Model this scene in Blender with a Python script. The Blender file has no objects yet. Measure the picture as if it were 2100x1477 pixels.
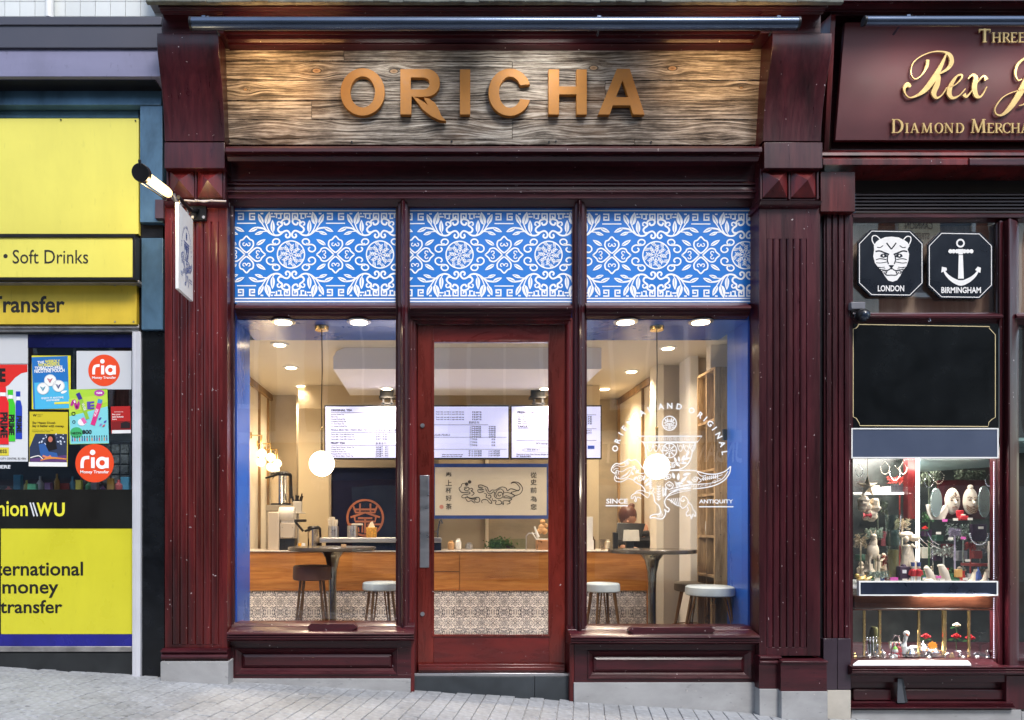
import bpy, bmesh, math, random
from math import sin, cos, pi, radians
from mathutils import Vector, Matrix
from mathutils.geometry import tessellate_polygon
random.seed(7)
R = random.Random(11)
SC = bpy.context.scene
COL = SC.collection
# ---------------------------------------------------------------- camera, sky, sun
S, F = 275.0, 1500.0            # px per metre on the shop front, focal length in px of the 2100 px wide photo
D = F / S                       # camera to shop front
CZ = 1.3                        # camera height (m)
VX, VY = 890.0, 1080.0
cam = bpy.data.cameras.new('camera'); camo = bpy.data.objects.new('camera', cam); COL.objects.link(camo)
camo.location = (0, -D, CZ); camo.rotation_euler = (pi/2, 0, 0)
cam.sensor_width = 36; cam.lens = 36 * F / 2100
cam.shift_x = (1050 - VX) / 2100; cam.shift_y = (VY - 738.5) / 2100
cam.clip_start = .05; cam.clip_end = 400
SC.camera = camo
W = bpy.data.worlds.new('World'); SC.world = W; W.use_nodes = True
wn = W.node_tree.nodes; wl = W.node_tree.links
sky = wn.new('ShaderNodeTexSky'); sky.sky_type = 'NISHITA'; sky.sun_disc = False
SUN_EL, SUN_AZ = radians(52), radians(158)      # azimuth from +Y clockwise: behind the camera, a little right
sky.sun_elevation = SUN_EL; sky.sun_rotation = SUN_AZ
sky.air_density = 1.4; sky.dust_density = 1.6; sky.ozone_density = 2.0
bg = wn['Background']; bg.inputs[1].default_value = .14
wl.new(sky.outputs[0], bg.inputs[0])
sl = bpy.data.lights.new('sun', 'SUN'); sl.energy = 1.6; sl.angle = radians(16); sl.color = (1, .965, .93)
so = bpy.data.objects.new('sun', sl); COL.objects.link(so)
sd = Vector((sin(SUN_AZ) * cos(SUN_EL), cos(SUN_AZ) * cos(SUN_EL), sin(SUN_EL)))
so.rotation_euler = sd.to_track_quat('Z', 'Y').to_euler()
vs = SC.view_settings; vs.view_transform = 'Standard'; vs.look = 'None'; vs.gamma = 1; vs.use_curve_mapping = False
vs.exposure = 1.0
SC.cycles.use_denoising = True
SC.cycles.max_bounces = 8; SC.cycles.transparent_max_bounces = 16; SC.cycles.sample_clamp_indirect = 6
SC.cycles.caustics_reflective = False; SC.cycles.caustics_refractive = False

# ---------------------------------------------------------------- helpers
def X(px, y=0.): return (px - VX) / F * (D + y)
def Z(py, y=0.): return CZ + (VY - py) / F * (D + y)
def P(px, py, y=0.): return Vector((X(px, y), y, Z(py, y)))
def plane(a, b=0.):
    """map from photo px to a (possibly canted) plane y = a + b*(z-CZ)"""
    def m(px, py, off=0.):
        dz = VY - py
        t = (a + D) / (F - b * dz)
        return Vector((t * (px - VX), t * F - D - off, CZ + t * dz))
    return m
def zm(ox, oy, sc, base):
    return lambda u, v, off=0.: base(ox + u / sc, oy + v / sc, off)

class MB:
    def __init__(s): s.v = []; s.f = []; s.m = []; s.mi = 0
    def add(s, vs_, fs):
        k = len(s.v); s.v += [tuple(a) for a in vs_]
        for f in fs: s.f.append([i + k for i in f]); s.m.append(s.mi)
        return s
    def hexa(s, c):
        return s.add(c, [(0,1,2,3),(7,6,5,4),(0,4,5,1),(1,5,6,2),(2,6,7,3),(3,7,4,0)])
    def box(s, x0, x1, y0, y1, z0, z1):
        return s.hexa([(x0,y0,z0),(x1,y0,z0),(x1,y0,z1),(x0,y0,z1),(x0,y1,z0),(x1,y1,z0),(x1,y1,z1),(x0,y1,z1)])
    def pb(s, px0, px1, py0, py1, y0, y1):
        """box whose front face (at y0) covers the px rectangle"""
        return s.box(X(px0,y0), X(px1,y0), y0, y1, Z(py1,y0), Z(py0,y0))
    def ext(s, prof, f0, f1, closed=True, caps=True):
        n = len(prof); a = [f0(*p) for p in prof]; b = [f1(*p) for p in prof]
        fs = [(i, (i+1) % n, n + (i+1) % n, n + i) for i in range(n if closed else n-1)]
        if caps and closed: fs += [list(range(n))[::-1], list(range(n, 2*n))]
        return s.add(a + b, fs)
    def hm(s, px0, px1, prof, yb=.15):
        """horizontal moulding: prof of (py, y) from top to bottom, ends square at depth of first point"""
        pr = [(y, Z(py, y)) for py, y in prof]
        pr = [(yb, pr[0][1])] + pr + [(yb, pr[-1][1])]
        ym = min(p[1] for p in prof)
        xa, xb = X(px0, ym), X(px1, ym)
        return s.ext(pr, lambda y, z: (xa, y, z), lambda y, z: (xb, y, z))
    def vm(s, py0, py1, prof, yb=.15):
        pr = [(X(px, y), y) for px, y in prof]
        pr = [(pr[0][0], yb)] + pr + [(pr[-1][0], yb)]
        ym = min(p[1] for p in prof)
        za, zb = Z(py1, ym), Z(py0, ym)
        return s.ext(pr, lambda x, y: (x, y, za), lambda x, y: (x, y, zb))
    def tube(s, pts, r, seg=8, caps=True):
        pts = [Vector(p) for p in pts]; n = len(pts)
        rs = r if isinstance(r, (list, tuple)) else [r] * n
        vs_ = []; up = Vector((0, 0, 1))
        for i, p in enumerate(pts):
            t = (pts[min(i+1, n-1)] - pts[max(i-1, 0)]).normalized()
            u = t.cross(up)
            if u.length < .1: u = t.cross(Vector((0, 1, 0)))
            u.normalize(); w = t.cross(u)
            for k in range(seg):
                a = 2*pi*k/seg; vs_.append(p + (u*cos(a) + w*sin(a)) * rs[i])
        fs = [(i*seg+k, i*seg+(k+1) % seg, (i+1)*seg+(k+1) % seg, (i+1)*seg+k) for i in range(n-1) for k in range(seg)]
        if caps: fs += [list(range(seg))[::-1], list(range((n-1)*seg, n*seg))]
        return s.add(vs_, fs)
    def lathe(s, c, prof, seg=20, sx=1., sy=1.):
        n = len(prof); vs_ = []
        for r, z in prof:
            for k in range(seg):
                a = 2*pi*k/seg; vs_.append((c[0]+r*cos(a)*sx, c[1]+r*sin(a)*sy, c[2]+z))
        fs = [(i*seg+k, i*seg+(k+1) % seg, (i+1)*seg+(k+1) % seg, (i+1)*seg+k) for i in range(n-1) for k in range(seg)]
        fs += [list(range(seg))[::-1], list(range((n-1)*seg, n*seg))]
        return s.add(vs_, fs)
    def sph(s, c, r, seg=16, rings=10, sc=(1,1,1), bump=0.):
        pr = []; vs_ = []
        for i in range(1, rings):
            a = pi*i/rings
            for k in range(seg):
                b = 2*pi*k/seg; q = r * (1 + (R.random()-.5)*bump)
                vs_.append((c[0]+q*sin(a)*cos(b)*sc[0], c[1]+q*sin(a)*sin(b)*sc[1], c[2]+q*cos(a)*sc[2]))
        t = len(vs_); vs_ += [(c[0], c[1], c[2]+r*sc[2]), (c[0], c[1], c[2]-r*sc[2])]
        fs = [(i*seg+k, i*seg+(k+1) % seg, (i+1)*seg+(k+1) % seg, (i+1)*seg+k) for i in range(rings-2) for k in range(seg)]
        fs += [(t, k, (k+1) % seg) for k in range(seg)] + [(t+1, (rings-2)*seg+(k+1) % seg, (rings-2)*seg+k) for k in range(seg)]
        return s.add(vs_, fs)

ORG = {}
def setp(o, **kw):
    for k, v in kw.items():
        if v is not None: o[k] = v
    return o
def thing(name, label, cat, loc=(0,0,0), group=None):
    o = bpy.data.objects.new(name, None); COL.objects.link(o); o.location = loc; o.empty_display_size = .1
    ORG[o] = Vector(loc)
    return setp(o, label=label, category=cat, group=group)
def mesh(name, mb, mats, org=Vector((0,0,0)), smooth=True, sharp=.6):
    me = bpy.data.meshes.new(name)
    me.from_pydata([(a[0]-org[0], a[1]-org[1], a[2]-org[2]) for a in mb.v], [], mb.f)
    for m in (mats if isinstance(mats, (list, tuple)) else [mats]): me.materials.append(m)
    me.polygons.foreach_set('material_index', mb.m)
    bm = bmesh.new(); bm.from_mesh(me); bmesh.ops.recalc_face_normals(bm, faces=bm.faces); bm.to_mesh(me); bm.free()
    if smooth:
        me.polygons.foreach_set('use_smooth', [True]*len(me.polygons)); me.set_sharp_from_angle(angle=sharp)
    me.update()
    return me
def obj(name, mb, mats, parent=None, bev=0, smooth=True, **kw):
    org = ORG[parent] if parent else Vector((0,0,0))
    o = bpy.data.objects.new(name, mesh(name, mb, mats, org, smooth)); COL.objects.link(o)
    if parent: o.parent = parent
    ORG[o] = org
    if bev:
        b = o.modifiers.new('bevel', 'BEVEL'); b.width = bev; b.segments = 2; b.limit_method = 'ANGLE'; b.angle_limit = radians(35)
    return setp(o, **kw)
def solo(name, mb, mats, label, cat, group=None, bev=0, smooth=True, **kw):
    """a thing that is one mesh, origin at its base"""
    xs = [a[0] for a in mb.v]; ys = [a[1] for a in mb.v]; zs = [a[2] for a in mb.v]
    org = Vector(((min(xs)+max(xs))/2, (min(ys)+max(ys))/2, min(zs)))
    o = bpy.data.objects.new(name, mesh(name, mb, mats, org, smooth)); COL.objects.link(o); o.location = org
    ORG[o] = org
    if bev:
        b = o.modifiers.new('bevel', 'BEVEL'); b.width = bev; b.segments = 2; b.limit_method = 'ANGLE'; b.angle_limit = radians(35)
    return setp(o, label=label, category=cat, group=group, **kw)
def dup(root, delta, label=None, rz=0., group=None):
    def rec(o, par):
        c = o.copy(); COL.objects.link(c); ORG[c] = ORG[o]
        if par: c.parent = par
        for ch in [q for q in ORG if q.parent == o]: rec(ch, c)
        return c
    c = rec(root, None); c.location = root.location + Vector(delta); c.rotation_euler[2] += rz
    ORG[c] = Vector(c.location)
    return setp(c, label=label, group=group)
def struct(name, mb, mats, **kw): return obj(name, mb, mats, kind='structure', **kw)

# ---------------------------------------------------------------- materials
def lin(h):
    h = h.lstrip('#'); c = [int(h[i:i+2], 16)/255 for i in (0, 2, 4)]
    return tuple(a/12.92 if a <= .04045 else ((a+.055)/1.055)**2.4 for a in c)
def NT(name):
    m = bpy.data.materials.new(name); m.use_nodes = True
    return m, m.node_tree.nodes, m.node_tree.links, m.node_tree.nodes['Principled BSDF']
MC = {}
def mapn(n, l, scale, obj_=True):
    tc = n.new('ShaderNodeTexCoord'); mp = n.new('ShaderNodeMapping'); mp.inputs['Scale'].default_value = scale
    l.new(tc.outputs['Object'], mp.inputs[0]); return mp
def noise(n, l, mp, scale, detail=4, rough=.6, dist=0.):
    t = n.new('ShaderNodeTexNoise'); t.inputs['Scale'].default_value = scale; t.inputs['Detail'].default_value = detail
    t.inputs['Roughness'].default_value = rough; t.inputs['Distortion'].default_value = dist
    l.new(mp.outputs[0], t.inputs['Vector']); return t
def ramp(n, l, src, stops):
    r = n.new('ShaderNodeValToRGB'); e = r.color_ramp.elements
    while len(e) < len(stops): e.new(.5)
    for a, (p, c) in zip(e, stops): a.position = p; a.color = (*c, 1) if len(c) == 3 else c
    l.new(src, r.inputs[0]); return r
def mix(n, l, a, b, fac=None, mode='MIX', f=.5):
    m = n.new('ShaderNodeMix'); m.data_type = 'RGBA'; m.blend_type = mode; m.inputs[0].default_value = f
    if fac is not None: l.new(fac, m.inputs[0])
    for s_, k in ((a, 6), (b, 7)):
        if isinstance(s_, tuple): m.inputs[k].default_value = (*s_, 1)
        else: l.new(s_, m.inputs[k])
    return m.outputs[2]
def bump(n, l, src, bs, strength, dist=.01):
    b = n.new('ShaderNodeBump'); b.inputs['Strength'].default_value = strength; b.inputs['Distance'].default_value = dist
    l.new(src, b.inputs['Height']); l.new(b.outputs[0], bs.inputs['Normal'])
def M(key, col=(.5,.5,.5), rough=.5, metal=0., var=.15, scale=6, stretch=(1,1,1), bmp=.1, emit=0., coat=0., fleck=0., rnd=0., ecol=None, spec=.5, stain=0., sst=(1,1,1)):
    if key in MC: return MC[key]
    m, n, l, b = NT(key)
    mp = mapn(n, l, stretch); t = noise(n, l, mp, scale, 5, .62, .3)
    lo = tuple(c*(1-var) for c in col); hi = tuple(min(1, c*(1+var)) for c in col)
    out = ramp(n, l, t.outputs['Fac'], [(.3, lo), (.7, hi)]).outputs[0]
    if rnd:
        oi = n.new('ShaderNodeObjectInfo'); mr = n.new('ShaderNodeMapRange'); mr.inputs[3].default_value = 1-rnd; mr.inputs[4].default_value = 1+rnd
        l.new(oi.outputs['Random'], mr.inputs[0]); vm_ = n.new('ShaderNodeVectorMath'); vm_.operation = 'SCALE'
        l.new(out, vm_.inputs[0]); l.new(mr.outputs[0], vm_.inputs['Scale']); out = vm_.outputs[0]
    if fleck:
        mp2 = mapn(n, l, (1,1,1)); t2 = noise(n, l, mp2, 38, 2, .5)
        out = mix(n, l, out, (.55,.5,.48), ramp(n, l, t2.outputs['Fac'], [(.745-fleck*.05, (0,0,0)), (.76-fleck*.05, (.8,.8,.8))]).outputs[0])
    if stain:
        ge = n.new('ShaderNodeNewGeometry'); mp3 = n.new('ShaderNodeMapping'); mp3.inputs['Scale'].default_value = sst; l.new(ge.outputs['Position'], mp3.inputs[0])
        t4 = noise(n, l, mp3, 1.7, 6, .68, .4); out = mix(n, l, out, ramp(n, l, t4.outputs['Fac'], [(.32, (1-stain, 1-stain*1.02, 1-stain*1.08)), (.56, (1,1,1))]).outputs[0], None, 'MULTIPLY', 1.)
        t5 = noise(n, l, mp3, 14, 2, .5); out = mix(n, l, out, ramp(n, l, t5.outputs['Fac'], [(.27, (1-stain*1.3,)*3), (.33, (1,1,1))]).outputs[0], None, 'MULTIPLY', 1.)
    l.new(out, b.inputs['Base Color'])
    rr = ramp(n, l, t.outputs['Fac'], [(.3, (rough*.8,)*3), (.7, (min(1, rough*1.2),)*3)]); l.new(rr.outputs[0], b.inputs['Roughness'])
    b.inputs['Metallic'].default_value = metal; b.inputs['Coat Weight'].default_value = coat; b.inputs['Coat Roughness'].default_value = .12; b.inputs['Specular IOR Level'].default_value = spec
    if bmp: bump(n, l, t.outputs['Fac'], b, bmp, .004)
    if emit:
        b.inputs['Emission Color'].default_value = (*(ecol or col), 1); b.inputs['Emission Strength'].default_value = emit
    MC[key] = m; return m
def C(h, rough=.45, emit=0.):
    key = 'print_' + h + ('' if not emit else '_lit')
    if key in MC: return MC[key]
    m, n, l, b = NT(key); b.inputs['Base Color'].default_value = (*lin(h), 1); b.inputs['Roughness'].default_value = rough
    if emit: b.inputs['Emission Color'].default_value = (*lin(h), 1); b.inputs['Emission Strength'].default_value = emit
    MC[key] = m; return m
def wood(key, c1, c2, stretch, scale=7, rough=.3, coat=.5, bmp=.12, fleck=0., big=.5, streak=None):
    """varnished timber: fine grain along the piece, slow blotches, chips"""
    if key in MC: return MC[key]
    m, n, l, b = NT(key)
    mp = mapn(n, l, stretch); t = noise(n, l, mp, scale, 8, .65, .8); t2 = noise(n, l, mp, scale*.22, 3, .5, .5)
    g = ramp(n, l, t.outputs['Fac'], [(.32, c1), (.68, c2)])
    g2 = ramp(n, l, t2.outputs['Fac'], [(.3, (1-big,)*3), (.7, (1+big*.5,)*3)])
    out = mix(n, l, g.outputs[0], g2.outputs[0], None, 'MULTIPLY', 1.)
    if fleck:
        mp2 = mapn(n, l, (1,1,1)); t3 = noise(n, l, mp2, 45, 1, .5)
        out = mix(n, l, out, (.5,.42,.42), ramp(n, l, t3.outputs['Fac'], [(.775-fleck*.04, (0,0,0)), (.79-fleck*.04, (.85,)*3)]).outputs[0])
    l.new(out, b.inputs['Base Color'])
    rr = ramp(n, l, t.outputs['Fac'], [(.3, (rough*.75,)*3), (.7, (rough*1.3,)*3)]); l.new(rr.outputs[0], b.inputs['Roughness'])
    b.inputs['Coat Weight'].default_value = coat; b.inputs['Coat Roughness'].default_value = .18; b.inputs['Specular IOR Level'].default_value = .3
    bump(n, l, t.outputs['Fac'], b, bmp, .003)
    MC[key] = m; return m
def glass(key, ior=1.6, tint=(1,1,1), rough=0.):
    if key in MC: return MC[key]
    m, n, l, b = NT(key); n.remove(b)
    tr = n.new('ShaderNodeBsdfTransparent'); tr.inputs[0].default_value = (*tint, 1)
    gl = n.new('ShaderNodeBsdfGlossy'); gl.inputs['Roughness'].default_value = rough
    r0 = ((ior-1)/(ior+1))**2*1.5
    lw_ = n.new('ShaderNodeLayerWeight'); lw_.inputs[0].default_value = .5
    pw = n.new('ShaderNodeMath'); pw.operation = 'POWER'; l.new(lw_.outputs['Facing'], pw.inputs[0]); pw.inputs[1].default_value = 5
    fr = n.new('ShaderNodeMath'); fr.operation = 'MULTIPLY_ADD'; l.new(pw.outputs[0], fr.inputs[0]); fr.inputs[1].default_value = 1-r0; fr.inputs[2].default_value = r0
    mx = n.new('ShaderNodeMixShader'); l.new(fr.outputs[0], mx.inputs[0]); l.new(tr.outputs[0], mx.inputs[1]); l.new(gl.outputs[0], mx.inputs[2])
    tcn = mapn(n, l, (1,1,1)); tn = noise(n, l, tcn, 1.3, 2); bp = n.new('ShaderNodeBump'); bp.inputs['Strength'].default_value = .08; bp.inputs['Distance'].default_value = .02
    l.new(tn.outputs['Fac'], bp.inputs['Height']); l.new(bp.outputs[0], gl.inputs['Normal'])
    l.new(mx.outputs[0], n['Material Output'].inputs[0]); MC[key] = m; return m

# ---------------------------------------------------------------- flat print and lettering
def smoothp(pts, closed=False, n=5):
    if len(pts) < 3: return [Vector(p) for p in pts]
    q = [Vector(p) for p in pts]; out = []; N = len(q)
    for i in range(N if closed else N-1):
        g = (lambda k: q[k % N]) if closed else (lambda k: q[max(0, min(N-1, k))])
        p0, p1, p2, p3 = g(i-1), g(i), g(i+1), g(i+2)
        for k in range(n):
            t = k/n
            out.append(.5*((2*p1) + (p2-p0)*t + (2*p0-5*p1+4*p2-p3)*t*t + (3*p1-p0-3*p2+p3)*t**3))
    if not closed: out.append(q[-1])
    return out
TX = {}
def text2d(s, bold=0.):
    k = (s, bold)
    if k in TX: return TX[k]
    c = bpy.data.curves.new('txt', 'FONT'); c.body = s; c.size = 1; c.offset = bold; c.resolution_u = 3
    o = bpy.data.objects.new('txt', c); COL.objects.link(o)
    dg = bpy.context.evaluated_depsgraph_get(); me = bpy.data.meshes.new_from_object(o.evaluated_get(dg))
    r = ([(v.co.x, v.co.y) for v in me.vertices], [tuple(p.vertices) for p in me.polygons])
    bpy.data.objects.remove(o); bpy.data.curves.remove(c); bpy.data.meshes.remove(me)
    TX[k] = r; return r
class Art:
    """print on a surface, in photo px; each colour a material, each stroke a hair above the last"""
    def __init__(s, mapf, off=.001): s.map = mapf; s.off = off; s.mb = MB(); s.mats = []; s.k = 0; s.lay = 0; s.tf = None
    def col(s, m):
        if isinstance(m, str): m = C(m)
        if m not in s.mats: s.mats.append(m)
        s.mb.mi = s.mats.index(m); return s
    def put(s, vs_, fs):
        s.k += 1; off = s.off + s.lay*.0008 + (s.k % 6)*.00012
        if s.tf: vs_ = [s.tf(v[0], v[1]) for v in vs_]
        s.mb.add([s.map(v[0], v[1], off) for v in vs_], fs); return s
    def poly(s, *loops):
        lp = [[Vector((p[0], p[1], 0)) for p in L] for L in loops]; flat = [v for L in lp for v in L]
        return s.put(flat, tessellate_polygon(lp))
    def rect(s, x0, x1, y0, y1, g=0):
        if x0 > x1: x0, x1 = x1, x0
        if y0 > y1: y0, y1 = y1, y0
        x0 -= g; x1 += g; y0 -= g; y1 += g
        return s.put([(x0,y0),(x1,y0),(x1,y1),(x0,y1)], [(0,1,2,3)])
    def ell(s, cx, cy, rx, ry=None, n=28):
        ry = ry or rx; return s.put([(cx+rx*cos(2*pi*i/n), cy+ry*sin(2*pi*i/n)) for i in range(n)], [list(range(n))])
    def rib(s, pts, w, closed=False, sm=True, n=4):
        q = smoothp(pts, closed, n) if sm else [Vector(p) for p in pts]; N = len(q)
        if isinstance(w, (list, tuple)):
            m = len(w); ws = []
            for i in range(N):
                t = i/(N-1)*(m-1); a = min(int(t), m-2); ws.append(w[a] + (w[a+1]-w[a])*(t-a))
        else: ws = [w]*N
        vs_ = []
        for i in range(N):
            a = q[(i-1) % N] if closed else q[max(0, i-1)]; b = q[(i+1) % N] if closed else q[min(N-1, i+1)]
            d = b-a
            if d.length < 1e-9: d = Vector((1, 0))
            d = d.normalized(); nn = Vector((-d.y, d.x))*ws[i]/2
            vs_ += [tuple(q[i]+nn), tuple(q[i]-nn)]
        return s.put(vs_, [(2*i, 2*i+1, (2*i+3) % (2*N), (2*i+2) % (2*N)) for i in range(N if closed else N-1)])
    def ring(s, cx, cy, r, w, n=36, ry=None):
        ry = ry or r
        return s.rib([(cx+r*cos(2*pi*i/n), cy+ry*sin(2*pi*i/n)) for i in range(n)], w, True, False)
    def spiral(s, cx, cy, r0, r1, a0, turns, w, n=18):
        return s.rib([(cx+(r0+(r1-r0)*i/n)*cos(a0+turns*2*pi*i/n), cy+(r0+(r1-r0)*i/n)*sin(a0+turns*2*pi*i/n)) for i in range(n+1)], w, False, False)
    def leaf(s, b, t, w, bend=0., gap=.0):
        b = Vector(b); t = Vector(t); d = t-b; nn = Vector((-d.y, d.x)).normalized()*w/2; L = []; Rr = []; mid = []
        for i in range(7):
            u = i/6; c = b + d*u + nn*2*bend*sin(pi*u); k = (sin(pi*u**.8)**.8) if 0 < u < 1 else 0
            L.append(c+nn*k); Rr.append(c-nn*k); mid.append(c)
        g = nn.normalized()*gap
        if gap:
            mm = mid[:5]
            s.poly([tuple(p) for p in L] + [tuple(mid[5])] + [tuple(p+g) for p in mm[::-1][:-1]])
            s.poly([tuple(p) for p in Rr] + [tuple(mid[5])] + [tuple(p-g) for p in mm[::-1][:-1]])
            return s
        return s.poly([tuple(p) for p in L] + [tuple(p) for p in Rr[::-1][1:-1]])
    def box_text(s, t, x0, x1, y0, y1, bold=0.):
        vs_, fs = text2d(t, bold); xs = [v[0] for v in vs_]; ys = [v[1] for v in vs_]
        a, b, c, d = min(xs), max(xs), min(ys), max(ys)
        return s.put([(x0+(v[0]-a)/(b-a)*(x1-x0), y1-(v[1]-c)/(d-c)*(y1-y0)) for v in vs_], fs)
    def text(s, t, x, y, h, bold=0., xs_=1., anchor=0.):
        """cap height h, baseline y"""
        vs_, fs = text2d(t, bold); k = h/.73; b = max(v[0] for v in vs_)*k*xs_
        return s.put([(x - b*anchor + v[0]*k*xs_, y - v[1]*k) for v in vs_], fs)
    def text_rot(s, t, cx, cy, h, ang, bold=0.):
        vs_, fs = text2d(t, bold); k = h/.73; w = max(v[0] for v in vs_)*k; ca, sa = cos(ang), sin(ang)
        return s.put([(cx+(v[0]*k-w/2)*ca-(-v[1]*k+h/2)*sa, cy+(v[0]*k-w/2)*sa+(-v[1]*k+h/2)*ca) for v in vs_], fs)
    def obj(s, name, parent=None, **kw): return obj(name, s.mb, s.mats, parent, smooth=False, **kw)
def extr(mb, loops, mapf, o1, o0):
    """raised shape: front at offset o1, back at o0"""
    lp = [[Vector((p[0], p[1], 0)) for p in L] for L in loops]; flat = [v for L in lp for v in L]; n = len(flat)
    fs = [tuple(f) for f in tessellate_polygon(lp)]; k = 0; sides = []
    for L in lp:
        m = len(L); sides += [(k+i, k+(i+1) % m, n+k+(i+1) % m, n+k+i) for i in range(m)]; k += m
    mb.add([mapf(v.x, v.y, o1) for v in flat] + [mapf(v.x, v.y, o0) for v in flat], fs + [tuple(i+n for i in f)[::-1] for f in fs] + sides)
    return mb
def arc(cx, cy, rx, ry, a0, a1, n=20): return [(cx+rx*cos(radians(a0+(a1-a0)*i/n)), cy-ry*sin(radians(a0+(a1-a0)*i/n))) for i in range(n+1)]

# ================================================================ materials of the place
WH = wood('mahogany_across', (.032,.006,.010), (.062,.008,.012), (1,6,9), 6, .34, .3, .06, .04)
WV = wood('mahogany_upright', (.072,.007,.008), (.130,.011,.011), (8,6,.7), 4, .34, .3, .06, .08, .75)
WVD = wood('dark_mahogany_upright', (.034,.005,.009), (.064,.008,.012), (8,6,.7), 4, .34, .3, .05, .06, .6)
WD = wood('door_mahogany', (.085,.009,.005), (.165,.016,.009), (4,4,.8), 3, .28, .5, .03, .05, .55)
WDH = wood('door_mahogany_rail', (.080,.007,.006), (.150,.012,.009), (.8,4,4), 3, .28, .5, .03, .05, .6)
STONE = M('grey_plinth_stone', (.33,.33,.335), .55, 0, .12, 3, (1,1,2.2), .12, fleck=.1, stain=.16, sst=(1.2,1,2.5))
SLATE = M('black_slate', (.030,.036,.042), .4, 0, .3, 5, (1,1,1), .08)
GLASS = glass('shop_glass', 1.52)
BLUE = M('blue_paint', (.012,.085,.42), .3, 0, .1, 2, (1,1,.3), .04)
STEEL = M('brushed_steel', (.50,.50,.52), .32, 1, .1, 5, (1,1,4), .02)
DSTEEL = M('dark_tube_metal', (.085,.11,.16), .22, .75, .15, 3, (.4,1,1), .02)
BRASS = M('brass', (.72,.5,.2), .25, 1, .12, 8)
BLACK = M('black_plastic', (.010,.010,.012), .35, 0, .2, 10, spec=.3)
WHITE = M('white_paint', (.78,.78,.76), .5, 0, .05, 4)
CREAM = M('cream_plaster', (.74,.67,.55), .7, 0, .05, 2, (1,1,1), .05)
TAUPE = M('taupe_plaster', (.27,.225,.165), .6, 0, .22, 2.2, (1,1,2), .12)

# ================================================================ pavement
def gz(x, y=0.): return CZ - 1.235 - .0605*x
ANG = math.atan(310/1500); uL = Vector((sin(ANG), cos(ANG))); uA = Vector((cos(ANG), -sin(ANG)))
PAV = M('pale_paving', (.32,.33,.345), .6, 0, .28, 26, (1,1,1), .35, rnd=.07, fleck=.25, stain=.28)
MORT = M('sandy_joint', (.52,.51,.50), .9, 0, .25, 30, (1,1,1), .3)
mb = MB(); mb.add([(-9,-4.4,gz(-9)-.012),(11,-4.4,gz(11)-.012),(11,.2,gz(11)-.012),(-9,.2,gz(-9)-.012)], [(0,1,2,3)])
pav = struct('pavement', mb, MORT)
bw, bl = .1075, .215
def brick_mesh(mbx, c, jitter=0.):
    g = .0028; cx, cy = c; h = jitter
    def pt(a, b, dz):
        p = Vector(c) + uA*a + uL*b; return (p.x, p.y, gz(p.x) + dz + h)
    A, B = bw/2-g, bl/2-g; e = .0035
    mbx.add([pt(-A,-B,-.012), pt(A,-B,-.012), pt(A,B,-.012), pt(-A,B,-.012), pt(-A,-B,-.003), pt(A,-B,-.003), pt(A,B,-.003), pt(-A,B,-.003),
             pt(-A+e,-B+e,0), pt(A-e,-B+e,0), pt(A-e,B-e,0), pt(-A+e,B-e,0)],
            [(0,1,5,4),(1,2,6,5),(2,3,7,6),(3,0,4,7),(4,5,9,8),(5,6,10,9),(6,7,11,10),(7,4,8,11),(8,9,10,11)])
cells = []
for i in range(-50, 60):
    for j in range(-45, 22):
        p = uA*(i*bw) + uL*((j + .5*(i % 2) + (.12*((i*7) % 3)))*bl)
        if not (-5.2 < p.x < 6.6 and -4.2 < p.y < .06): continue
        zc = p.y + D; px = VX + p.x/zc*F; py = VY + (CZ-gz(p.x))/zc*F if zc > .5 else 9999
        vis = -20 < px < 2120 and py < 1490
        cells.append((0 if vis else 1, zc, p))
cells.sort(key=lambda c: (c[0], c[1]))
bmesh_one = MB(); brick_mesh(bmesh_one, (0, 0)); proto_me = None; rest = MB(); cnt = 0
for c in cells:
    p = c[2]
    if c[0] == 0 and cnt < 300:
        if proto_me is None: proto_me = mesh('paving_brick', bmesh_one, PAV, Vector((0,0,gz(0))), False)
        o = bpy.data.objects.new('paving_brick', proto_me); COL.objects.link(o)
        o.location = (p.x, p.y, gz(p.x) + R.uniform(-.0015, .0015)); o.parent = pav; ORG[o] = Vector((0,0,0)); cnt += 1
    else: brick_mesh(rest, (p.x, p.y), R.uniform(-.0015, .0015))
obj('paving_bricks_beyond', rest, PAV, pav, 0, False, kind='stuff')
mb = MB(); mb.add([(-80,-90,gz(-80)-.02),(80,-90,gz(80)-.02),(80,40,gz(80)-.02),(-80,40,gz(-80)-.02)], [(0,1,2,3)])
struct('ground', mb, M('street_asphalt', (.09,.09,.092), .8, 0, .2, 20))

# ================================================================ tea shop front
TS = thing('tea_shop', 'middle shop front in dark mahogany with blue patterned panes above its windows', 'shop front', (.35, 0, gz(.35)))
mb = MB()
# cornice above the sign
cor = [(-20,-.44),(6,-.44),(9,-.40),(15,-.40),(17,-.37),(23,-.36),(26,-.33),(28,-.33),(30,-.29),(45,-.27),(64,-.26),(66,-.27),(71,-.27),(73,-.23),(80,-.20),(88,-.19),(91,-.20),(94,-.19)]
mb.hm(446, 1578, cor); obj('cornice', mb, WH, TS, .002)
for a, b in ((319, 447), (1577, 1704)):
    mb = MB(); mb.hm(a, b, [(-20,-.44),(6,-.44),(9,-.40),(15,-.40),(17,-.37),(23,-.36),(26,-.34),(28,-.34),(30,-.31),(68,-.31)])
    obj('cornice_return', mb, WH, TS, .002)
mb = MB()
for i in range(46):
    x = X(300+i*31, -.46); mb.box(x, x+.112, -.47-R.random()*.012, -.441, Z(8,-.46)+.002*R.random(), Z(-12,-.46)+R.random()*.015)
obj('lead_capping', mb, M('mossy_lead', (.13,.14,.12), .8, 0, .5, 14, (1,1,1), .6), TS, .006)
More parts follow.
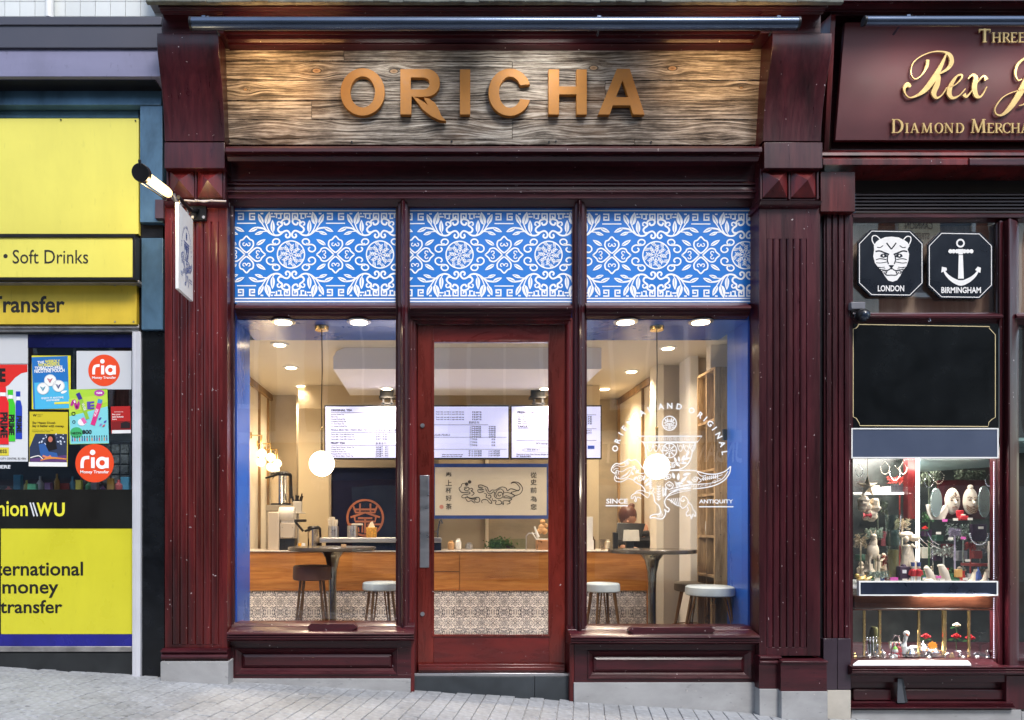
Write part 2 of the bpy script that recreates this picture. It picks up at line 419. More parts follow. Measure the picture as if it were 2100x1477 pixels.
# consoles: scrolled brackets either side of the sign
def console(x0, x1):
    c = MB(); pr = [(68,-.31),(85,-.312),(110,-.30),(140,-.27),(180,-.225),(225,-.19),(262,-.172),(290,-.165)]
    q = [(y, Z(py, y)) for py, y in pr]; q = [(.15, q[0][1])] + q + [(.15, q[-1][1])]
    c.ext(q, lambda y, z: (x0, y, z), lambda y, z: (x1, y, z)); o = obj('console', c, WVD, TS, .003)
    b = MB(); b.box(x0+.003, x1+.004, -.178, .15, Z(345,-.178), Z(292,-.178)); obj('console_block', b, WVD, TS, .003)
xL0, xL1 = X(338,-.16), X(461,-.16); xR0, xR1 = X(1564,-.16), X(1683,-.16)
console(xL0, xL1); console(xR0, xR1)
# capitals with pyramid studs
def capital(x0, x1, gap=.0):
    c = MB(); zb, zt = Z(410,-.12), Z(347,-.12)
    c.box(x0, x1, -.11, .15, zb, zt)
    w = (x1-x0-.045)/2; k = .015
    fr = [(x0, x0+k), (x0+k+w, x0+2*k+w), (x0+2*k+2*w, x1)]
    for a, b in fr: c.box(a+.0005, b-.0005, -.128, -.11, zb+.001, zt-.001)
    h = obj('capital', c, WVD, TS, .002)
    for a in (x0+k, x0+2*k+w):
        p = MB(); m = .006; z0, z1 = zb+.016, zt-.012; xm, zc = a+w/2, (z0+z1)/2
        p.add([(a+m,-.112,z0),(a+w-m,-.112,z0),(a+w-m,-.112,z1),(a+m,-.112,z1),(a+m,-.122,z0),(a+w-m,-.122,z0),(a+w-m,-.122,z1),(a+m,-.122,z1),(xm,-.185,zc)],
              [(0,1,5,4),(1,2,6,5),(2,3,7,6),(3,0,4,7),(4,5,8),(5,6,8),(6,7,8),(7,4,8)])
        obj('pyramid_stud', p, WV, h, 0, False)
    l = MB(); l.ext([(.15,Z(411,-.15)),(-.14,Z(411,-.15)),(-.155,Z(413,-.15)),(-.14,Z(417,-.15)),(-.11,Z(421,-.15)),(.15,Z(421,-.15))], lambda y,z: (x0-.01,y,z), lambda y,z: (x1+.01,y,z))
    obj('necking_mould', l, WVD, h)
xl0, xl1 = X(342,-.12), X(462,-.12); xr0, xr1 = X(1558,-.12), X(1678,-.12)
capital(xl0, xl1); capital(xr0, xr1)
# pilasters
def pilaster(x0, x1, ztop, zbot, fl, ftop, fbot, mat, yf=-.10, nm='pilaster'):
    p = MB(); p.box(x0, x1, yf+.018, .15, zbot, ztop); p.box(fl[0]+.001, fl[1]-.001, yf+.0125, yf+.0175, fbot, ftop)
    p.box(x0, fl[0], yf, yf+.017, zbot, ztop-.001); p.box(fl[1], x1, yf, yf+.017, zbot, ztop-.001)
    if ftop < ztop: p.box(fl[0]+.0005, fl[1]-.0005, yf, yf+.017, ftop, ztop-.001)
    p.box(fl[0]+.0005, fl[1]-.0005, yf, yf+.017, zbot, fbot)
    o = obj(nm, p, mat, TS, .0015); n = fl[2]; w = (fl[1]-fl[0])/n
    for i in range(n):
        a = fl[0] + i*w; b = a+w; q = MB()
        q.ext([(a+.001, yf+.012), (a+.004, yf+.003), (a+w*.25, yf-.003), (b-w*.2, yf-.003), (b-.004, yf+.003), (b-.001, yf+.012)], lambda x,y: (x,y,fbot+.001), lambda x,y: (x,y,ftop-.001))
        obj('reed', q, mat, o, 0, True)
    return o
pilaster(X(338,-.10), X(466,-.10), Z(421,-.1), Z(1330,-.1), (X(353,-.1), X(449,-.1), 6), Z(455,-.1), Z(1322,-.1), WV)
pilaster(X(1557,-.10), X(1682,-.10), Z(421,-.1), Z(1345,-.1), (X(1572,-.1), X(1655,-.1), 6), Z(490,-.1), Z(1328,-.1), WVD)
# pilaster bases
b = MB(); xa, xb = X(331,-.15), X(467,-.15)
b.ext([(.1,Z(1330,-.12)),(-.13,Z(1330,-.12)),(-.165,Z(1334,-.15)),(-.165,Z(1337,-.15)),(-.145,Z(1341,-.15)),(-.16,Z(1346,-.15)),(-.16,Z(1350,-.15)),(-.14,Z(1353,-.15)),(-.14,Z(1357,-.15)),(.1,Z(1357,-.15))], lambda y,z:(xa,y,z), lambda y,z:(xb,y,z))
obj('pilaster_base', b, WH, TS)
b = MB(); b.box(X(329,-.17), X(468,-.17), -.17, .1, gz(X(468,-.17))-.03, Z(1357,-.17)-.001); obj('plinth', b, STONE, TS, .003)
for (a, c, yt, ys, yd) in ((1557,1602,1345,1413,1362), (1602,1697,1354,1418,1359)):
    yy = -.125 if a == 1557 else -.17
    b = MB(); xa, xb = X(a, yy)+.001, X(c, yy)
    b.ext([(.1,Z(yt,yy)),(yy+.03,Z(yt,yy)),(yy-.012,Z(yt+2,yy)),(yy-.012,Z(yt+5,yy)),(yy+.008,Z(yt+8,yy))] + ([(yy-.008,Z(yt+12,yy)),(yy-.008,Z(yt+15,yy)),(yy+.006,Z(yt+18,yy))] if a == 1557 else []) + [(yy+.006,Z(ys,yy)),(.1,Z(ys,yy))], lambda y,z:(xa,y,z), lambda y,z:(xb,y,z))
    obj('pilaster_base', b, WH, TS, .002)
    b = MB(); b.box(xa, xb, yy-.004, .1, gz(xb)-.03, Z(ys,yy)-.001); obj('plinth', b, STONE, TS, .003)
b = MB(); b.box(X(1682,-.06), X(1695,-.06), -.03, .2, gz(2.9), Z(300,0)); obj('joint_strip', b, BLACK, TS)
# mouldings under the sign and deep head
b = MB(); b.hm(462, 1563, [(300,-.05),(301,-.20),(304,-.215),(311,-.215),(314,-.19),(318,-.175),(320,-.185),(322,-.17),(329,-.155),(331,-.15),(333,-.09)]); obj('sign_sill_mould', b, WH, TS, .001)
b = MB(); b.hm(464, 1556, [(333,-.03),(366,-.02),(372,-.02),(376,-.045),(379,-.045),(381,-.03),(389,-.035),(391,-.06),(394,-.06),(396,-.05),(402,-.045),(407,-.045),(408,-.02),(414,0.),(424,.02)]); obj('window_head', b, WH, TS, .001)
# frames and mullions (continuous posts)
MUL = lambda a, c, y0, y1: (lambda w: [(a,.03),(a+.12*w,.03),(a+.16*w,.0),(a+.34*w,-.01),(a+.40*w,-.035),(a+.50*w,-.05),(a+.60*w,-.035),(a+.66*w,-.01),(a+.84*w,.0),(a+.88*w,.03),(c,.03)])(c-a)
for a, c in ((811.5,840.5), (1174,1203.5)):
    b = MB(); b.vm(410, 1302, MUL(a, c, 0, 0)); obj('mullion', b, WVD, TS, .001)
b = MB(); b.vm(410, 1284, [(462,-.05),(466,-.05),(468,-.02),(472,-.015),(474,.01),(479,.015),(481,.03),(482,.05)]); obj('jamb', b, WVD, TS, .001)
b = MB(); b.vm(410, 1290, [(1540,.05),(1541,.03),(1543,.015),(1548,.01),(1550,-.015),(1554,-.02),(1556,-.05),(1560,-.05)]); obj('jamb', b, WVD, TS, .001)
for a, c in ((481,812), (840,1174), (1203,1541)):
    b = MB(); b.hm(a, c, [(621,.045),(622,.03),(625,.0),(627,-.03),(631,-.04),(634,-.035),(636,-.015),(641,-.01),(643,0.),(648,.005),(650,.02),(652.5,.03)], .12); obj('transom_rail', b, WH, TS, .001)
# upper panes with blue printed film
def tile_art(A, cx, cy, k, ks=1.06, plain=False):
    """one repeat of the blue pattern, cx cy centre of the round medallion, k px per traced unit; drawn once per quadrant"""
    key = [((12,-435),(130,-435),6)]
    for sx in (1, -1):
        for sy in (1, -1):
            T_ = lambda u, v, sx=sx, sy=sy: (cx + u*sx*k, cy + v*sy*k)
            A.tf = T_; w = 15*ks
            A.rib([(162,-120),(185,-115),(198,-138),(178,-165),(140,-165),(122,-140),(140,-112),(180,-105),(225,-108),(258,-85),(260,-50),(232,-30),(200,-38),(188,-62),(205,-78)], w, n=3)
            A.leaf((375,-102),(272,-165), 42, 0, 3); 
            A.rib([(478,-20),(440,-50),(405,-98),(412,-148),(440,-160),(460,-182),(479,-200)], w, n=3)
            A.rib([(479,-120),(466,-96),(444,-98),(442,-120),(458,-126)], 10*ks, n=3)
            A.rib([(460,0),(425,-35),(375,-72),(330,-64),(318,-40),(295,-18),(274,0)], w, n=3)
            A.rib([(350,0),(372,-15),(368,-38),(346,-38),(340,-24)], 10*ks, n=3)
            A.rib([(76,-350),(62,-322),(30,-330),(16,-360),(34,-382),(72,-378),(98,-356),(96,-318),(126,-295),(140,-268),(122,-240),(95,-240)], 19*ks, n=3)
            A.rib([(46,-222),(58,-200),(42,-182),(16,-192),(12,-226),(40,-256),(82,-245),(120,-214),(165,-206),(215,-222),(262,-258),(305,-282),(370,-290)], 18*ks, n=3)
            A.rib([(106,-335),(118,-352),(142,-348),(146,-322),(130,-318)], 14*ks, n=3)
            A.rib([(215,-225),(245,-270),(268,-330)], 12*ks); A.rib([(262,-258),(310,-330),(325,-350)], 11*ks); A.rib([(250,-252),(320,-245),(340,-235)], 10*ks); A.rib([(180,-215),(205,-255)], 9*ks)
            A.leaf((268,-318),(232,-462), 66, -.04, 3); A.leaf((300,-330),(352,-440), 50, .05, 3); A.leaf((195,-235),(200,-375), 48, 0, 3); A.leaf((355,-292),(458,-245), 42, 0, 3); A.leaf((300,-245),(392,-215), 36, 0, 3)
            bxs = [(388,-446,450,-434),(438,-446,450,-372),(388,-384,450,-372),(388,-414,400,-376),(388,-414,424,-402)]
            for x0, y0, x1, y1 in bxs: A.rect(x0, x1, y0, y1, 1.8)
            for x0, y0, x1, y1 in [(300,-446,326,-434),(10,-446,22,-376),(10,-446,76,-434),(64,-434,76,-392),(36,-404,64,-392),(36,-418,48,-404),(90,-446,180,-434),(150,-434,162,-394),(104,-434,116,-384),(116,-396,140,-384),(174,-414,214,-402),(196,-446,216,-434)]: A.rect(x0, x1, y0, y1, 1.8)
            A.rect(376, 479, -342, -330)
            A.tf = None
    T_ = lambda u, v: (cx+u*k, cy+v*k); A.tf = T_
    A.ring(0, 0, 146, 13*ks, 40)
    for i in range(8):
        a = pi/4*i + .1; ca, sa = cos(a), sin(a); pt = lambda r, q: (r*ca - q*sa, r*sa + q*ca)
        A.rib([pt(8,0), pt(60,3), pt(112,0)], 7*ks)
        for r in (38, 62, 86):
            A.rib([pt(r,0), pt(r+16,14), pt(r+28,17)], 8*ks); A.rib([pt(r,0), pt(r+16,-14), pt(r+28,-17)], 8*ks)
        for q in (.28, .39, .5): A.rib([(142*cos(a+q), 142*sin(a+q)), (118*cos(a+q+.06), 118*sin(a+q+.06)), (96*cos(a+q+.17), 96*sin(a+q+.17))], [9*ks, 7*ks, 2])
    A.tf = None
def clip(mb, m, px0, px1, py0, py1, y):
    """cut print to its pane"""
    bm = bmesh.new(); vs_ = [bm.verts.new(v) for v in mb.v]; lay = bm.faces.layers.int.new('mi')
    for f, i in zip(mb.f, mb.m):
        try: q = bm.faces.new([vs_[j] for j in f]); q[lay] = i
        except ValueError: pass
    for co, no in (((X(px0,y),0,0),(-1,0,0)), ((X(px1,y),0,0),(1,0,0)), ((0,0,Z(py0,y)),(0,0,1)), ((0,0,Z(py1,y)),(0,0,-1))):
        bmesh.ops.bisect_plane(bm, geom=bm.verts[:]+bm.edges[:]+bm.faces[:], plane_co=co, plane_no=no, clear_outer=True)
    bm.verts.index_update(); mb.v = [tuple(v.co) for v in bm.verts]; mb.f = [[v.index for v in f.verts] for f in bm.faces]; mb.m = [f[lay] for f in bm.faces]; bm.free()
FILM = M('blue_window_film', (.008,.175,.60), .38, 0, .10, 1.2, (1,1,1), .02)
FWH = M('white_film_print', (.90,.91,.93), .4, 0, .03, 2)
for (a, c, m0, cyo) in ((481,812,596.8,0), (840,1174,942.5,.6), (1203,1541,1346,1.4)):
    g = MB(); g.pb(a-1, c+1, 423, 622.5, .052, .058); pane = obj('upper_pane', g, FILM, TS, 0, False)
    A = Art(plane(.0515), .0005).col(FWH)
    for j in (-1, 0, 1, 2):
        if a - 110 < m0 + j*182.5 < c + 110: tile_art(A, m0 + j*182.5, 522.2+cyo, 1/5.25)
    for q in (425.2, 431.0, 611.0, 617.2): A.rect(a, c, q, q+2.6)
    clip(A.mb, None, a, c, 424.5, 621, .051); A.obj('film_print', pane)
# lower panes
for a, c, t, bt in ((481,811.5,652,1276), (1204,1541,653,1283)):
    g = MB(); g.pb(a-1, c+1, t-1, bt+1, .05, .056); obj('window_pane', g, GLASS, TS, 0, False)
# sills
def sill(a, c, y0, pa, pb_, nm='sill'):
    b = MB(); k = y0
    b.hm(a, c, [(k-7,.06),(k-6,.03),(k,-.0),(k+1,-.01),(k+2,-.012),(k+9,-.085),(k+14,-.125),(k+17,-.135),(k+19,-.135),(k+20,-.118),(k+21.5,-.118),(k+22,-.135),(k+24,-.135),(k+24.5,-.118),(k+26,-.118),(k+26.5,-.13),(k+28.5,-.13),(k+29,-.11),(k+31,-.10),(k+32,-.04)])
    o = obj(nm, b, WH, TS, .001)
    q = MB(); m = plane(-.06, .0)
    L = [(pa+8,k-5),(pb_-8,k-5),(pb_-5,k-3),(pb_,k+1),(pb_,k+3),(pb_-8,k+8),(pb_-10,k+9.5),(pa+10,k+9.5),(pa+8,k+8),(pa,k+3),(pa,k+1),(pa+5,k-3)]
    extr(q, [L], m, .035, -.03); w = obj('shutter_socket_cover', q, WH, o, .002)
    return o
sill(465, 849, 1283, 632, 733); sill(1171, 1559, 1290, 1287, 1463)
# stall risers with raised and fielded panels
def riser(a, c, t, bt, pa, pc, pt_, pb_, slab):
    b = MB(); f = -.035
    b.pb(a, c, t, pt_, f, .15); b.pb(a, c, pb_, bt, f, .15); b.pb(a, pa, pt_, pb_, f, .15); b.pb(pc, c, pt_, pb_, f, .15); b.pb(pa, pc, pt_, pb_, .0, .14)
    o = obj('stall_riser', b, WH, TS, .001)
    q = MB(); x0, x1, z0, z1 = X(pa,f), X(pc,f), Z(pb_,f), Z(pt_,f)
    def frame(i0, y0, i1, y1):
        A_ = [(x0+i0,y0,z0+i0),(x1-i0,y0,z0+i0),(x1-i0,y0,z1-i0),(x0+i0,y0,z1-i0)]; B_ = [(x0+i1,y1,z0+i1),(x1-i1,y1,z0+i1),(x1-i1,y1,z1-i1),(x0+i1,y1,z1-i1)]
        q.add(A_+B_, [(i, (i+1) % 4, 4+(i+1) % 4, 4+i) for i in range(4)])
    for s_ in ((0,f-.008,.006,f-.012), (.006,f-.012,.012,f-.004), (.012,f-.004,.020,f+.004), (.020,f+.004,.026,f+.012), (.026,f+.012,.045,f+.03), (.045,f+.03,.052,f+.022), (.052,f+.022,.07,f+.012)): frame(*s_)
    q.add([(x0+.07,f+.012,z0+.07),(x1-.07,f+.012,z0+.07),(x1-.07,f+.012,z1-.07),(x0+.07,f+.012,z1-.07)], [(0,1,2,3)])
    q.add([(x0,f,z0),(x1,f,z0),(x1,f,z1),(x0,f,z1),(x0,f-.008,z0),(x1,f-.008,z0),(x1,f-.008,z1),(x0,f-.008,z1)], [(0,1,5,4),(1,2,6,5),(2,3,7,6),(3,0,4,7)])
    obj('raised_panel', q, WH, o, 0, False)
    b = MB(); x0, x1 = X(a-1, f-.01), X(c-1, f-.01); b.box(x0, x1, f-.012, .1, gz(x1)-.03, Z(bt,f)-.002); obj('plinth_slab', b, slab, TS, .003)
riser(470, 843, 1314, 1391, 482, 816, 1329, 1384, STONE); riser(1178, 1557, 1321, 1399, 1205, 1541, 1334, 1393, STONE)
# door posts down to the pavement
for q in ((842, 850, 1302, 1426), (1168, 1177.5, 1306, 1440)): b = MB(); b.pb(*q, -.03, .15); obj('door_post_foot', b, WV, TS, .002)
# ---- door, set back
yd = .09
b = MB()
b.hm(841, 1173, [(652,.03),(656,.03),(658,.05),(664,.055),(666,.09)], .14)
b.vm(655, 1386, [(840,.03),(845,.03),(848,.045),(852,.05),(855,.07),(857,.10)]); b.vm(655, 1386, [(1158,.10),(1161,.07),(1164,.05),(1168,.045),(1172,.03),(1175,.03)])
obj('door_frame', b, WV, TS, .001)
DR = MB(); DR.mi = 0
DR.pb(857, 889, 667, 1380, yd, yd+.05); DR.pb(1126, 1159, 667, 1380, yd, yd+.05)
door = obj('door', DR, WD, TS, .002)
r = MB(); r.pb(889, 1126, 667, 701, yd, yd+.05); obj('top_rail', r, WDH, door, .002); r = MB(); r.pb(889, 1126, 1303, 1380, yd, yd+.05); obj('bottom_rail', r, WDH, door, .002)
r = MB(); r.pb(857.5, 1158.5, 1362, 1380, yd-.035, yd-.001); r.pb(857.5, 1158.5, 1368, 1376, yd-.045, yd-.036); obj('weather_bar', r, WDH, door, .006)
r = MB()
for q in ((886,890.5,697.5,1306),(1124.5,1129,697.5,1306)): r.pb(*q, yd-.008, yd-.0005)
for q in ((890.5,1124.5,697.5,701.5),(890.5,1124.5,1301.5,1306)): r.pb(*q, yd-.008, yd-.0005)
obj('glazing_bead', r, WD, door, .002)
r = MB(); r.pb(889, 1126.5, 700, 1304, yd+.02, yd+.026); obj('door_glass', r, GLASS, door, 0, False)
r = MB(); r.pb(861, 880, 975, 1164, yd-.006, yd-.0005); obj('push_plate', r, STEEL, door, .002)
for cy in (873, 1259):
    c = P(866.5, cy, yd); r = MB(); r.tube([(c.x, yd, c.z), (c.x, yd-.01, c.z)], .016, 16); r.box(c.x-.0035, c.x+.0035, yd-.0115, yd-.0101, c.z-.009, c.z+.006); obj('lock', r, STEEL, door)
b = MB(); b.pb(849, 1169, 1381, 1387, .035, .16); obj('threshold_strip', b, STEEL, TS, .002)
b = MB(); b.pb(848, 1096, 1388, 1450, .02, .2); b.pb(1097, 1168, 1388, 1450, .02, .2); obj('door_step', b, SLATE, TS, .002)
# solid wall behind the joinery
b = MB(); b.box(X(338,.1), X(478,.1), .151, .20, -.5, 5); b.box(X(1545,.1), X(1690,.1), .151, .20, -.5, 5); b.box(X(338,.1), X(1690,.1), .153, .19, Z(640,.15), 5)
b.box(X(478,.15), X(843,.15), .152, .19, -.5, Z(1290,.15)); b.box(X(1180,.15), X(1545,.15), .152, .19, -.5, Z(1297,.15)); obj('backing_wall', b, TAUPE, TS)
# upper wall
b = MB(); b.box(X(305,.1), X(1705,.1), .0, .3, Z(-14,0), 8.5); obj('upper_wall', b, M('buff_stone', (.42,.38,.33), .8, 0, .15, 4), TS)

# ================================================================ shop sign: weathered boards and bronze letters
SG = thing('shop_sign', 'weathered grey-brown board sign with raised bronze letters reading ORICHA', 'sign', (X(1010,-.1), -.1, Z(300,-.05)))
def signwood():
    m, n, l, b = NT('weathered_boards')
    oi = n.new('ShaderNodeObjectInfo'); tc = n.new('ShaderNodeTexCoord'); ad = n.new('ShaderNodeVectorMath'); ad.operation = 'MULTIPLY_ADD'
    cmb = n.new('ShaderNodeCombineXYZ')
    for i in range(3): l.new(oi.outputs['Random'], cmb.inputs[i])
    l.new(cmb.outputs[0], ad.inputs[0]); ad.inputs[1].default_value = (17,5,9); l.new(tc.outputs['Object'], ad.inputs[2])
    mp = n.new('ShaderNodeMapping'); mp.inputs['Scale'].default_value = (1,1,1); l.new(ad.outputs[0], mp.inputs[0])
    ge = n.new('ShaderNodeNewGeometry'); sep = n.new('ShaderNodeSeparateXYZ'); l.new(ge.outputs['Position'], sep.inputs[0])
    def mth(op, a, b=0., c=0.):
        q = n.new('ShaderNodeMath'); q.operation = op
        for k, v in enumerate((a, b, c)):
            if isinstance(v, (int, float)): q.inputs[k].default_value = v
            else: l.new(v, q.inputs[k])
        return q.outputs[0]
    zc = sep.outputs[2]; xc = sep.outputs[0]; zz = zc; knot = None
    for kx, ky, rad, core in ((650,148,.13,.020),(808,149,.12,.019),(1216,143,.12,.019),(1377,144,.13,.020),(503,184,.10,.009),(1520,180,.10,.008),(478,101,.06,.006),(970,101,.06,.006),(548,276,.26,0),(925,282,.24,0),(1110,282,.24,0),(1480,276,.25,0),(1050,225,.3,0),(720,232,.2,0)):
        c_ = P(kx, ky, -.1); cx_, cz_ = c_.x, c_.z
        dx = mth('MULTIPLY', mth('SUBTRACT', xc, cx_), .62); dz = mth('SUBTRACT', zc, cz_)
        d = mth('SQRT', mth('ADD', mth('MULTIPLY', dx, dx), mth('MULTIPLY', mth('MULTIPLY', dz, dz), 1.6)))
        mr = n.new('ShaderNodeMapRange'); mr.interpolation_type = 'SMOOTHERSTEP'; l.new(d, mr.inputs[0]); mr.inputs[1].default_value = 0; mr.inputs[2].default_value = rad; mr.inputs[3].default_value = .85 if core else .6; mr.inputs[4].default_value = 0
        zz = mth('SUBTRACT', zz, mth('MULTIPLY', mr.outputs[0], dz))
        if core:
            kd = mth('DIVIDE', d, core); knot = kd if knot is None else mth('MINIMUM', knot, kd)
    mpw = n.new('ShaderNodeMapping'); mpw.inputs['Scale'].default_value = (1,1,2.2); l.new(ge.outputs['Position'], mpw.inputs[0]); nz = noise(n, l, mpw, 1.8, 3, .55, .2)
    zz = mth('ADD', zz, mth('MULTIPLY', nz.outputs['Fac'], .045))
    cx = n.new('ShaderNodeCombineXYZ'); l.new(mth('ADD', mth('MULTIPLY', xc, .022), mth('MULTIPLY', oi.outputs['Random'], 7.)), cx.inputs[0]); l.new(zz, cx.inputs[2]); l.new(mth('MULTIPLY', oi.outputs['Random'], 3.), cx.inputs[1])
    g = n.new('ShaderNodeTexNoise'); g.inputs['Scale'].default_value = 95; g.inputs['Detail'].default_value = 8; g.inputs['Roughness'].default_value = .78; l.new(cx.outputs[0], g.inputs['Vector'])
    gr = ramp(n, l, g.outputs['Fac'], [(.37, (.012,.009,.007)), (.45, (.085,.065,.05)), (.51, (.29,.25,.205)), (.62, (.66,.62,.56))])
    big = noise(n, l, mpw, 1.3, 3, .5); col = mix(n, l, gr.outputs[0], (.30,.16,.07), ramp(n, l, big.outputs['Fac'], [(.5,(0,0,0)),(.75,(.35,)*3)]).outputs[0])
    big2 = noise(n, l, mpw, 4.5, 3, .6); col = mix(n, l, col, ramp(n, l, big2.outputs['Fac'], [(.34,(.45,.43,.42)),(.56,(1.0,1.0,1.0))]).outputs[0], None, 'MULTIPLY', 1.)
    kc = ramp(n, l, mth('MULTIPLY', knot, .25), [(.0, (.16,.075,.03)), (.10, (.28,.16,.08)), (.20, (.36,.24,.14)), (.25, (.03,.015,.008))])
    col = mix(n, l, col, kc.outputs[0], ramp(n, l, mth('MULTIPLY', knot, .25), [(.26,(1,1,1)),(.33,(0,0,0))]).outputs[0])
    fine = noise(n, l, mapn(n, l, (5,1,120)), 3, 3, .6)
    dk = ramp(n, l, fine.outputs['Fac'], [(.30,(.6,)*3),(.48,(1,)*3)]); col = mix(n, l, col, dk.outputs[0], None, 'MULTIPLY', .8)
    l.new(col, b.inputs['Base Color']); b.inputs['Roughness'].default_value = .7
    bump(n, l, g.outputs['Fac'], b, .4, .004); return m
SW = signwood(); SP = plane(-.125, 0); 
zt, zb = CZ+3.66, CZ+2.72
bS = -(.125-.03)/((VY-94)/S*.977 - (VY-300)/S); SP = plane(-.03 - bS*((VY-300)/S*1.), bS)
rows = [(95,128.5),(128.5,168),(168,209.5),(209.5,248),(248,288),(288,300)]; cuts = [[706],[1050],[1240],[640],[1050],[1300]]
for (t, bt), cs in zip(rows, cuts):
    xs = [450]+cs+[1580]
    for a, c in zip(xs, xs[1:]):
        b = MB(); e = .7
        # boards run behind the consoles; bottom row narrows with the cant
        extr(b, [[(a+e*.6,t+e),(c-e*.6,t+e),(c-e*.6,bt-e),(a+e*.6,bt-e)]], SP, .016+R.uniform(-.002,.003), 0); obj('board', b, SW, SG, .0015)
b = MB(); extr(b, [[(448,94),(1580,94),(1572,301),(454,301)]], SP, -.002, -.02); obj('backing_board', b, BLACK, SG)
for sx, sy in ((458,100),(707,99),(925,99),(1129,99),(1143,99),(1340,99),(1570,101),(471,292),(722,294),(926,293),(1125,294),(1139,293),(1334,294),(1555,294)):
    b = MB(); p = SP(sx, sy, .018); b.tube([p, p+Vector((0,-.004,0))], .0075, 8); obj('screw', b, BLACK, SG)
BRZ = M('bronze_letter', (.36,.150,.022), .6, .0, .08, 40, (1,1,1), .06)
LM = zm(640, 60, 2.9167, SP)
def letter(loops, extra=()):
    b = MB(); extr(b, loops, LM, .058, .024)
    for e in extra: extr(b, e, LM, .0585, .024)
    obj('letter', b, BRZ, SG, .0012)
letter([arc(307,403,131,140,0,354,59), arc(307,403,73,92,0,354,59)])
letter([[(530,268),(676,268)] + arc(685,349,80,82,88,-88,16) + [(640,434),(597,431),(595,537),(530,537)], [(592,318),(660,318)] + arc(668,353,36,35,85,-85,8) + [(592,388)]],
       [[[(602,430),(640,444),(668,462),(692,480),(668,436),(700,442),(735,468),(757,505),(770,540),(802,576),(765,572),(715,548),(665,510),(630,465)]]])
letter([[(883,270),(944,270),(944,537),(883,537)]])
letter([arc(1178,405,127,140,19.5,340.5,44) + arc(1180,405,66,92,335,26,30)])
letter([[(1407,270),(1470,270),(1470,370),(1573,370),(1573,270),(1634,270),(1634,537),(1573,537),(1573,418),(1470,418),(1470,537),(1407,537)]])
letter([[(1700,537),(1812,266),(1888,266),(1976,537),(1908,537),(1891,483),(1788,483),(1769,537)], [(1846,336),(1806,434),(1880,434)]])

# ================================================================ long picture lights over the signs
def picture_light(px0, px1, cy, r, label, hooks, lamps):
    y = -.52; c0, c1 = P(px0, cy, y), P(px1, cy, y)
    t = thing('picture_light', label, 'lamp', (c0+c1)/2, 'long tube lights over the fascia signs')
    b = MB(); b.tube([(c0.x+.015,y,c0.z),(c1.x-.015,y,c1.z)], r, 20); obj('tube', b, DSTEEL, t)
    for c in (c0, c1):
        b = MB(); b.tube([(c.x-.0,y,c.z),(c.x+(.016 if c is c0 else -.016),y,c.z)], r+.002, 20); obj('end_cap', b, BLACK, t, .002)
    for h in hooks:
        p = P(h, cy, y); b = MB(); b.tube([(p.x,y,p.z+r*.8),(p.x+.02,y+.02,p.z+r+.02),(p.x+.03,y+.08,p.z+r+.035),(p.x+.04,-.30,p.z+r+.03)], .008, 8); b.box(p.x-.012,p.x+.012,y-.01,y+.03,p.z+r-.004,p.z+r+.01); obj('bracket', b, DSTEEL, t)
    for px, col, pw in lamps:
        p = P(px, cy, y); b = MB(); b.box(p.x-.10, p.x+.10, y+r-.003, y+r+.003, p.z-.012, p.z-.004); obj('led_strip', b, C('#ffe9c0', .4, 6), t)
        ld = bpy.data.lights.new('strip_lamp', 'AREA'); ld.shape = 'RECTANGLE'; ld.size = .5; ld.size_y = .02; ld.energy = pw; ld.color = col; ld.spread = radians(130)
        lo = bpy.data.objects.new('strip_lamp', ld); COL.objects.link(lo); lo.location = (p.x, y+r+.006, p.z-r*.5); lo.parent = t; lo.location -= t.location
        lo.rotation_euler = (radians(58), 0, 0)
        if px < 1600 and col == WARM:
            l2 = bpy.data.lights.new('strip_lamp_up', 'AREA'); l2.shape = 'RECTANGLE'; l2.size = .7; l2.size_y = .02; l2.energy = pw*.5; l2.color = (1,.5,.18); u2 = bpy.data.objects.new('strip_lamp_up', l2); COL.objects.link(u2); u2.parent = t; u2.location = Vector((p.x+.1, y+r+.02, p.z+.01))-t.location; u2.rotation_euler = (radians(150), 0, 0)
    return t
WARM = (1,.58,.22); NEU = (1,.93,.84)
picture_light(390, 1638, 49, .040, 'long dark tube light over the wooden ORICHA sign', (418,1228,1596), ((545,WARM,1.7),(790,NEU,.8),(1120,NEU,1.3),(1500,WARM,1.2)))
picture_light(1770, 2420, 44, .030, 'dark tube light over the maroon jeweller sign at the right edge', (1862,2300), ((1950,NEU,.5),(2200,NEU,.5)))

# ================================================================ projecting sign and its lamp
PS = thing('projecting_sign', 'white hanging board sign with a blue emblem on the left pilaster', 'hanging sign', (X(395,-.13), -.13, Z(620,-.13)))
xs = X(396,-.16); y0, y1 = -.16, -.45; zt, zb = Z(452,-.16), Z(619,-.16)
xn = X(366.5, y1)
b = MB()
b.add([(xn,y1,Z(415,y1)),(xs,y0,Z(415,y1)),(xs,y0,Z(592,y1)),(xn,y1,Z(592,y1)),(xn-.024,y1+.001,Z(415,y1)),(xs-.024,y0,Z(415,y1)),(xs-.024,y0,Z(592,y1)),(xn-.024,y1+.001,Z(592,y1))],
      [(0,1,2,3),(7,6,5,4),(0,4,5,1),(1,5,6,2),(2,6,7,3),(3,7,4,0)])
obj('board', b, WHITE, PS, .002)
zt, zb = Z(415,y1), Z(592,y1)
def sf(u, v, off=0.): return Vector((xn+(xs-xn)*u + off, y1+(y0-y1)*u, zt+(zb-zt)*v))
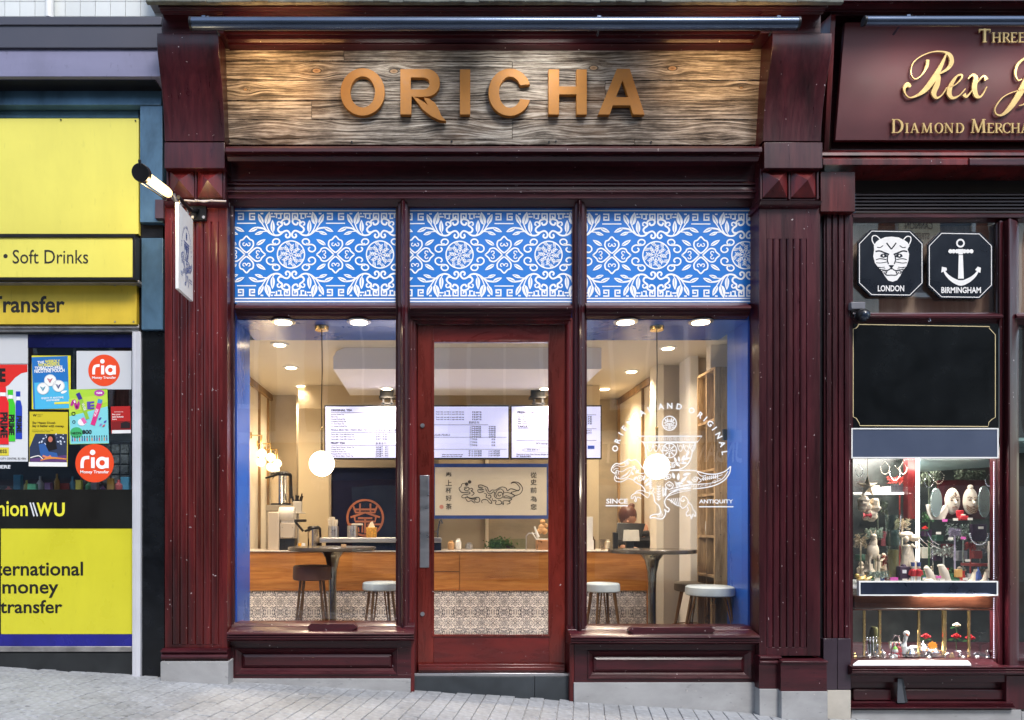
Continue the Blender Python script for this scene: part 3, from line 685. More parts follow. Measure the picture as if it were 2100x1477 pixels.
def dino(A, arc_text=True, ks=1.):
    """shop emblem: a cup-bodied beast under a ring of words, drawn as strokes"""
    W1 = 12*ks; W2 = 9*ks; W3 = 6.5*ks
    if arc_text:
        cx, cy, rr = 806, 775, 606
        pos = [(213,632),(240,548),(275,475),(310,410),(370,340),(435,280),(510,243),(590,205),None,(715,172),(808,160),(912,170),None,(1050,213),(1148,262),(1195,310),(1250,358),(1302,408),(1340,490),(1380,585),(1400,680)]
        for ch, p in zip("ORIENTAL AND ORIGINAL", pos):
            if p: a = math.atan2(p[1]-cy, p[0]-cx); A.text_rot(ch, cx+rr*cos(a), cy+rr*sin(a), 62, a+pi/2, .035)
        A.box_text("SINCE", 122, 355, 1176, 1229, .02); A.rect(116, 358, 1246, 1258)
        A.box_text("ANTIQUITY", 1127, 1494, 1184, 1234, .02); A.rect(1125, 1497, 1257, 1269)
    # seal
    A.ring(806, 360, 76, 11*ks); seal(A, 806, 360, 70, 9*ks)
    # cup
    A.rib([(460,500),(1160,500),(1112,562),(508,562)], W1, True, False)
    for i in range(9):
        x = 535+i*62; A.rib([(x,545),(x,518),(x+44,518),(x+44,542),(x+18,542),(x+18,530),(x+30,530)], 6.5*ks, False, False)
    A.rib([(522,572),(1092,572)], W2, False, False)
    A.rib([(528,575),(548,625),(552,690),(575,740),(600,780)], W1); A.rib([(1088,575),(1058,640),(1048,700),(1030,760),(985,820),(920,855),(810,868)], W1)
    for i in range(8):
        x = 565+i*66
        if abs(x+30-806) > 70: A.rib([(x,585),(x+5,625),(x+30,665),(x+55,625),(x+60,585)], W2); A.rib([(x+16,622),(x+20,600),(x+40,600),(x+44,622)], W3)
    A.ring(806, 655, 78, 11*ks)
    for i in range(8):
        a = i*pi/4; A.rib([(806+8*cos(a),655+8*sin(a)),(806+66*cos(a),655+66*sin(a))], W3, False, False)
        for r in (26, 42, 56):
            for s_ in (.5,-.5): A.rib([(806+r*cos(a),655+r*sin(a)),(806+(r+13)*cos(a+s_*14/r),655+(r+13)*sin(a+s_*14/r))], W3, False, False)
    A.rib([(800,770),(830,790),(870,780),(930,790),(985,730),(1020,670)], W2)
    for b, t in (((880,782),(860,722)),((915,778),(905,715)),((940,765),(975,700)),((960,750),(1030,735)),((985,720),(1018,655)),((930,790),(1000,790)),((870,790),(925,830))): A.leaf(b, t, 26)
    for i in range(14): A.rib([(640+i*13,820-8*(i % 2)),(652+i*13,850)], W3, False, False)
    A.spiral(845, 815, 5, 26, 0, 1.4, W2); A.spiral(720, 790, 5, 30, 1, 1.5, W2); A.spiral(660, 760, 4, 24, 2, 1.3, W2)
    # back, neck and head
    A.rib([(540,865),(505,830),(470,775),(430,752),(395,765),(365,750),(330,770),(270,800),(230,795),(195,822),(178,862),(188,885),(220,905)], W1)
    A.rib([(220,905),(235,870),(260,880),(300,880),(350,850),(398,838),(402,862),(385,905),(345,945),(290,960),(245,955),(222,930),(212,960),(232,988),(290,992),(350,962),(400,966),(436,990)], W2)
    for p in ((215,893,225,935),(235,885,240,925),(255,888,262,922),(230,960,236,928),(252,962,258,935)): A.rib([(p[0],p[1]),(p[2],p[3])], [9*ks,3*ks], False, False)
    A.rib([(195,850),(215,825),(250,820),(290,832),(340,815)], W3); A.rib([(200,868),(225,850),(255,850)], W3); A.ring(345, 790, 20, W3); A.spiral(345,790,2,12,0,1.2,W3)
    A.rib([(300,930),(350,900),(380,865)], W3); A.rib([(280,945),(330,925),(365,890)], W3)
    A.rib([(430,990),(460,1010),(500,1030),(535,1070),(545,1105)], W1); A.spiral(490, 960, 6, 38, 2.2, 1.6, W2); A.rib([(405,820),(440,850),(480,900),(535,900)], W2)
    for b, t in (((425,870),(430,810)),((440,900),(480,860)),((420,920),(395,885)),((530,1010),(590,950)),((520,980),(545,915)),((545,1040),(610,990)),((455,935),(420,975))): A.leaf(b, t, 24)
    # belly, arm
    A.rib([(545,1105),(590,1120),(575,1165),(545,1150),(505,1120),(470,1112),(430,1122),(398,1140),(392,1175),(412,1170),(425,1150),(440,1160),(430,1200),(445,1205),(452,1170),(470,1160),(500,1175)], W2)
    A.rib([(545,1100),(500,1085),(455,1095),(430,1122)], W2)
    for i in range(5): A.rib([(590+i*16,1090+i*4),(600+i*16,1130-i*6)], W3, False, False)
    for i in range(6):
        A.leaf((690,1190-i*28),(665,1172-i*28),12); A.leaf((690,1190-i*28),(715,1172-i*28),12); A.leaf((745,1150-i*16),(728,1128-i*16),12); A.leaf((750,1150-i*16),(778,1128-i*16),12); A.leaf((600,1070-i*20),(580,1056-i*20),11); A.leaf((600,1070-i*20),(622,1056-i*20),11)
    A.rib([(690,1200),(690,1040)], W3); A.rib([(735,1160),(780,1060)], W3); A.rib([(600,1080),(600,960)], W3)
    # legs and claws
    A.rib([(640,1060),(625,1100),(640,1150),(650,1210),(690,1250),(708,1300),(700,1340),(650,1345),(605,1360),(600,1385),(640,1380),(700,1395),(740,1385),(765,1330),(752,1290),(790,1320),(802,1285),(770,1260),(755,1215),(770,1170),(830,1110),(920,1070),(1040,1060)], W1)
    for i in range(4): A.rib([(715-i*12,1310+i*10),(735-i*16,1365+i*5)], W3, False, False)
    A.rib([(780,1180),(830,1200),(870,1240),(930,1260),(945,1280),(985,1262),(1010,1215),(990,1165),(950,1150),(930,1190),(960,1205),(972,1185)], W2)
    for i in range(6): A.rib([(800+i*22,1175-i*2),(835+i*18,1225+i*5)], W3)
    A.rib([(1010,1215),(1045,1245),(1062,1290),(1090,1330),(1085,1370),(1060,1340),(1045,1395),(1030,1350),(1000,1365),(988,1330),(1010,1300),(1000,1262)], W2)
    for i in range(4): A.rib([(790+i*8,1150-i*26),(900,1110-i*20),(1040,1085-i*20)], W3)
    # tail
    A.rib([(560,880),(810,872),(1040,868),(1110,880),(1210,908),(1320,908),(1410,878),(1468,825)], W1)
    A.rib([(1468,825),(1455,900),(1400,975),(1300,1030),(1180,1058),(1060,1068)], W1); A.rib([(1440,880),(1380,960),(1270,1005),(1130,1018),(990,1025),(880,1060)], W2)
    for i in range(8):
        x, y = 960+i*52, 1042-.0009*(i*52)**2*.35-(max(0,i-5)*14); A.rib([(x,y+12),(x+2,y-10),(x+34,y-16),(x+34,y+6),(x+16,y+8)], 6*ks, False, False)
    A.rib([(1140,965),(1220,958),(1310,940),(1380,915)], W3)
    for i in range(8): A.leaf((1165+i*22,962-i*3),(1178+i*22,938-i*4),12); A.leaf((1165+i*22,962-i*3),(1180+i*22,982-i*4),12)
    A.rib([(1110,890),(1150,930),(1200,925)], W2); A.rib([(1120,1000),(1150,980),(1110,940)], W2); A.spiral(1085, 960, 6, 34, 0, 1.5, W2)
    for b, t in (((860,960),(840,890)),((900,980),(905,895)),((930,1000),(1000,930)),((880,1010),(960,1010)),((950,920),(1040,900)),((990,985),(1060,1010))): A.leaf(b, t, 30)
    A.spiral(800, 930, 6, 40, 1, 1.6, W2); A.spiral(770, 955, 5, 28, 4, 1.4, W2)
    A.rib([(805,990),(845,1020),(840,1050),(806,1075),(770,1050),(765,1020),(805,990)], W2); A.spiral(795,1030,2,16,0,1.2,W3); A.spiral(820,1030,2,16,3,1.2,W3)
    for i in range(5): A.rib([(865+i*12,985+i*8),(885+i*10,1050-i*3)], W3, False, False)
def seal(A, cx, cy, r, w):
    k = r/70; q = lambda pts: [(cx+x*k, cy+y*k) for x, y in pts]
    A.rib(q([(-45,-35),(45,-35)]), w, False, False)
    for L in ([(-22,-60),(-22,-22),(22,-22),(22,-60)], [(-50,-50),(-40,-22),(-22,-22)], [(50,-50),(40,-22),(22,-22)], [(-62,-2),(-30,-12),(0,-22),(30,-12),(62,-2)], [(-30,2),(30,2)], [(-45,-4),(-42,16),(42,16),(45,-4)], [(-66,28),(-12,28),(-12,62)], [(66,28),(12,28),(12,62)], [(-52,44),(-28,44),(-28,60)], [(52,44),(28,44),(28,60)], [(0,2),(0,66)]): A.rib(q(L), w, False, False)

# ---- emblem on the hanging sign, brackets, lamp
def sm(u, v, off=0.): return sf(.12+.80*(u-100)/1400., .16+.74*(v-120)/1300., off)
A = Art(sm, .001).col('#2d4f95'); dino(A, True, 1.5); A.obj('emblem_print', PS)
b = MB(); c = P(412, 432, -.115); b.box(c.x-.075, c.x+.04, -.125, -.101, c.z-.075, c.z+.075); obj('wall_plate', b, BLACK, PS, .003)
for dx, dz in ((-.055,.055),(.025,.055),(-.055,-.055),(.025,-.055)):
    b = MB(); b.tube([(c.x+dx,-.126,c.z+dz),(c.x+dx,-.134,c.z+dz)], .011, 10); obj('bolt', b, STEEL, PS)
bz = zt+.045; bx = xs-.012
b = MB(); b.tube([(c.x-.02,-.12,c.z),(bx+.01,-.2,bz),(bx,y1+.02,bz)], .014, 10); obj('support_bar', b, BLACK, PS)
for yy in (-.24, -.40):
    b = MB(); b.tube([(bx,yy,bz),(bx,yy,zt-.005)], .006, 8); b.sph((bx,yy,zt+.016), .011, 8, 6); obj('hanger', b, STEEL, PS)
SLP = thing('sign_lamp', 'lit tube lamp with a black round cap above the hanging board', 'lamp', P(350, 405, -.25))
p0, p1 = P(345, 396, -.30), P(291, 356, -.80); d = (p1-p0).normalized()
b = MB(); b.tube([p0, p0+d*.05, p1-d*.02], [.030,.034,.034], 16); obj('glowing_tube', b, M('warm_tube', (1,.80,.42), .3, 0, .25, 9, emit=1.5, ecol=(1,.66,.25)), SLP)
b = MB(); b.tube([p1-d*.02, p1+d*.03], .056, 20); b.tube([p1+d*.03+Vector((0,0,.03)), p1+d*.03+Vector((0,-.01,.075))], .010, 8); obj('end_cap', b, BLACK, SLP, .004)
b = MB(); b.tube([p0+Vector((-.02,0,-.045)), p1+Vector((-.02,0,-.05))], .004, 6); obj('cable', b, BLACK, SLP)
b = MB(); b.tube([p0, P(357,412,-.24), P(372,420,-.18), P(395,428,-.12)], .007, 8); b.tube([P(356,398,-.28), P(362,414,-.24)], .012, 8); obj('arm', b, STEEL, SLP)
ld = bpy.data.lights.new('tube_lamp', 'POINT'); ld.energy = 3; ld.color = (1,.7,.35); ld.shadow_soft_size = .05; lo = bpy.data.objects.new('tube_lamp', ld); COL.objects.link(lo); lo.location = (p0+p1)/2+Vector((.07,0,-.08))-SLP.location; lo.parent = SLP
b = MB(); b.tube([P(378,411,-.16), P(400,413,-.16), P(430,412,-.165), P(464,413,-.16)], .006, 6); b.tube([P(400,411,-.168), P(418,414,-.17), P(436,411,-.168)], .006, 6)
solo('electric_cable', b, M('white_cable', (.6,.55,.53), .5), 'pale cable run along the ledge under the left pyramid studs', 'cable')
b = MB(); p = P(331, 430, -.10); b.box(p.x-.035, p.x+.025, -.13, -.05, p.z-.075, p.z+.06); b.tube([p+Vector((0,0,.06)), P(340,412,-.11), P(348,402,-.11)], .006, 6)
solo('junction_box', b, M('purple_grey_box', (.06,.035,.05), .4), 'small dark electrical box on the left edge of the left pilaster', 'junction box')

# ---- emblem on the right pane
A = Art(zm(1220, 800, 5.275, plane(.049)), .0005).col(M('white_vinyl', (.88,.89,.9), .5, 0, .02, 2)); dino(A)
o = A.obj('window_emblem', None, label='white dinosaur and tea cup emblem printed on the right window pane', category='window decal')

# ================================================================ left shop
LS = thing('corner_store', 'left shop with yellow panels in a blue grey metal surround', 'shop front', (-3.3, 0, gz(-3.3)))
XL = -620
TILE = M('pale_glazed_tile', (.66,.68,.66), .35, 0, .05, 5, rnd=.05)
b = MB(); b.box(X(XL), X(306,.2), .22, .5, Z(34,.2), 8.5); wall_ = obj('upper_wall', b, M('tile_grout', (.34,.35,.34), .9), LS)
tm = None; tw = 31/F*(D+.2)
for i in range(-4, 20):
    for j in range(0, 3):
        x = X(8+i*31, .2); z = Z(30,.2) + j*tw*.98 - .12
        if 88 < 8+i*31+12 < 100: pass
        q = MB(); q.box(x+.002, x+tw-.002, .212, .222, z+.002, z+tw*.98-.002)
        if tm is None: tm = mesh('wall_tile', q, TILE, Vector((x,0,z))); 
        o = bpy.data.objects.new('wall_tile', tm); COL.objects.link(o); ORG[o] = Vector((0,0,0)); o.parent = wall_; o.location = Vector((x,0,z)) - LS.location
b = MB(); p = P(100, 0, .15); b.tube([(p.x,.16,Z(36,.15)),(p.x,.16,6)], .03, 14); obj('downpipe', b, WHITE, LS)
LG = M('dark_grey_canopy', (.055,.055,.075), .5, 0, .06, 1.5, (1,1,1), .02); LI = M('lilac_canopy', (.165,.16,.25), .45, 0, .10, 1.5, (.4,1,3), .03, stain=.15, sst=(2,1,1))
b = MB(); b.ext([(.3,Z(34,-.20)),(-.20,Z(34,-.20)),(-.20,Z(51,-.20)),(-.19,Z(52,-.19)),(-.19,Z(98,-.19)),(.3,Z(98,-.19))], lambda y,z:(X(XL),y,z), lambda y,z:(X(317,-.33),y,z)); obj('canopy', b, LG, LS, .003)
b = MB(); b.ext([(.3,Z(99,-.18)),(-.17,Z(99,-.17)),(-.21,Z(157,-.21)),(-.19,Z(159,-.21)),(.3,Z(159,-.20))], lambda y,z:(X(XL),y,z), lambda y,z:(X(318,-.35),y,z)); obj('canopy_fascia', b, LI, LS, .003)
b = MB(); b.box(X(XL), X(318,-.2)-.004, -.185, .05, Z(159,-.205)-.012, Z(159,-.205)-.002); obj('canopy_shade_sheet', b, BLACK, LS)  # black sheet puts the shade under the lilac canopy into the colour
BM = M('blue_grey_metal', (.085,.175,.27), .4, .2, .5, 2.0, (1.5,1,.8), .08)
b = MB(); b.ext([(.3,Z(161,-.13)),(-.05,Z(161,-.13)),(-.07,Z(190,-.09)),(-.09,Z(215,-.09)),(.3,Z(215,-.09))], lambda y,z:(X(XL),y,z), lambda y,z:(X(327,-.12),y,z)); hd = obj('metal_header', b, BM, LS, .003)
b = MB(); b.pb(287, 333, 216, 456, -.08, .2); obj('metal_cladding', b, BM, LS, .003)
b = MB(); b.pb(290, 334, 488, 676, -.08, .2); obj('metal_cladding', b, BM, LS, .003)
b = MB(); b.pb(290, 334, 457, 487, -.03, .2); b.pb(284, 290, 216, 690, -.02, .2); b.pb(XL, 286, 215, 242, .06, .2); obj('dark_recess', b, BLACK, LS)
b = MB(); b.pb(XL, 284, 228, 242, -.02, .06); obj('metal_strip', b, BM, LS, .002)
b = MB(); b.pb(289, 337, 678, 1450, -.04, .2); obj('black_side_panel', b, M('black_granite', (.006,.007,.009), .2, 0, .5, 6, spec=.3), LS, .002)
b = MB(); b.pb(271, 288, 680, 1450, -.07, .1); b.pb(274, 277, 681, 1450, -.075, -.07); obj('white_post', b, M('white_aluminium', (.62,.63,.68), .35, .2, .05, 3), LS, .002)
b = MB(); b.pb(XL, 285, 665, 680, -.04, .1); b.pb(XL, 285, 669, 673, -.055, -.04); obj('shutter_rail', b, M('dull_metal', (.35,.33,.32), .4, .7, .3, 9), LS, .002)
YP = M('yellow_sign_face', (.76,.69,.12), .4, 0, .07, 1.0, (1,1,1), .03, stain=.05, sst=(2.5,1,.6))
YG = M('golden_sign_face', (.66,.48,.04), .4, 0, .10, 2, (1,1,1), .02, stain=.12, sst=(3,1,.7))
YV = M('yellow_vinyl', (.62,.58,.03), .3, 0, .05, 2, (1,1,1), .03, stain=.05, sst=(2,1,.8))
t = thing('upper_yellow_sign', 'large blank yellow sign panel at the top of the left shop', 'sign', P(140, 480, -.05))
b = MB(); b.pb(XL, 284, 243, 480, -.06, .05); obj('sign_face', b, YP, t, .002)
for sx, sy in ((278,248),(125,246)):
    b = MB(); p = P(sx, sy, -.063); b.tube([p, p+Vector((0,-.003,0))], .006, 8); obj('screw', b, BLACK, t)
t = thing('soft_drinks_sign', 'black framed yellow light box lettered Soft Drinks', 'sign', P(140, 575, -.1))
b = MB(); b.pb(XL, 272, 487, 569, -.17, -.05); obj('sign_face', b, YP, t, .002)
b = MB(); b.pb(XL, 277, 480, 486.5, -.18, .0); b.pb(XL, 277, 569.5, 574, -.18, .0); b.pb(272.3, 277, 486.7, 569.3, -.18, .0)
b.add([P(277,480,-.18), P(277,574,-.18), P(285,492,.0), P(285,582,.0), P(277,480,-.0), P(277,574,.0)], [(0,1,3,2),(0,2,4),(1,5,3)]); obj('frame', b, BLACK, t, .001)
b = MB(); b.pb(XL, 285, 574.5, 580, -.13, .0); obj('lower_rail', b, M('dull_metal'), t, .002)
A = Art(plane(-.17), .001).col('#26221c'); A.box_text("Soft Drinks", 26, 181, 512.5, 541, .003); A.ell(11.5, 525.5, 4.4); A.obj('lettering', t)
t = thing('transfer_sign', 'golden yellow sign strip with the word transfer under the light box', 'sign', P(140, 665, -.05))
b = MB(); b.pb(XL, 280, 583, 665, -.07, .02); obj('sign_face', b, YG, t, .002)
A = Art(plane(-.07), .001).col('#1d1a16'); A.box_text("Transfer", -23, 133, 607, 641.5, .022); A.obj('lettering', t)
for sx, sy in ((236,586),(236,660),(274,586),(274,660)):
    b = MB(); p = P(sx, sy, -.071); b.tube([p, p+Vector((0,-.003,0))], .006, 8); obj('screw', b, M('dull_metal'), t)
# window
g = MB(); g.pb(XL, 272, 684, 1004, .0, .006); obj('window_pane', g, glass('left_glass', 1.5, (.9,.92,.95)), LS, 0, False)
NV = M('navy_band', (.005,.007,.06), .3, 0, .3, 2, spec=.3); b = MB(); b.pb(57, 271, 686, 713, -.008, -.001); obj('window_band', b, NV, LS)
b = MB(); b.pb(XL, 271, 1301, 1326, -.012, .05); obj('lower_band', b, M('royal_blue_band', (.012,.012,.19), .25, 0, .3, 3), LS)
b = MB(); b.pb(XL, 271, 1326, 1337, -.03, .05); obj('sill', b, M('dull_metal'), LS, .003)
b = MB(); b.pb(XL, 271, 1338, 1450, -.02, .1); obj('stall_riser', b, M('charcoal_panel', (.022,.024,.026), .45, 0, .2, 6, spec=.3), LS, .003)
b = MB(); b.pb(XL, 57, 686, 746, -.006, -.001); obj('white_film', b, M('grey_film', (.55,.56,.58), .4, 0, .1, 1), LS)
t = thing('money_transfer_panel', 'yellow vinyl panel lettered international money transfer, below the black strip', 'sign', P(140, 1300, 0))
b = MB(); b.pb(2, 271, 1084.5, 1300.5, -.012, .0); obj('panel_face', b, YV, t)
for w_, a_, c_, y0_, y1_ in (("International", -38, 170.5, 1152, 1181), ("money", 5, 120, 1198, 1226.5), ("transfer", 0, 128, 1230.5, 1258)): A = Art(plane(-.012), .001).col('#161310'); A.box_text(w_, a_, c_, y0_, y1_, .018); A.obj('lettering', t)
t = thing('wire_transfer_strip', 'black glossy strip with yellow lettering ending in WU', 'sign', P(140, 1084, 0))
b = MB(); b.pb(XL, 271, 1004, 1084, -.010, .0); b.pb(XL, 1.5, 1084, 1301, -.010, .0); obj('strip_face', b, M('gloss_black', (.012,.012,.011), .15, 0, .3, 3), t)
A = Art(plane(-.010), .001).col('#e3dc3a'); A.box_text("nion", -5, 57, 1028, 1059, .015); A.box_text("W", 75, 108, 1031, 1059, .03); A.box_text("U", 111, 133, 1031, 1059.5, .03)
A.col('#d8dade'); A.rib([(62,1031),(70,1059)], 3, False, False); A.rib([(68,1031),(77,1059)], 3, False, False); A.obj('lettering', t)
# posters on the glass
def poster(name, label, x0, x1, y0, y1, base, draw, rot=0., y=-.004, cat='poster', ox=0, oy=700, sc=4.764, group='posters stuck inside the left shop window'):
    pl = plane(y); cx, cy = (x0+x1)/2, (y0+y1)/2; cr, sr = cos(rot), sin(rot)
    base_m = zm(ox, oy, sc, pl)
    def mp(u, v, off=0.): return base_m(cx+(u-cx)*cr-(v-cy)*sr, cy+(u-cx)*sr+(v-cy)*cr, off)
    b = MB(); b.hexa([mp(x0,y1,0), mp(x1,y1,0), mp(x1,y0,0), mp(x0,y0,0), mp(x0,y1,-.0018), mp(x1,y1,-.0018), mp(x1,y0,-.0018), mp(x0,y0,-.0018)])
    o = solo(name, b, C(base), label, cat, group, 0, False)
    if draw: A = Art(mp, .0004); draw(A); A.obj('poster_print', o)
    return o
def d_pouch(A):
    A.col('#f3f1ee'); A.lay = 1
    A.box_text("THE", 372, 440, 190, 215, .03); A.box_text("TOBACCO-FREE", 345, 618, 243, 275, .03); A.box_text("NICOTINE POUCH", 342, 636, 272, 305, .03)
    for cx, cy, c in ((420,460,'#3f8fa8'),(492,382,'#b23354'),(572,440,'#35427e')):
        A.col('#efefea'); A.lay = 1; A.ell(cx, cy, 60, 58); A.col('#c9ccd0'); A.lay = 2; A.ring(cx, cy, 56, 5); A.col(c); A.lay = 3
        for i in range(3): A.rib([(cx-26+i*10,cy-20+i*4),(cx-2,cy+24-i*6),(cx+24-i*8,cy-20+i*4)], 5, False, False)
    A.col('#f3f1ee'); A.lay = 1; A.box_text("ENJOY IT ANYTIME", 402, 616, 545, 568, .02); A.box_text("ANYWHERE", 446, 576, 568, 586, .02)
    A.leaf((590,510),(655,490),26); A.col('#e9df4a'); A.lay = 1; A.rect(525, 668, 597, 617)
    A.box_text("WEIRDLY", 448, 596, 182, 214, .03); A.box_text("WONDERFUL", 378, 596, 213, 246, .03)
    A.col('#49b2dc'); A.lay = 0; A.poly([(335,400),(660,400),(680,660),(335,660)]); A.col('#2f93cf'); A.lay = 0
poster('poster_backing', 'yellow sheet behind the blue pouch poster', 310, 690, 140, 665, '#d8cf2e', None, 0, .0005-.003)
poster('poster', 'blue poster about a tobacco-free nicotine pouch with three white tins', 318, 668, 150, 655, '#1f6fb8', d_pouch, -.035)
def d_ria(A, cx, cy, r):
    A.col('#e5481b'); A.lay = 0; A.ell(cx, cy, r, n=48); A.col('#f7f4f2'); A.lay = 2; k = r/155
    q = lambda x, y: (cx+x*k, cy+y*k)
    A.rib([q(-100,40), q(-100,-5), q(-88,-38), q(-60,-46), q(-42,-46)], 27*k); A.rib([q(-13,40), q(-13,-48)], 30*k, False, False); A.ell(*q(-15,-88), 22*k)
    A.ring(*q(62,-3), 36*k, 28*k); A.rib([q(102,40), q(102,-46)], 28*k, False, False)
    A.box_text("Money Transfer", q(-116,0)[0], q(118,0)[0], q(0,58)[1], q(0,90)[1], .02)
poster('card', 'white card with an orange round money transfer logo near the top of the left window', 748, 1285, 95, 470, '#c9ccd1', lambda A: d_ria(A, 1017, 285, 155), 0, cat='poster')
b = MB(); m = zm(0, 700, 4.764, plane(-.006)); extr(b, [arc(925,1192,188,188,0,354,59)], m, .001, -.001)
o = solo('sticker', b, C('#e5481b'), 'round orange money transfer sticker below the other cards', 'sticker', None, 0, False); A = Art(m, .0014); d_ria(A, 925, 1192, 186); A.obj('sticker_print', o)
def d_neon(A):
    A.col('#7fd0d8'); A.lay = 0; A.poly([(680,730),(1055,640),(1060,1000),(685,1000)]); A.col('#b9d84a'); A.poly([(675,560),(1048,520),(1050,600),(680,700)]); A.col('#3fae6b'); A.lay = 1; A.ell(745,890,62,52); A.col('#b43aa0'); A.ell(975,508,50,32)
    A.col('#f5f2f5'); A.lay = 2; A.box_text("vuse", 945, 1005, 498, 518, .03)
    A.col('#b42a8a'); A.lay = 2; A.rib([(700,628),(728,575),(752,655),(775,600),(800,560)], [24,26,30,26,18]); A.col('#f2e6ef'); A.lay = 3; A.rib([(728,578),(738,600)], 16, False, False)
    A.col('#3b2a8c'); A.lay = 2; A.rib([(765,505),(792,568)], 40, False, False); A.col('#8fbf3d'); A.rib([(792,568),(858,760)], [40,34], False, False); A.col('#efefef'); A.lay = 3; A.text_rot("VUSE", 825, 640, 24, 1.25, .02)
    A.col('#d7307e'); A.lay = 2; A.rib([(985,585),(905,820)], 46, False, False); A.col('#4a8fc4'); A.lay = 3; A.rib([(985,570),(975,610)], 44, False, False); A.col('#f4e9f0'); A.text_rot("VUSE", 940, 700, 26, -1.24, .02)
    A.col('#5a45a8'); A.lay = 2; A.rib([(870,590),(872,665)], 34, False, False)
    for y in (600,630,658): A.rib([(880,y),(925,y-4)], 17, False, False)
    A.col('#efe8ef'); A.ell(800,790,40,34); A.col('#e06aa8'); A.lay = 3; A.rib([(805,750),(835,800)], 34)
    for x, y, c in ((965,770,'#4b3fa0'),(1015,800,'#5b50b0'),(970,830,'#8a84c8'),(1000,840,'#c9486b')): A.col(c); A.leaf((x,y),(x+28,y-24),16)
    A.col('#141414'); A.lay = 3; A.ring(720,706,16,7); A.ring(722,786,13,5); A.box_text("NEON", 697, 790, 884, 908, .02); A.box_text("800", 802, 895, 866, 906, .035)
    for i in range(15):
        x = 704+i*24; A.col(('#2c4a9a','#c23a5e','#2f9e8f','#d07a2a','#5a3a8c')[i % 5]); A.lay = 2; A.rect(x-5, x+5, 945, 975); A.col('#20242c'); A.rect(x-4, x+4, 922, 942)
poster('poster', 'lime green and turquoise vape poster lettered NEON 800', 675, 1055, 468, 1003, '#a8d23a', d_neon, -.02)
def d_gold(A):
    A.col('#1a1812'); A.lay = 1; A.box_text("W", 318, 358, 712, 738, .03); A.text("Western", 364, 723, 11); A.text("Union", 364, 738, 11)
    A.box_text("Say Happy Diwali.", 316, 545, 786, 812, .015); A.box_text("Say it better with money.", 316, 628, 816, 845, .015); A.box_text("Send money to your loved ones today", 316, 520, 864, 874); A.box_text("westernunion.com", 316, 490, 878, 888)
    A.col('#2b3550'); A.lay = 0; A.poly([(345,905),(655,905),(655,1180),(290,1180),(290,1040)])
    A.col('#c9d2e0'); A.lay = 1
    for i in range(26):
        x, y = R.uniform(370,640), R.uniform(912,1000); A.leaf((x,y),(x+R.uniform(-25,25),y+R.uniform(-25,25)),14)
    A.col('#120d10'); A.lay = 2; A.ell(497,955,42,48); A.poly([(455,960),(540,950),(560,1050),(450,1080)]); A.col('#c4705a'); A.lay = 3; A.ell(494,958,22,28)
    A.col('#2f5a9a'); A.lay = 3; A.poly([(380,1010),(440,1000),(480,1080),(560,1090),(570,1130),(470,1140),(400,1120)]); A.col('#d9825e'); A.rib([(420,1120),(470,1135),(500,1120)], 20)
    A.col('#5b3a6e'); A.lay = 2; A.poly([(300,1150),(655,1110),(655,1180),(300,1180)]); A.col('#e08a3a'); A.lay = 3; A.rib([(400,1165),(500,1140),(655,1150)], [8,20,10]); A.col('#f0ece4'); A.rib([(300,1140),(380,1120),(420,1150)], 9)
    A.col('#e9e9e6'); A.lay = 3; A.rect(285, 660, 1182, 1224)
poster('poster', 'yellow poster with a woman in blue seated at a table of lights', 287, 662, 690, 1225, '#cdbb23', d_gold, .01)
def d_red(A):
    A.col('#f0d8d5'); A.lay = 1; A.box_text("lastminute", 1120, 1206, 684, 694, .01); A.box_text("Buy your", 1098, 1180, 706, 724, .03); A.box_text("last tickets", 1098, 1208, 728, 746, .03); A.box_text("here", 1098, 1142, 752, 768, .03)
    A.col('#24161a'); A.poly([(1180,800),(1230,785),(1272,800),(1272,850),(1180,850)]); A.col('#e5e5e5'); A.rect(1092, 1278, 868, 900); A.col('#7d1616'); A.lay = 0; A.rect(1088, 1272, 780, 866)
poster('card', 'small red card with white lines at the right of the left window', 1085, 1275, 635, 900, '#b3201d', d_red, -.02, cat='poster')
def d_prime(A):
    A.col('#d5241c'); A.lay = 0; A.poly([(-300,228),(268,228)] + [(268-60*i/1., 300+i*i*14) for i in range(4)] + [(40,455),(-300,460)])
    A.col('#141414'); A.lay = 1; A.box_text("PRIME", -250, 55, 265, 398, .05)
    for cx, c, c2, h0, h1, s_ in ((186,'#1e3fb0','#16308c',490,955,1.),(112,'#3fc42d','#2d9a20',475,978,1.2),(40,'#de2027','#b0141c',450,1008,1.5)):
        w = 32*s_; A.col(c); A.lay = 2 + (s_ > 1) + (s_ > 1.3); A.poly([(cx-w,h1),(cx-w,h0+120),(cx-w*.8,h0+90),(cx+w*.5,h0+90),(cx+w,h0+150),(cx+w,h1)]); A.rect(cx-w*.9, cx+w*.45, h0, h0+50); A.col('#f2f2f2'); A.rect(cx-w*.7, cx+w*.3, h0+52, h0+86); A.col('#1b1b1b'); A.lay += 1; A.text_rot("PRIME", cx+4, (h0+h1)/2+90, 46*s_, pi/2, .05)
    A.col('#d7c93a'); A.lay = 2; A.rect(-200, 88, 1038, 1118); A.col('#2a2a20'); A.lay = 3; A.box_text("ess", 0, 68, 1058, 1094, .01); A.col('#222222'); A.box_text("CITY CENTRE, B2 4BN", 6, 255, 1137, 1158, .01)
poster('poster', 'white poster with red, green and blue drink bottles at the left edge', -300, 272, 226, 1175, '#d5d8dc', d_prime, 0)
A = Art(zm(0, 700, 4.764, plane(-.003)), .0004).col('#dfe2e6'); A.box_text("HERE", -30, 102, 1210, 1244, .03)
A.obj('window_lettering', None, label='white letters HERE on the glass under the bottle poster', category='window decal')
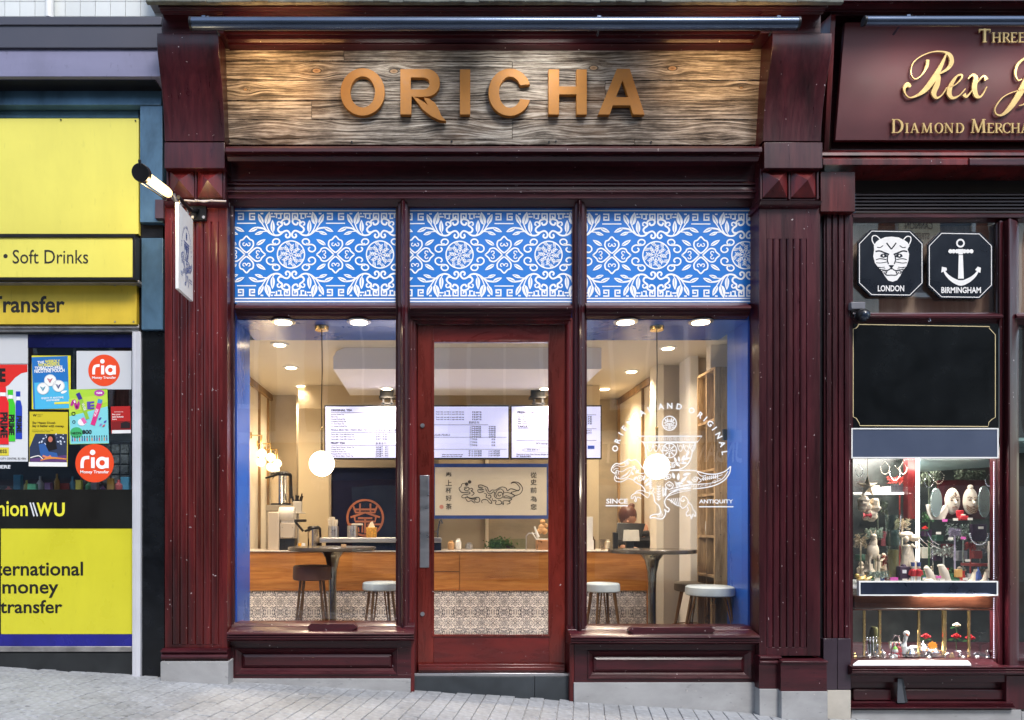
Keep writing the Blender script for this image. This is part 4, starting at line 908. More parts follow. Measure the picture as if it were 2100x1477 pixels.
# store interior
b = MB(); b.box(X(XL), X(337,.1), .9, 1.0, -.2, 4.2); b.box(X(337,.2)-.05, X(337,.2)-.01, .21, .9, -.2, 4.2); b.box(X(XL), X(300,.1), .02, .9, Z(1000,0)-.15, Z(1004,0)-.02); b.box(X(XL), X(300,.1), .21, .9, Z(684,0)+.02, Z(684,0)+.1)
struct('interior_wall_store', b, M('dim_store_wall', (.05,.06,.08), .6))
CN = [(.5,.1,.1),(.1,.35,.5),(.5,.45,.1),(.1,.4,.2),(.55,.55,.55),(.4,.2,.4),(.7,.4,.1)]
k = 0
for zf, n in ((Z(1004,0)-.02, 16), ):
    for i in range(n):
        px = 20 + i*16 + R.uniform(-3,3); y = R.uniform(.12,.3); h = R.uniform(.05,.16); w = R.uniform(.02,.034); x = X(px, y); k = i % 7
        b = MB()
        if i % 2: b.box(x-w, x+w, y-.02, y+.02, zf, zf+h)
        else: b.lathe((x,y,zf), [(.0,0),(w*.8,0),(w*.85,h*.6),(w*.3,h*.8),(w*.3,h)], 12)
        cn = ('red','teal','yellow','green','pale grey','mauve','orange')[k]
        solo('packet' if i % 2 else 'bottle', b, M('goods_'+cn.replace(' ','_'), CN[k], .4), ('%s %s low behind the left shop glass, %s' % (cn, 'packet' if i % 2 else 'bottle', 'left of the round sticker' if px < 150 else 'right below the round sticker')), 'packet' if i % 2 else 'bottle', 'goods behind the left shop glass', .002)
rk = thing('blister_rack', 'grey hanging rack of clear packs at the right side of the left window', 'rack', P(240, 1000, .3))
b = MB(); b.pb(165, 268, 905, 998, .32, .34); obj('back_board', b, M('rack_board', (.16,.19,.22), .5), rk)
for i in range(5):
    for j in range(4):
        b = MB(); b.pb(172+i*19, 187+i*19, 912+j*21, 930+j*21, .29, .31); obj('pack', b, M('clear_pack', (.30,.34,.33), .3, 0, .6, 40), rk, .002)
b = MB(); b.pb(225, 268, 795, 840, .3, .33); b.pb(225, 232, 795, 840, .28, .3); solo('book_row', b, M('book_spines', (.16,.05,.04), .5, 0, .8, 20, (6,1,.3)), 'row of dark red and brown spines above the small red card', 'books')
t = thing('added_batten_light', 'white batten added as an unseen fixture high inside the left shop window', 'lamp', (-3.1, .5, Z(690,.4)+.03)); b = MB(); b.box(-3.6, -2.6, .45, .55, Z(690,.4)+.02, Z(690,.4)+.05); obj('housing', b, WHITE, t)  # batten added to house the store's area light; neither is in view
b = MB(); b.box(-3.58, -2.62, .47, .53, Z(690,.4)+.010, Z(690,.4)+.0195); obj('diffuser', b, C('#e8f0ff', .4, 4), t)
ld = bpy.data.lights.new('unseen_store_lamp', 'AREA'); ld.size = 1.; ld.energy = 9; ld.color = (.8,.9,1); lo = bpy.data.objects.new('unseen_store_lamp', ld); COL.objects.link(lo); lo.location = (-3.1, .5, Z(690,.4)); 

# ================================================================ right shop: jeweller
JS = thing('jeweller_shop', 'right shop front in dark mahogany with lit display window and maroon fascia', 'shop front', (X(2000,0), 0, gz(X(2000,0))))
XR = 2460
b = MB(); b.hm(1705, XR, [(-20,-.34),(2,-.34),(4,-.28),(8,-.16),(24,-.15)]); b.pb(1705, XR, 24, 31, -.15, .1); obj('fascia_top', b, WH, JS, .002)
b = MB(); b.pb(1704, XR, 30, 345, -.02, .15); obj('fascia_back', b, WH, JS)
b = MB(); xj = X(1688,-.12); b.ext([(.0,Z(345,0)),(-.1,Z(320,-.1)),(-.13,Z(300,-.13)),(-.22,Z(30,-.22)),(.0,Z(20,-.2))], lambda y,z:(X(1686,-.1)+ (z-CZ-2.7)*.0,y,z), lambda y,z:(X(1686,-.1)+.035,y,z)); obj('fascia_side', b, WV, JS, .002)
b = MB(); b.hm(1688, XR, [(308,-.05),(311,-.12),(313,-.15),(319,-.155),(321,-.14),(325,-.15),(326,-.165),(338,-.165),(340,-.13)]); obj('fascia_mould', b, WV, JS, .001)
b = MB(); b.hm(1989, XR, [(324,-.168),(326,-.178),(338,-.178),(341,-.165)], -.16); obj('rail_cover', b, WH, JS, .001)
JT = thing('fascia_sign', 'maroon canted sign with raised gold lettering of the diamond merchant', 'sign', (X(2050,-.1), -.1, Z(295,-.1)))
bJ = -(.10)/((292-52)/S); JP = plane(-.06 - bJ*((VY-292)/S), bJ)
MAR = M('maroon_panel', (.085,.008,.012), .5, 0, .18, 2, (1,1,1), .02)
b = MB(); extr(b, [[(1728,52),(XR,52),(XR,292),(1708,292)]], JP, .03, -.0); obj('sign_panel', b, MAR, JT, .003)
GOLD = M('gold_letter', (.86,.60,.25), .32, .35, .08, 20)
def ribx(name, m, strokes, th=.02):
    A = Art(m, .045).col(GOLD)
    for pts, w in strokes: A.rib(pts, w, n=8)
    o = A.obj(name, JT); md = o.modifiers.new('solid', 'SOLIDIFY'); md.thickness = .012; md.offset = 0; return o
jm = zm(1540, 0, 3.516, JP)
ribx('letter', jm, [([(1375,420),(1340,500),(1290,590),(1230,670),(1170,715),(1115,732),(1082,705),(1075,665),(1098,640),(1120,655)], [6,26,40,36,18,7,8,20,34,16]),
    ([(1242,462),(1235,510),(1200,570),(1152,600),(1122,560),(1135,490),(1190,440),(1270,408),(1350,405),(1400,430),(1412,480),(1380,530),(1305,572)], [22,20,8,6,6,6,7,7,10,28,32,20,6]),
    ([(1298,570),(1320,582),(1308,640),(1285,700),(1305,735),(1345,712),(1380,660)], [6,24,38,36,16,7,6])])
ribx('letter', jm, [([(1395,660),(1440,640),(1480,600),(1486,572),(1452,578),(1410,640),(1395,700),(1420,735),(1470,715),(1512,668)], [6,6,10,14,12,28,34,20,7,6])])
ribx('letter', jm, [([(1530,600),(1560,570),(1585,592),(1575,660),(1590,720),(1625,722),(1665,655)], [6,14,32,36,30,10,5]), ([(1662,606),(1640,578),(1600,620),(1560,680),(1520,726),(1500,708)], [30,12,6,6,14,30])])
ribx('letter', jm, [([(2110,400),(2030,420),(1940,450),(1885,495),(1868,560),(1888,608),(1915,600)], [10,12,14,18,14,7,6]), ([(2050,440),(1969,570),(1900,700),(1835,800),(1775,855),(1732,850),(1725,805),(1780,730),(1860,690),(1940,680),(1967,715),(1935,775),(1892,790)], [30,42,44,34,16,8,7,6,6,6,8,8,6])])
G = {'T':[((.0,.92,.8,.92),.10),((.4,0,.4,1),.17),((.04,.72,.0,.95),.05),((.76,.72,.8,.95),.05),((.25,.03,.55,.03),.05)],
 'H':[((.15,0,.15,1),.15),((.75,0,.75,1),.15),((.15,.5,.75,.5),.07),((.0,.03,.3,.03),.05),((.6,.03,.9,.03),.05),((.0,.97,.3,.97),.05),((.6,.97,.9,.97),.05)],
 'E':[((.15,0,.15,1),.15),((.0,.04,.65,.04),.08),((.0,.96,.62,.96),.08),((.15,.52,.5,.52),.07),((.62,.0,.68,.25),.05),((.6,.78,.62,1),.05)],
 'I':[((.18,0,.18,1),.16),((.0,.03,.36,.03),.05),((.0,.97,.36,.97),.05)],
 'A':[((.12,0,.42,1),.07),((.42,1,.76,0),.16),((.2,.34,.62,.34),.06),((.0,.03,.26,.03),.05),((.6,.03,.92,.03),.05)],
 'M':[((.12,0,.2,1),.07),((.2,1,.54,.04),.15),((.54,.04,.9,1),.07),((.95,0,.9,1),.16),((.0,.03,.25,.03),.05),((.8,.03,1.1,.03),.05),((.05,.97,.25,.97),.05),((.85,.97,1.08,.97),.05)],
 'N':[((.15,0,.15,1),.07),((.15,1,.8,.0),.16),((.8,0,.8,1),.07),((.0,.03,.3,.03),.05),((.0,.97,.22,.97),.05),((.66,.97,.94,.97),.05)]}
def serif(A, ch, x, y, h, lean=.12):
    q = lambda a, c: (x+(a+c*lean)*h, y-c*h)
    if ch in 'OCD':
        if ch == 'O': A.rib([q(.42+.36*cos(t*pi/12), .5+.5*sin(t*pi/12)) for t in range(24)], [(.05+.11*abs(cos(t*pi/12)))*h for t in range(24)]+[.16*h], True, False); return .86
        if ch == 'C': A.rib([q(.44+.38*cos(t), .5+.5*sin(t)) for t in [radians(40+280*i/20) for i in range(21)]], [(.05+.11*abs(cos(radians(40+280*i/20))))*h for i in range(21)], False, False); A.rib([q(.74,.72),q(.74,.98)], .05*h, False, False); return .84
        A.rib([q(.15,0),q(.15,1)], .15*h, False, False); A.rib([q(.0,.03),q(.35,.03)]+[q(.35+.42*cos(t), .5+.48*sin(t)) for t in [radians(-90+180*i/14) for i in range(15)]]+[q(.0,.97)], [.05*h]*2+[(.05+.12*max(0,cos(radians(-90+180*i/14))))*h for i in range(15)]+[.05*h], False, False); return .88
    if ch == 'R':
        A.rib([q(.15,0),q(.15,1)], .15*h, False, False); A.rib([q(.0,.97),q(.38,.97),q(.58,.88),q(.62,.74),q(.55,.58),q(.36,.5),q(.15,.5)], [.05*h,.05*h,.12*h,.16*h,.12*h,.05*h,.05*h], False, True, 3); A.rib([q(.36,.5),q(.75,.0)], .14*h, False, False); A.rib([q(.0,.03),q(.3,.03)], .05*h, False, False); return .80
    for (a, c, d, e), w in G[ch]: A.rib([q(a,c), q(d,e)], w*h, False, False)
    return max(max(s_[0][0], s_[0][2]) for s_ in G[ch]) + .10
def serif_word(word, x, base, hb, hs, width):
    A = Art(JP, .045).col(GOLD); A.lay = 0
    tot = 0; B = Art(JP, 0).col(GOLD)
    for i, ch in enumerate(word): tot += serif(B, ch, 0, 0, (hb if i == 0 else hs))*(hb if i == 0 else hs)
    k = width/tot
    for i, ch in enumerate(word):
        h = hb if i == 0 else hs; A2 = Art(JP, .045).col(GOLD); x += serif(A2, ch, x, base, h, .0)*h*k
        o = A2.obj('letter', JT); md = o.modifiers.new('solid', 'SOLIDIFY'); md.thickness = .010; md.offset = 0
serif_word('THREE', 1998, 96, 28, 20, 96)
serif_word('DIAMOND', 1820, 280, 28, 20, 150); serif_word('MERCHA', 1981, 280, 28, 20, 122)
# shutter housing, pilaster
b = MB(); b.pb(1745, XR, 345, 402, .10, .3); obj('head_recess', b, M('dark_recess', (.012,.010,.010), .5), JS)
for i in range(6):
    b = MB(); b.hm(1755, XR, [(396+i*7,.05),(398+i*7,.02),(401+i*7,.02),(402.5+i*7,.05)], .2); obj('shutter_slat', b, M('shutter_brown', (.045,.030,.032), .4, .2, .2, 6, (.3,1,1)), JS)
b = MB(); b.hm(1747, XR, [(438,.02),(440,.0),(446,.0),(450,.03),(455,.05)]); obj('window_head', b, WH, JS)
b = MB(); b.pb(1683, 1754, 352, 434, -.115, .1); obj('capital_block', b, WV, JS, .003)
b = MB(); b.pb(1690, 1746, 434, 1312, -.05, .15); pil = obj('pilaster', b, WVD, JS, .003)
for i in range(4):
    a = 1694+i*12.5; q = MB(); q.ext([(X(a,-.05),-.051),(X(a+1.5,-.06),-.062),(X(a+10,-.06),-.062),(X(a+11.5,-.05),-.051)], lambda x,y:(x,y,Z(1308,-.05)), lambda x,y:(x,y,Z(436,-.05))); obj('reed', q, WVD, pil)
b = MB(); b.pb(1689, 1717, 1310, 1415, -.075, .1); b.pb(1718, 1745, 1310, 1415, -.075, .1); obj('pilaster_base', b, M('purple_brown_panel', (.035,.022,.032), .3, 0, .2, 5), JS, .002)
b = MB(); b.pb(1697, 1745, 1416, 1500, -.08, .1); obj('plinth', b, M('beige_stone', (.42,.39,.34), .6, 0, .15, 5), JS, .003)
b = MB(); b.pb(1745.5, 1749, 440, 1370, -.0, .3); obj('jamb', b, WVD, JS)
# frame
b = MB(); b.vm(448, 1372, [(2040,.10),(2042,.04),(2046,.03),(2050,.0),(2054,.0),(2058,.015),(2064,-.015),(2068,-.035),(2071,-.04),(2074,-.035),(2078,-.015),(2084,.0),(2089,.04),(2090,.10)]); obj('mullion', b, WVD, JS, .001)
b = MB(); b.hm(1749, 2058, [(641,.06),(643,.02),(644,-.01),(648,-.025),(652,-.02),(655,.01),(666,.02)]); b.hm(2086, XR, [(641,.06),(643,.02),(644,-.01),(648,-.025),(652,-.02),(655,.01),(666,.02)]); obj('transom_rail', b, WH, JS, .001)
b = MB(); b.pb(1749, 2041, 452, 645, .05, .056); b.pb(2089, XR, 452, 645, .05, .056); up = obj('upper_pane', b, glass('mirror_film_glass', 2.3, (.95,.9,.88)), JS, 0, False)
b = MB(); b.pb(1745, 2041, 450, 646, .12, .14); b.pb(2089, XR, 450, 646, .12, .14); obj('pane_backing', b, M('brick_reflection_tint', (.88,.62,.50), .6, 0, .55, 1.3, (5,1,.2), .02), JS)  # salmon streaked colour stands in for the brick building mirrored in the pane
# octagonal plaques
PB = M('plaque_black', (.006,.009,.016), .3, 0, .2, 4, spec=.3); PW = M('plaque_white', (.80,.78,.76), .45, 0, .06, 12)
def plaque(name, label, cx, cy, hw, hh, ch, word, wx, draw, tl=0):
    t = thing(name, label, 'plaque', P(cx, cy+hh, -.01), 'octagonal black plaques in the jeweller window'); pl = plane(.03)
    oc = lambda k: [(cx-hw*k+ch,cy-hh*k-tl),(cx+hw*k-ch,cy-hh*k+tl*.3),(cx+hw*k,cy-hh*k+ch),(cx+hw*k,cy+hh*k-ch),(cx+hw*k-ch,cy+hh*k),(cx-hw*k+ch,cy+hh*k-tl),(cx-hw*k,cy+hh*k-ch),(cx-hw*k,cy-hh*k+ch)]
    b = MB(); extr(b, [oc(1)], pl, .012, .0); obj('plate', b, PB, t, .002)
    A = Art(pl, .013).col(PW); A.rib(oc(.955), 1.6, True, False); A.box_text(word, wx[0], wx[1], wx[2], wx[3], .025); draw(A); A.obj('plaque_print', t)
def d_cat(A):
    z = lambda L: [(1680+u/3.076, 420+v/3.076) for u, v in L]; A.lay = 0; A.col(PW)
    A.poly(z([(338,262),(352,240),(370,225),(410,209),(450,206),(495,211),(530,228),(550,242),(562,265),(550,285),(560,315),(556,355),(542,395),(518,420),(506,450),(484,480),(456,490),(428,482),(406,452),(390,425),(366,400),(345,372),(334,330),(340,290)]))
    A.rib(z([(345,262),(328,232),(330,205),(352,200),(378,222)]), 2.2); A.rib(z([(525,225),(545,205),(568,208),(570,232),(556,262)]), 2.2)
    A.lay = 1; A.col(PB)
    for s_ in (-1, 1):
        q = lambda L: z([(448+s_*(u-448), v) for u, v in L])
        A.rib(q([(448,285),(466,262),(478,245)]), 2.6); A.rib(q([(462,318),(490,308),(520,296),(548,300)]), 2.9); A.poly(q([(470,332),(488,312),(512,316),(520,330),(500,340)])); A.rib(q([(478,318),(500,338)]), 1.4)
        A.rib(q([(470,320),(474,352),(466,378)]), 2.3); A.rib(q([(480,350),(520,345),(545,352)]), 1.7); A.rib(q([(476,365),(515,372),(545,370)]), 1.4); A.rib(q([(490,398),(530,402)]), 1.4); A.rib(q([(486,408),(520,415)]), 1.4)
        A.rib(q([(448,402),(470,418),(500,420),(510,428),(500,440)]), 2.3); A.rib(q([(448,448),(478,448),(496,430)]), 2.0); A.poly(q([(472,424),(486,426),(482,444)])); A.rib(q([(500,262),(520,275),(538,272)]), 1.7)
        A.rib(q([(512,400),(556,395)]), 1.2); A.rib(q([(512,410),(552,414)]), 1.2)
    A.poly(z([(430,385),(466,385),(455,400),(441,400)])); A.rib(z([(448,398),(448,412)]), 2.0)
    A.col(PW); A.lay = 2
    for s_ in (-1, 1): A.ell(*z([(448+s_*50,326)])[0], 1.7, 2)
def d_anchor(A):
    z = lambda L: [(1680+u/3.076, 420+v/3.076) for u, v in L]; A.lay = 0; A.col(PW)
    A.ring(*z([(883,247)])[0], 7.2, 3.4); A.poly(z([(868,284),(900,284),(898,318),(870,318)])); A.poly(z([(872,322),(898,322),(904,470),(868,470)]))
    for a, c in ((812,868),(900,958)):
        A.rib(z([(a,298),(c,298)]), 5, False, False)
        for u in (a+8, (a+c)/2, c-6): A.ell(*z([(u,298)])[0], 4.2)
    A.rib(z([(778,418),(800,450),(840,482),(886,498),(932,482),(972,452),(995,420)]), [3,6,9,11,9,6,3]); A.poly(z([(762,432),(766,395),(796,402),(798,418)])); A.poly(z([(975,415),(992,395),(1012,402),(1008,435)])); A.poly(z([(850,480),(886,506),(922,480)]))
plaque('plaque', 'black octagonal plaque with a white panther head lettered LONDON', 1824.5, 541.5, 67, 68, 25, 'LONDON', (1798,1852,586.5,599), d_cat, 1)
plaque('plaque', 'black octagonal plaque with a white anchor lettered BIRMINGHAM', 1967, 546, 66.5, 68, 25, 'BIRMINGHAM', (1928,2009,590,602.5), d_anchor, 1)
# camera
t = thing('security_camera', 'small dark dome security camera fixed at the top left of the jeweller window', 'camera', P(1766, 662, -.1))
b = MB(); p = P(1760, 640, -.10); b.box(X(1746,-.1), X(1775,-.1), -.10, -.0, Z(634,-.1), Z(619,-.1)); b.box(X(1766,-.1), X(1775,-.1), -.10, -.05, Z(642,-.1), Z(634,-.1)); obj('bracket', b, M('grey_plastic', (.15,.15,.17), .4), t, .005)
b = MB(); p = P(1769, 647, -.10); b.sph((p.x,-.1,p.z), .052, 18, 12, (1,1,.9)); obj('dome', b, BLACK, t)
b = MB(); b.sph((p.x,-.115,p.z-.005), .040, 14, 8); obj('lens', b, M('camera_lens', (.02,.03,.05), .05), t)
b = MB(); p = P(1903, 658, -.0); b.tube([(p.x,.0,p.z+.02),(p.x,-.02,p.z+.012),(p.x+.004,-.025,p.z-.008),(p.x-.006,-.02,p.z-.012),(p.x-.006,-.01,p.z)], .003, 6); solo('cup_hook', b, STEEL, 'small metal hook in the rail above the black panel', 'hook')
# blackboard panel with gilt line
t = thing('black_panel', 'large blank black panel with a fine gilt line and notched corners', 'sign', P(1898, 880, .0))
b = MB(); b.pb(1748, 2047, 664, 879, .005, .05); obj('panel_board', b, M('panel_black', (.004,.005,.006), .25, 0, .4, 3, spec=.2), t)
A = Art(plane(.005), .001).col(C('#cbb98c')); cc = [(1760,665.5),(2029,670),(2029,674),(2034,679),(2041,687),(2041,856),(2034,860),(2028,866),(2026,875),(1763,873),(1762,868),(1756,858),(1749.5,855),(1749.5,675),(1756,673),(1760,668)]
A.rib(cc, 1.5, True, False); A.obj('gilt_line', t)
SB = M('slate_blue_sign', (.055,.072,.12), .35, 0, .08, 2)
for nm, (a, c, t0, t1), lab, bc in (('sign_strip', (1746,2048,878,940), 'wide slate blue sign strip with white edge under the black panel', SB), ('sign_strip', (1762,2047,1192,1222), 'low dark navy sign strip with white edge between the two display shelves', M('navy_sign', (.012,.018,.035), .3, 0, .6, 2))):
    t = thing(nm, lab, 'sign', P((a+c)/2, t1, -.02)); b = MB(); b.pb(a+2, c-2, t0+2, t1-2, -.028, .0); obj('sign_face', b, bc, t)
    b = MB(); e = 2.6
    for q in ((a,c,t0,t0+e),(a,c,t1-e,t1),(a,a+e,t0+e,t1-e),(c-e,c,t0+e,t1-e)): b.pb(*q, -.032, .0)
    obj('edge', b, WHITE, t)
b = MB(); b.pb(1748, 2041, 940, 1354, .05, .056); b.pb(2089, XR, 655, 1354, .05, .056); obj('window_pane', b, GLASS, JS, 0, False)
# display case
DG = M('case_green', (.20,.32,.29), .5, 0, .2, 3); DBK = M('case_back', (.010,.012,.011), .35, 0, .9, 4)
xa, xb_ = X(1749,.06), X(2047,.06)
b = MB(); b.box(xa, X(XR), .95, 1.0, Z(1360,0)-.2, Z(900,0)); b.box(xa-.03, xa-.005, .06, .95, Z(1360,0)-.2, Z(900,0)); struct('interior_wall_jeweller', b, DBK)
b = MB(); b.box(X(2089,.1), X(XR), .5, .55, Z(906,.1), Z(640,.1)); obj('case_board', b, DBK, JS)
b = MB(); b.box(xa, X(XR), .07, .95, Z(905,.07), Z(898,.07)); obj('case_ceiling', b, DG, JS)
shz = Z(1194,.06)-.03
b = MB(); b.box(xa, xb_, .066, .75, shz-.02, shz); obj('shelf', b, M('white_shelf', (.6,.6,.6), .4), JS, .002)
b = MB(); b.pb(1752, 2040, 1222, 1247, .062, .10); b.pb(1752, 2040, 1249, 1252, .060, .10); obj('shelf_front', b, wood('brown_board', (.10,.03,.014), (.18,.06,.03), (1,6,8), 5, .35, .3), JS, .004)
lowz = Z(1355,.06)+.0
b = MB(); b.box(xa, X(XR), .066, .95, lowz-.03, lowz); obj('window_board', b, WH, JS, .002)
b = MB(); b.hm(1748, 2062, [(1350,.06),(1352,.0),(1362,-.06),(1365,-.10),(1369,-.13),(1371,-.115),(1373,-.13),(1375,-.13),(1376,-.115),(1378,-.13),(1380,-.13),(1381,-.115),(1383,-.11),(1385,-.03)]); b.hm(2062, XR, [(1362,.06),(1364,.0),(1366,-.10),(1369,-.13),(1371,-.115),(1373,-.13),(1375,-.13),(1376,-.115),(1378,-.13),(1380,-.13),(1381,-.115),(1383,-.11),(1385,-.03)]); obj('sill', b, WH, JS, .001)
b = MB(); m = plane(0); b.hexa([P(1749,1366,-.12), P(1992,1366,-.12), P(1992,1362,-.12), P(1749,1362,-.12), P(1762,1355,.02), P(1982,1355,.02), P(1982,1352,.02), P(1762,1352,.02)]); obj('marble_sill_slab', b, WHITE, JS, .002)
b = MB(); b.pb(1745, XR, 1385, 1399, -.02, .1); b.pb(1745, XR, 1399, 1440, .03, .1); jr = obj('stall_riser', b, WH, JS, .001)
b = MB(); b.pb(1750, 1828, 1414, 1437, -.0, .03); b.pb(1850, 2062, 1414, 1436, -.0, .03); obj('raised_panel', b, WH, jr, .008)
b = MB(); b.hm(1745, 2085, [(1438,.0),(1439,-.03),(1443,-.05),(1444,-.04),(1447,-.06),(1448,-.05),(1451,-.075),(1453,-.075),(1455,-.03)]); obj('skirting_mould', b, WH, jr)
b = MB(); c1_ = P(1845, 1385, -.0); b.ext([(c1_.x-.012,0),(c1_.x+.012,0),(c1_.x+.03,0)], lambda x,y:(c1_.x-.012 if x<c1_.x else c1_.x+.008,-.03,Z(1392,-.03)), lambda x,y:(x,-.05,Z(1441,-.05)), True); b.hexa([P(1840,1442,-.06),P(1856,1442,-.06),P(1848,1392,-.04),P(1841,1392,-.04),P(1840,1442,-.02),P(1856,1442,-.02),P(1848,1392,-.02),P(1841,1392,-.02)]); obj('iron_bracket', b, M('grey_iron', (.12,.13,.15), .4, .6), jr, .002)
b = MB(); b.pb(2064, 2120, 1386, 1455, -.03, .03); obj('riser_post', b, WVD, jr, .002)
b = MB(); b.pb(1746, 2095, 1456, 1600, -.035, .1); b.pb(2096, XR, 1460, 1600, -.035, .1); obj('plinth_slab', b, STONE, JS, .003)
# led tape, tube light, rods
b = MB()
for i in range(100):
    p = P(2037.5, 948+i*4.05, .065)
    if not 1190 < 948+i*4.05 < 1226: b.sph((p.x,.062,p.z), .0035, 6, 4)
solo('led_tape', b, C('#e8e6ff', .4, 1.2), 'dotted strip of tiny white lights up the right side of the jewellery window', 'light strip', kind='stuff')
t = thing('tube_light', 'bright vertical white tube light behind the jewellery window', 'lamp', P(1882, 1150, .30))
b = MB(); p0, p1 = P(1882, 1150, .30), P(1882, 942, .30); b.tube([p0, p1], .012, 10); obj('glowing_tube', b, C('#f2f4ff', .4, 5), t)
b = MB(); b.tube([p0, p0-Vector((0,0,.03))], .014, 10); b.tube([p1, p1+Vector((0,0,.03))], .014, 10); obj('end_cap', b, WHITE, t)
for ly, en in ((.25, 18), (.7, 14)):
    t = thing('case_downlight', 'flat round lamp in the ceiling of the jewellery window, %s' % ('nearest the glass' if ly < .5 else 'towards the back'), 'lamp', (X(1900,.3), ly, Z(908,.07)), 'ceiling lamps of the jewellery window')
    b = MB(); b.lathe((X(1900,.3),ly,Z(906,.07)-.012), [(.06,0),(.06,.012)], 20); obj('lamp_disc', b, C('#fff6e8', .4, 5), t)
    ld = bpy.data.lights.new('case_lamp', 'AREA'); ld.size = .4; ld.energy = en; ld.color = (1,.94,.86); lo = bpy.data.objects.new('case_lamp', ld); COL.objects.link(lo); lo.parent = t; lo.location = (0,0,-.03)
t = thing('case_downlight', 'small lamp under the shelf lighting the lower jewellery display', 'lamp', (X(1900,.3), .4, shz-.03))
b = MB(); b.lathe((X(1900,.3),.4,shz-.034), [(.04,0),(.04,.012)], 16); obj('lamp_disc', b, C('#fff6e8', .4, 5), t)
ld = bpy.data.lights.new('case_lamp', 'AREA'); ld.size = .5; ld.energy = 16; ld.color = (1,.94,.86); lo = bpy.data.objects.new('case_lamp', ld); COL.objects.link(lo); lo.parent = t; lo.location = (0,-.2,-.015)
for i, px in enumerate((1772, 1804, 1884, 1936, 1987)):
    b = MB(); p = P(px, 1300, .09+.02*(i % 2)); b.tube([(p.x,p.y,lowz),(p.x,p.y,Z(1250,.1))], .010 if i != 3 else .016, 10); solo('brass_rod', b, BRASS, ('leftmost brass rod of the lower display', 'second brass rod from the left, behind the silver cutlery', 'brass rod right of the swan', 'thickest brass rod, left of the white rose', 'rightmost brass rod, beside the red roses')[i], 'rod', 'upright brass rods of the lower display')
# ---- jewellery display items
IV = M('ivory_resin', (.72,.60,.44), .5, 0, .25, 14, (1,1,1), .3); IW = M('white_leatherette', (.62,.55,.45), .55, 0, .08, 8); SIL = M('polished_silver', (.80,.80,.80), .14, 1, .08, 8)
RED = M('red_petals', (.45,.012,.02), .6, 0, .35, 30); GRN = M('leaf_green', (.03,.10,.03), .6, 0, .4, 20); FOIL = M('frosted_foliage', (.34,.40,.34), .7, 0, .6, 30, (1,1,1), .4)
GLZ = glass('clear_display_glass', 1.5, (.86,.92,.9)); PUR = M('dark_plum_velvet', (.03,.008,.03), .6, 0, .3, 20)
def at(px, py, y): return P(px, py, y)
def rose(px, py, y, r, mat, label, stem=None, name='rose'):
    c = at(px, py, y); t = thing(name, label, 'flower', c, 'roses in the jewellery window'); b = MB()
    for i in range(16):
        a = i*2.4; q = i/16; rr = r*(.18+.82*q); z = r*(.55-.7*q)
        u = Vector((cos(a), sin(a), 0)); w = Vector((-sin(a), cos(a), 0)); p = c+Vector((0,0,z)); w_ = r*(.35+.3*q)
        b.add([p+u*rr*.3-Vector((0,0,r*.3)), p+u*rr*.9-w*w_, p+u*rr*1.05+Vector((0,0,r*.22)), p+u*rr*.9+w*w_, p+u*rr*.7+Vector((0,0,r*.05))], [(0,1,4),(1,2,4),(2,3,4),(3,0,4)])
    b.sph(c, r*.55, 8, 6); obj('petals', b, mat, t); b = MB()
    for a in (.5, 2.4, 4.1): d_ = Vector((cos(a),sin(a)*.6,-.5)); b.add([c-Vector((0,0,r*.5)), c+d_*r*1.3+Vector((0,0,r*.1)), c+d_*r*1.9, c+d_*r*1.2-Vector((0,0,r*.5))], [(0,1,2),(0,2,3)])
    b.tube([c-Vector((0,0,r*.4)), c-Vector((0,0,r*3))], r*.08, 6); obj('leaves', b, GRN, t); return t
# starfish ornament hanging
b = MB(); c = at(1779, 998, .20); L = []
for i in range(10):
    a = pi/2+i*pi/5; r = (.092 if i % 2 == 0 else .034); L.append((c.x+r*cos(a)*.9, c.z+r*sin(a)))
k = len(b.v); b.add([(x,.20,z) for x, z in L]+[(c.x,.16,c.z),(c.x,.235,c.z)], [(i,(i+1)%10,10) for i in range(10)]+[(i,(i+1)%10,11) for i in range(10)]); b.tube([c+Vector((0,0,.085)), c+Vector((0,0,.24))], .002, 5); solo('starfish_ornament', b, IV, 'cream starfish ornament hanging by a thread at the top left of the display', 'ornament')
b = MB(); c = at(1781, 1040, .22)
for i in range(26): b.sph((c.x+R.uniform(-.055,.05), c.y+R.uniform(-.03,.03), c.z+R.uniform(-.10,.06)), R.uniform(.02,.036), 8, 6, (1,1,1), .35)
b.lathe((c.x, c.y, shz+.1), [(.05,0),(.03,.03),(.03,.06)], 10); solo('coral_ornament', b, IV, 'lumpy cream coral ornament under the starfish', 'ornament', floating=None)
b = MB(); c = at(1778, 1057, .15); 
for dx in (-.03,.03): b.add([c, c+Vector((dx,0,.022)), c+Vector((dx*1.1,-.012,-.002)), c+Vector((dx,0,-.024))], [(0,1,2),(0,2,3)])
b.sph(c, .010, 8, 6); solo('red_bow', b, RED, 'small red bow on the coral ornament', 'bow')
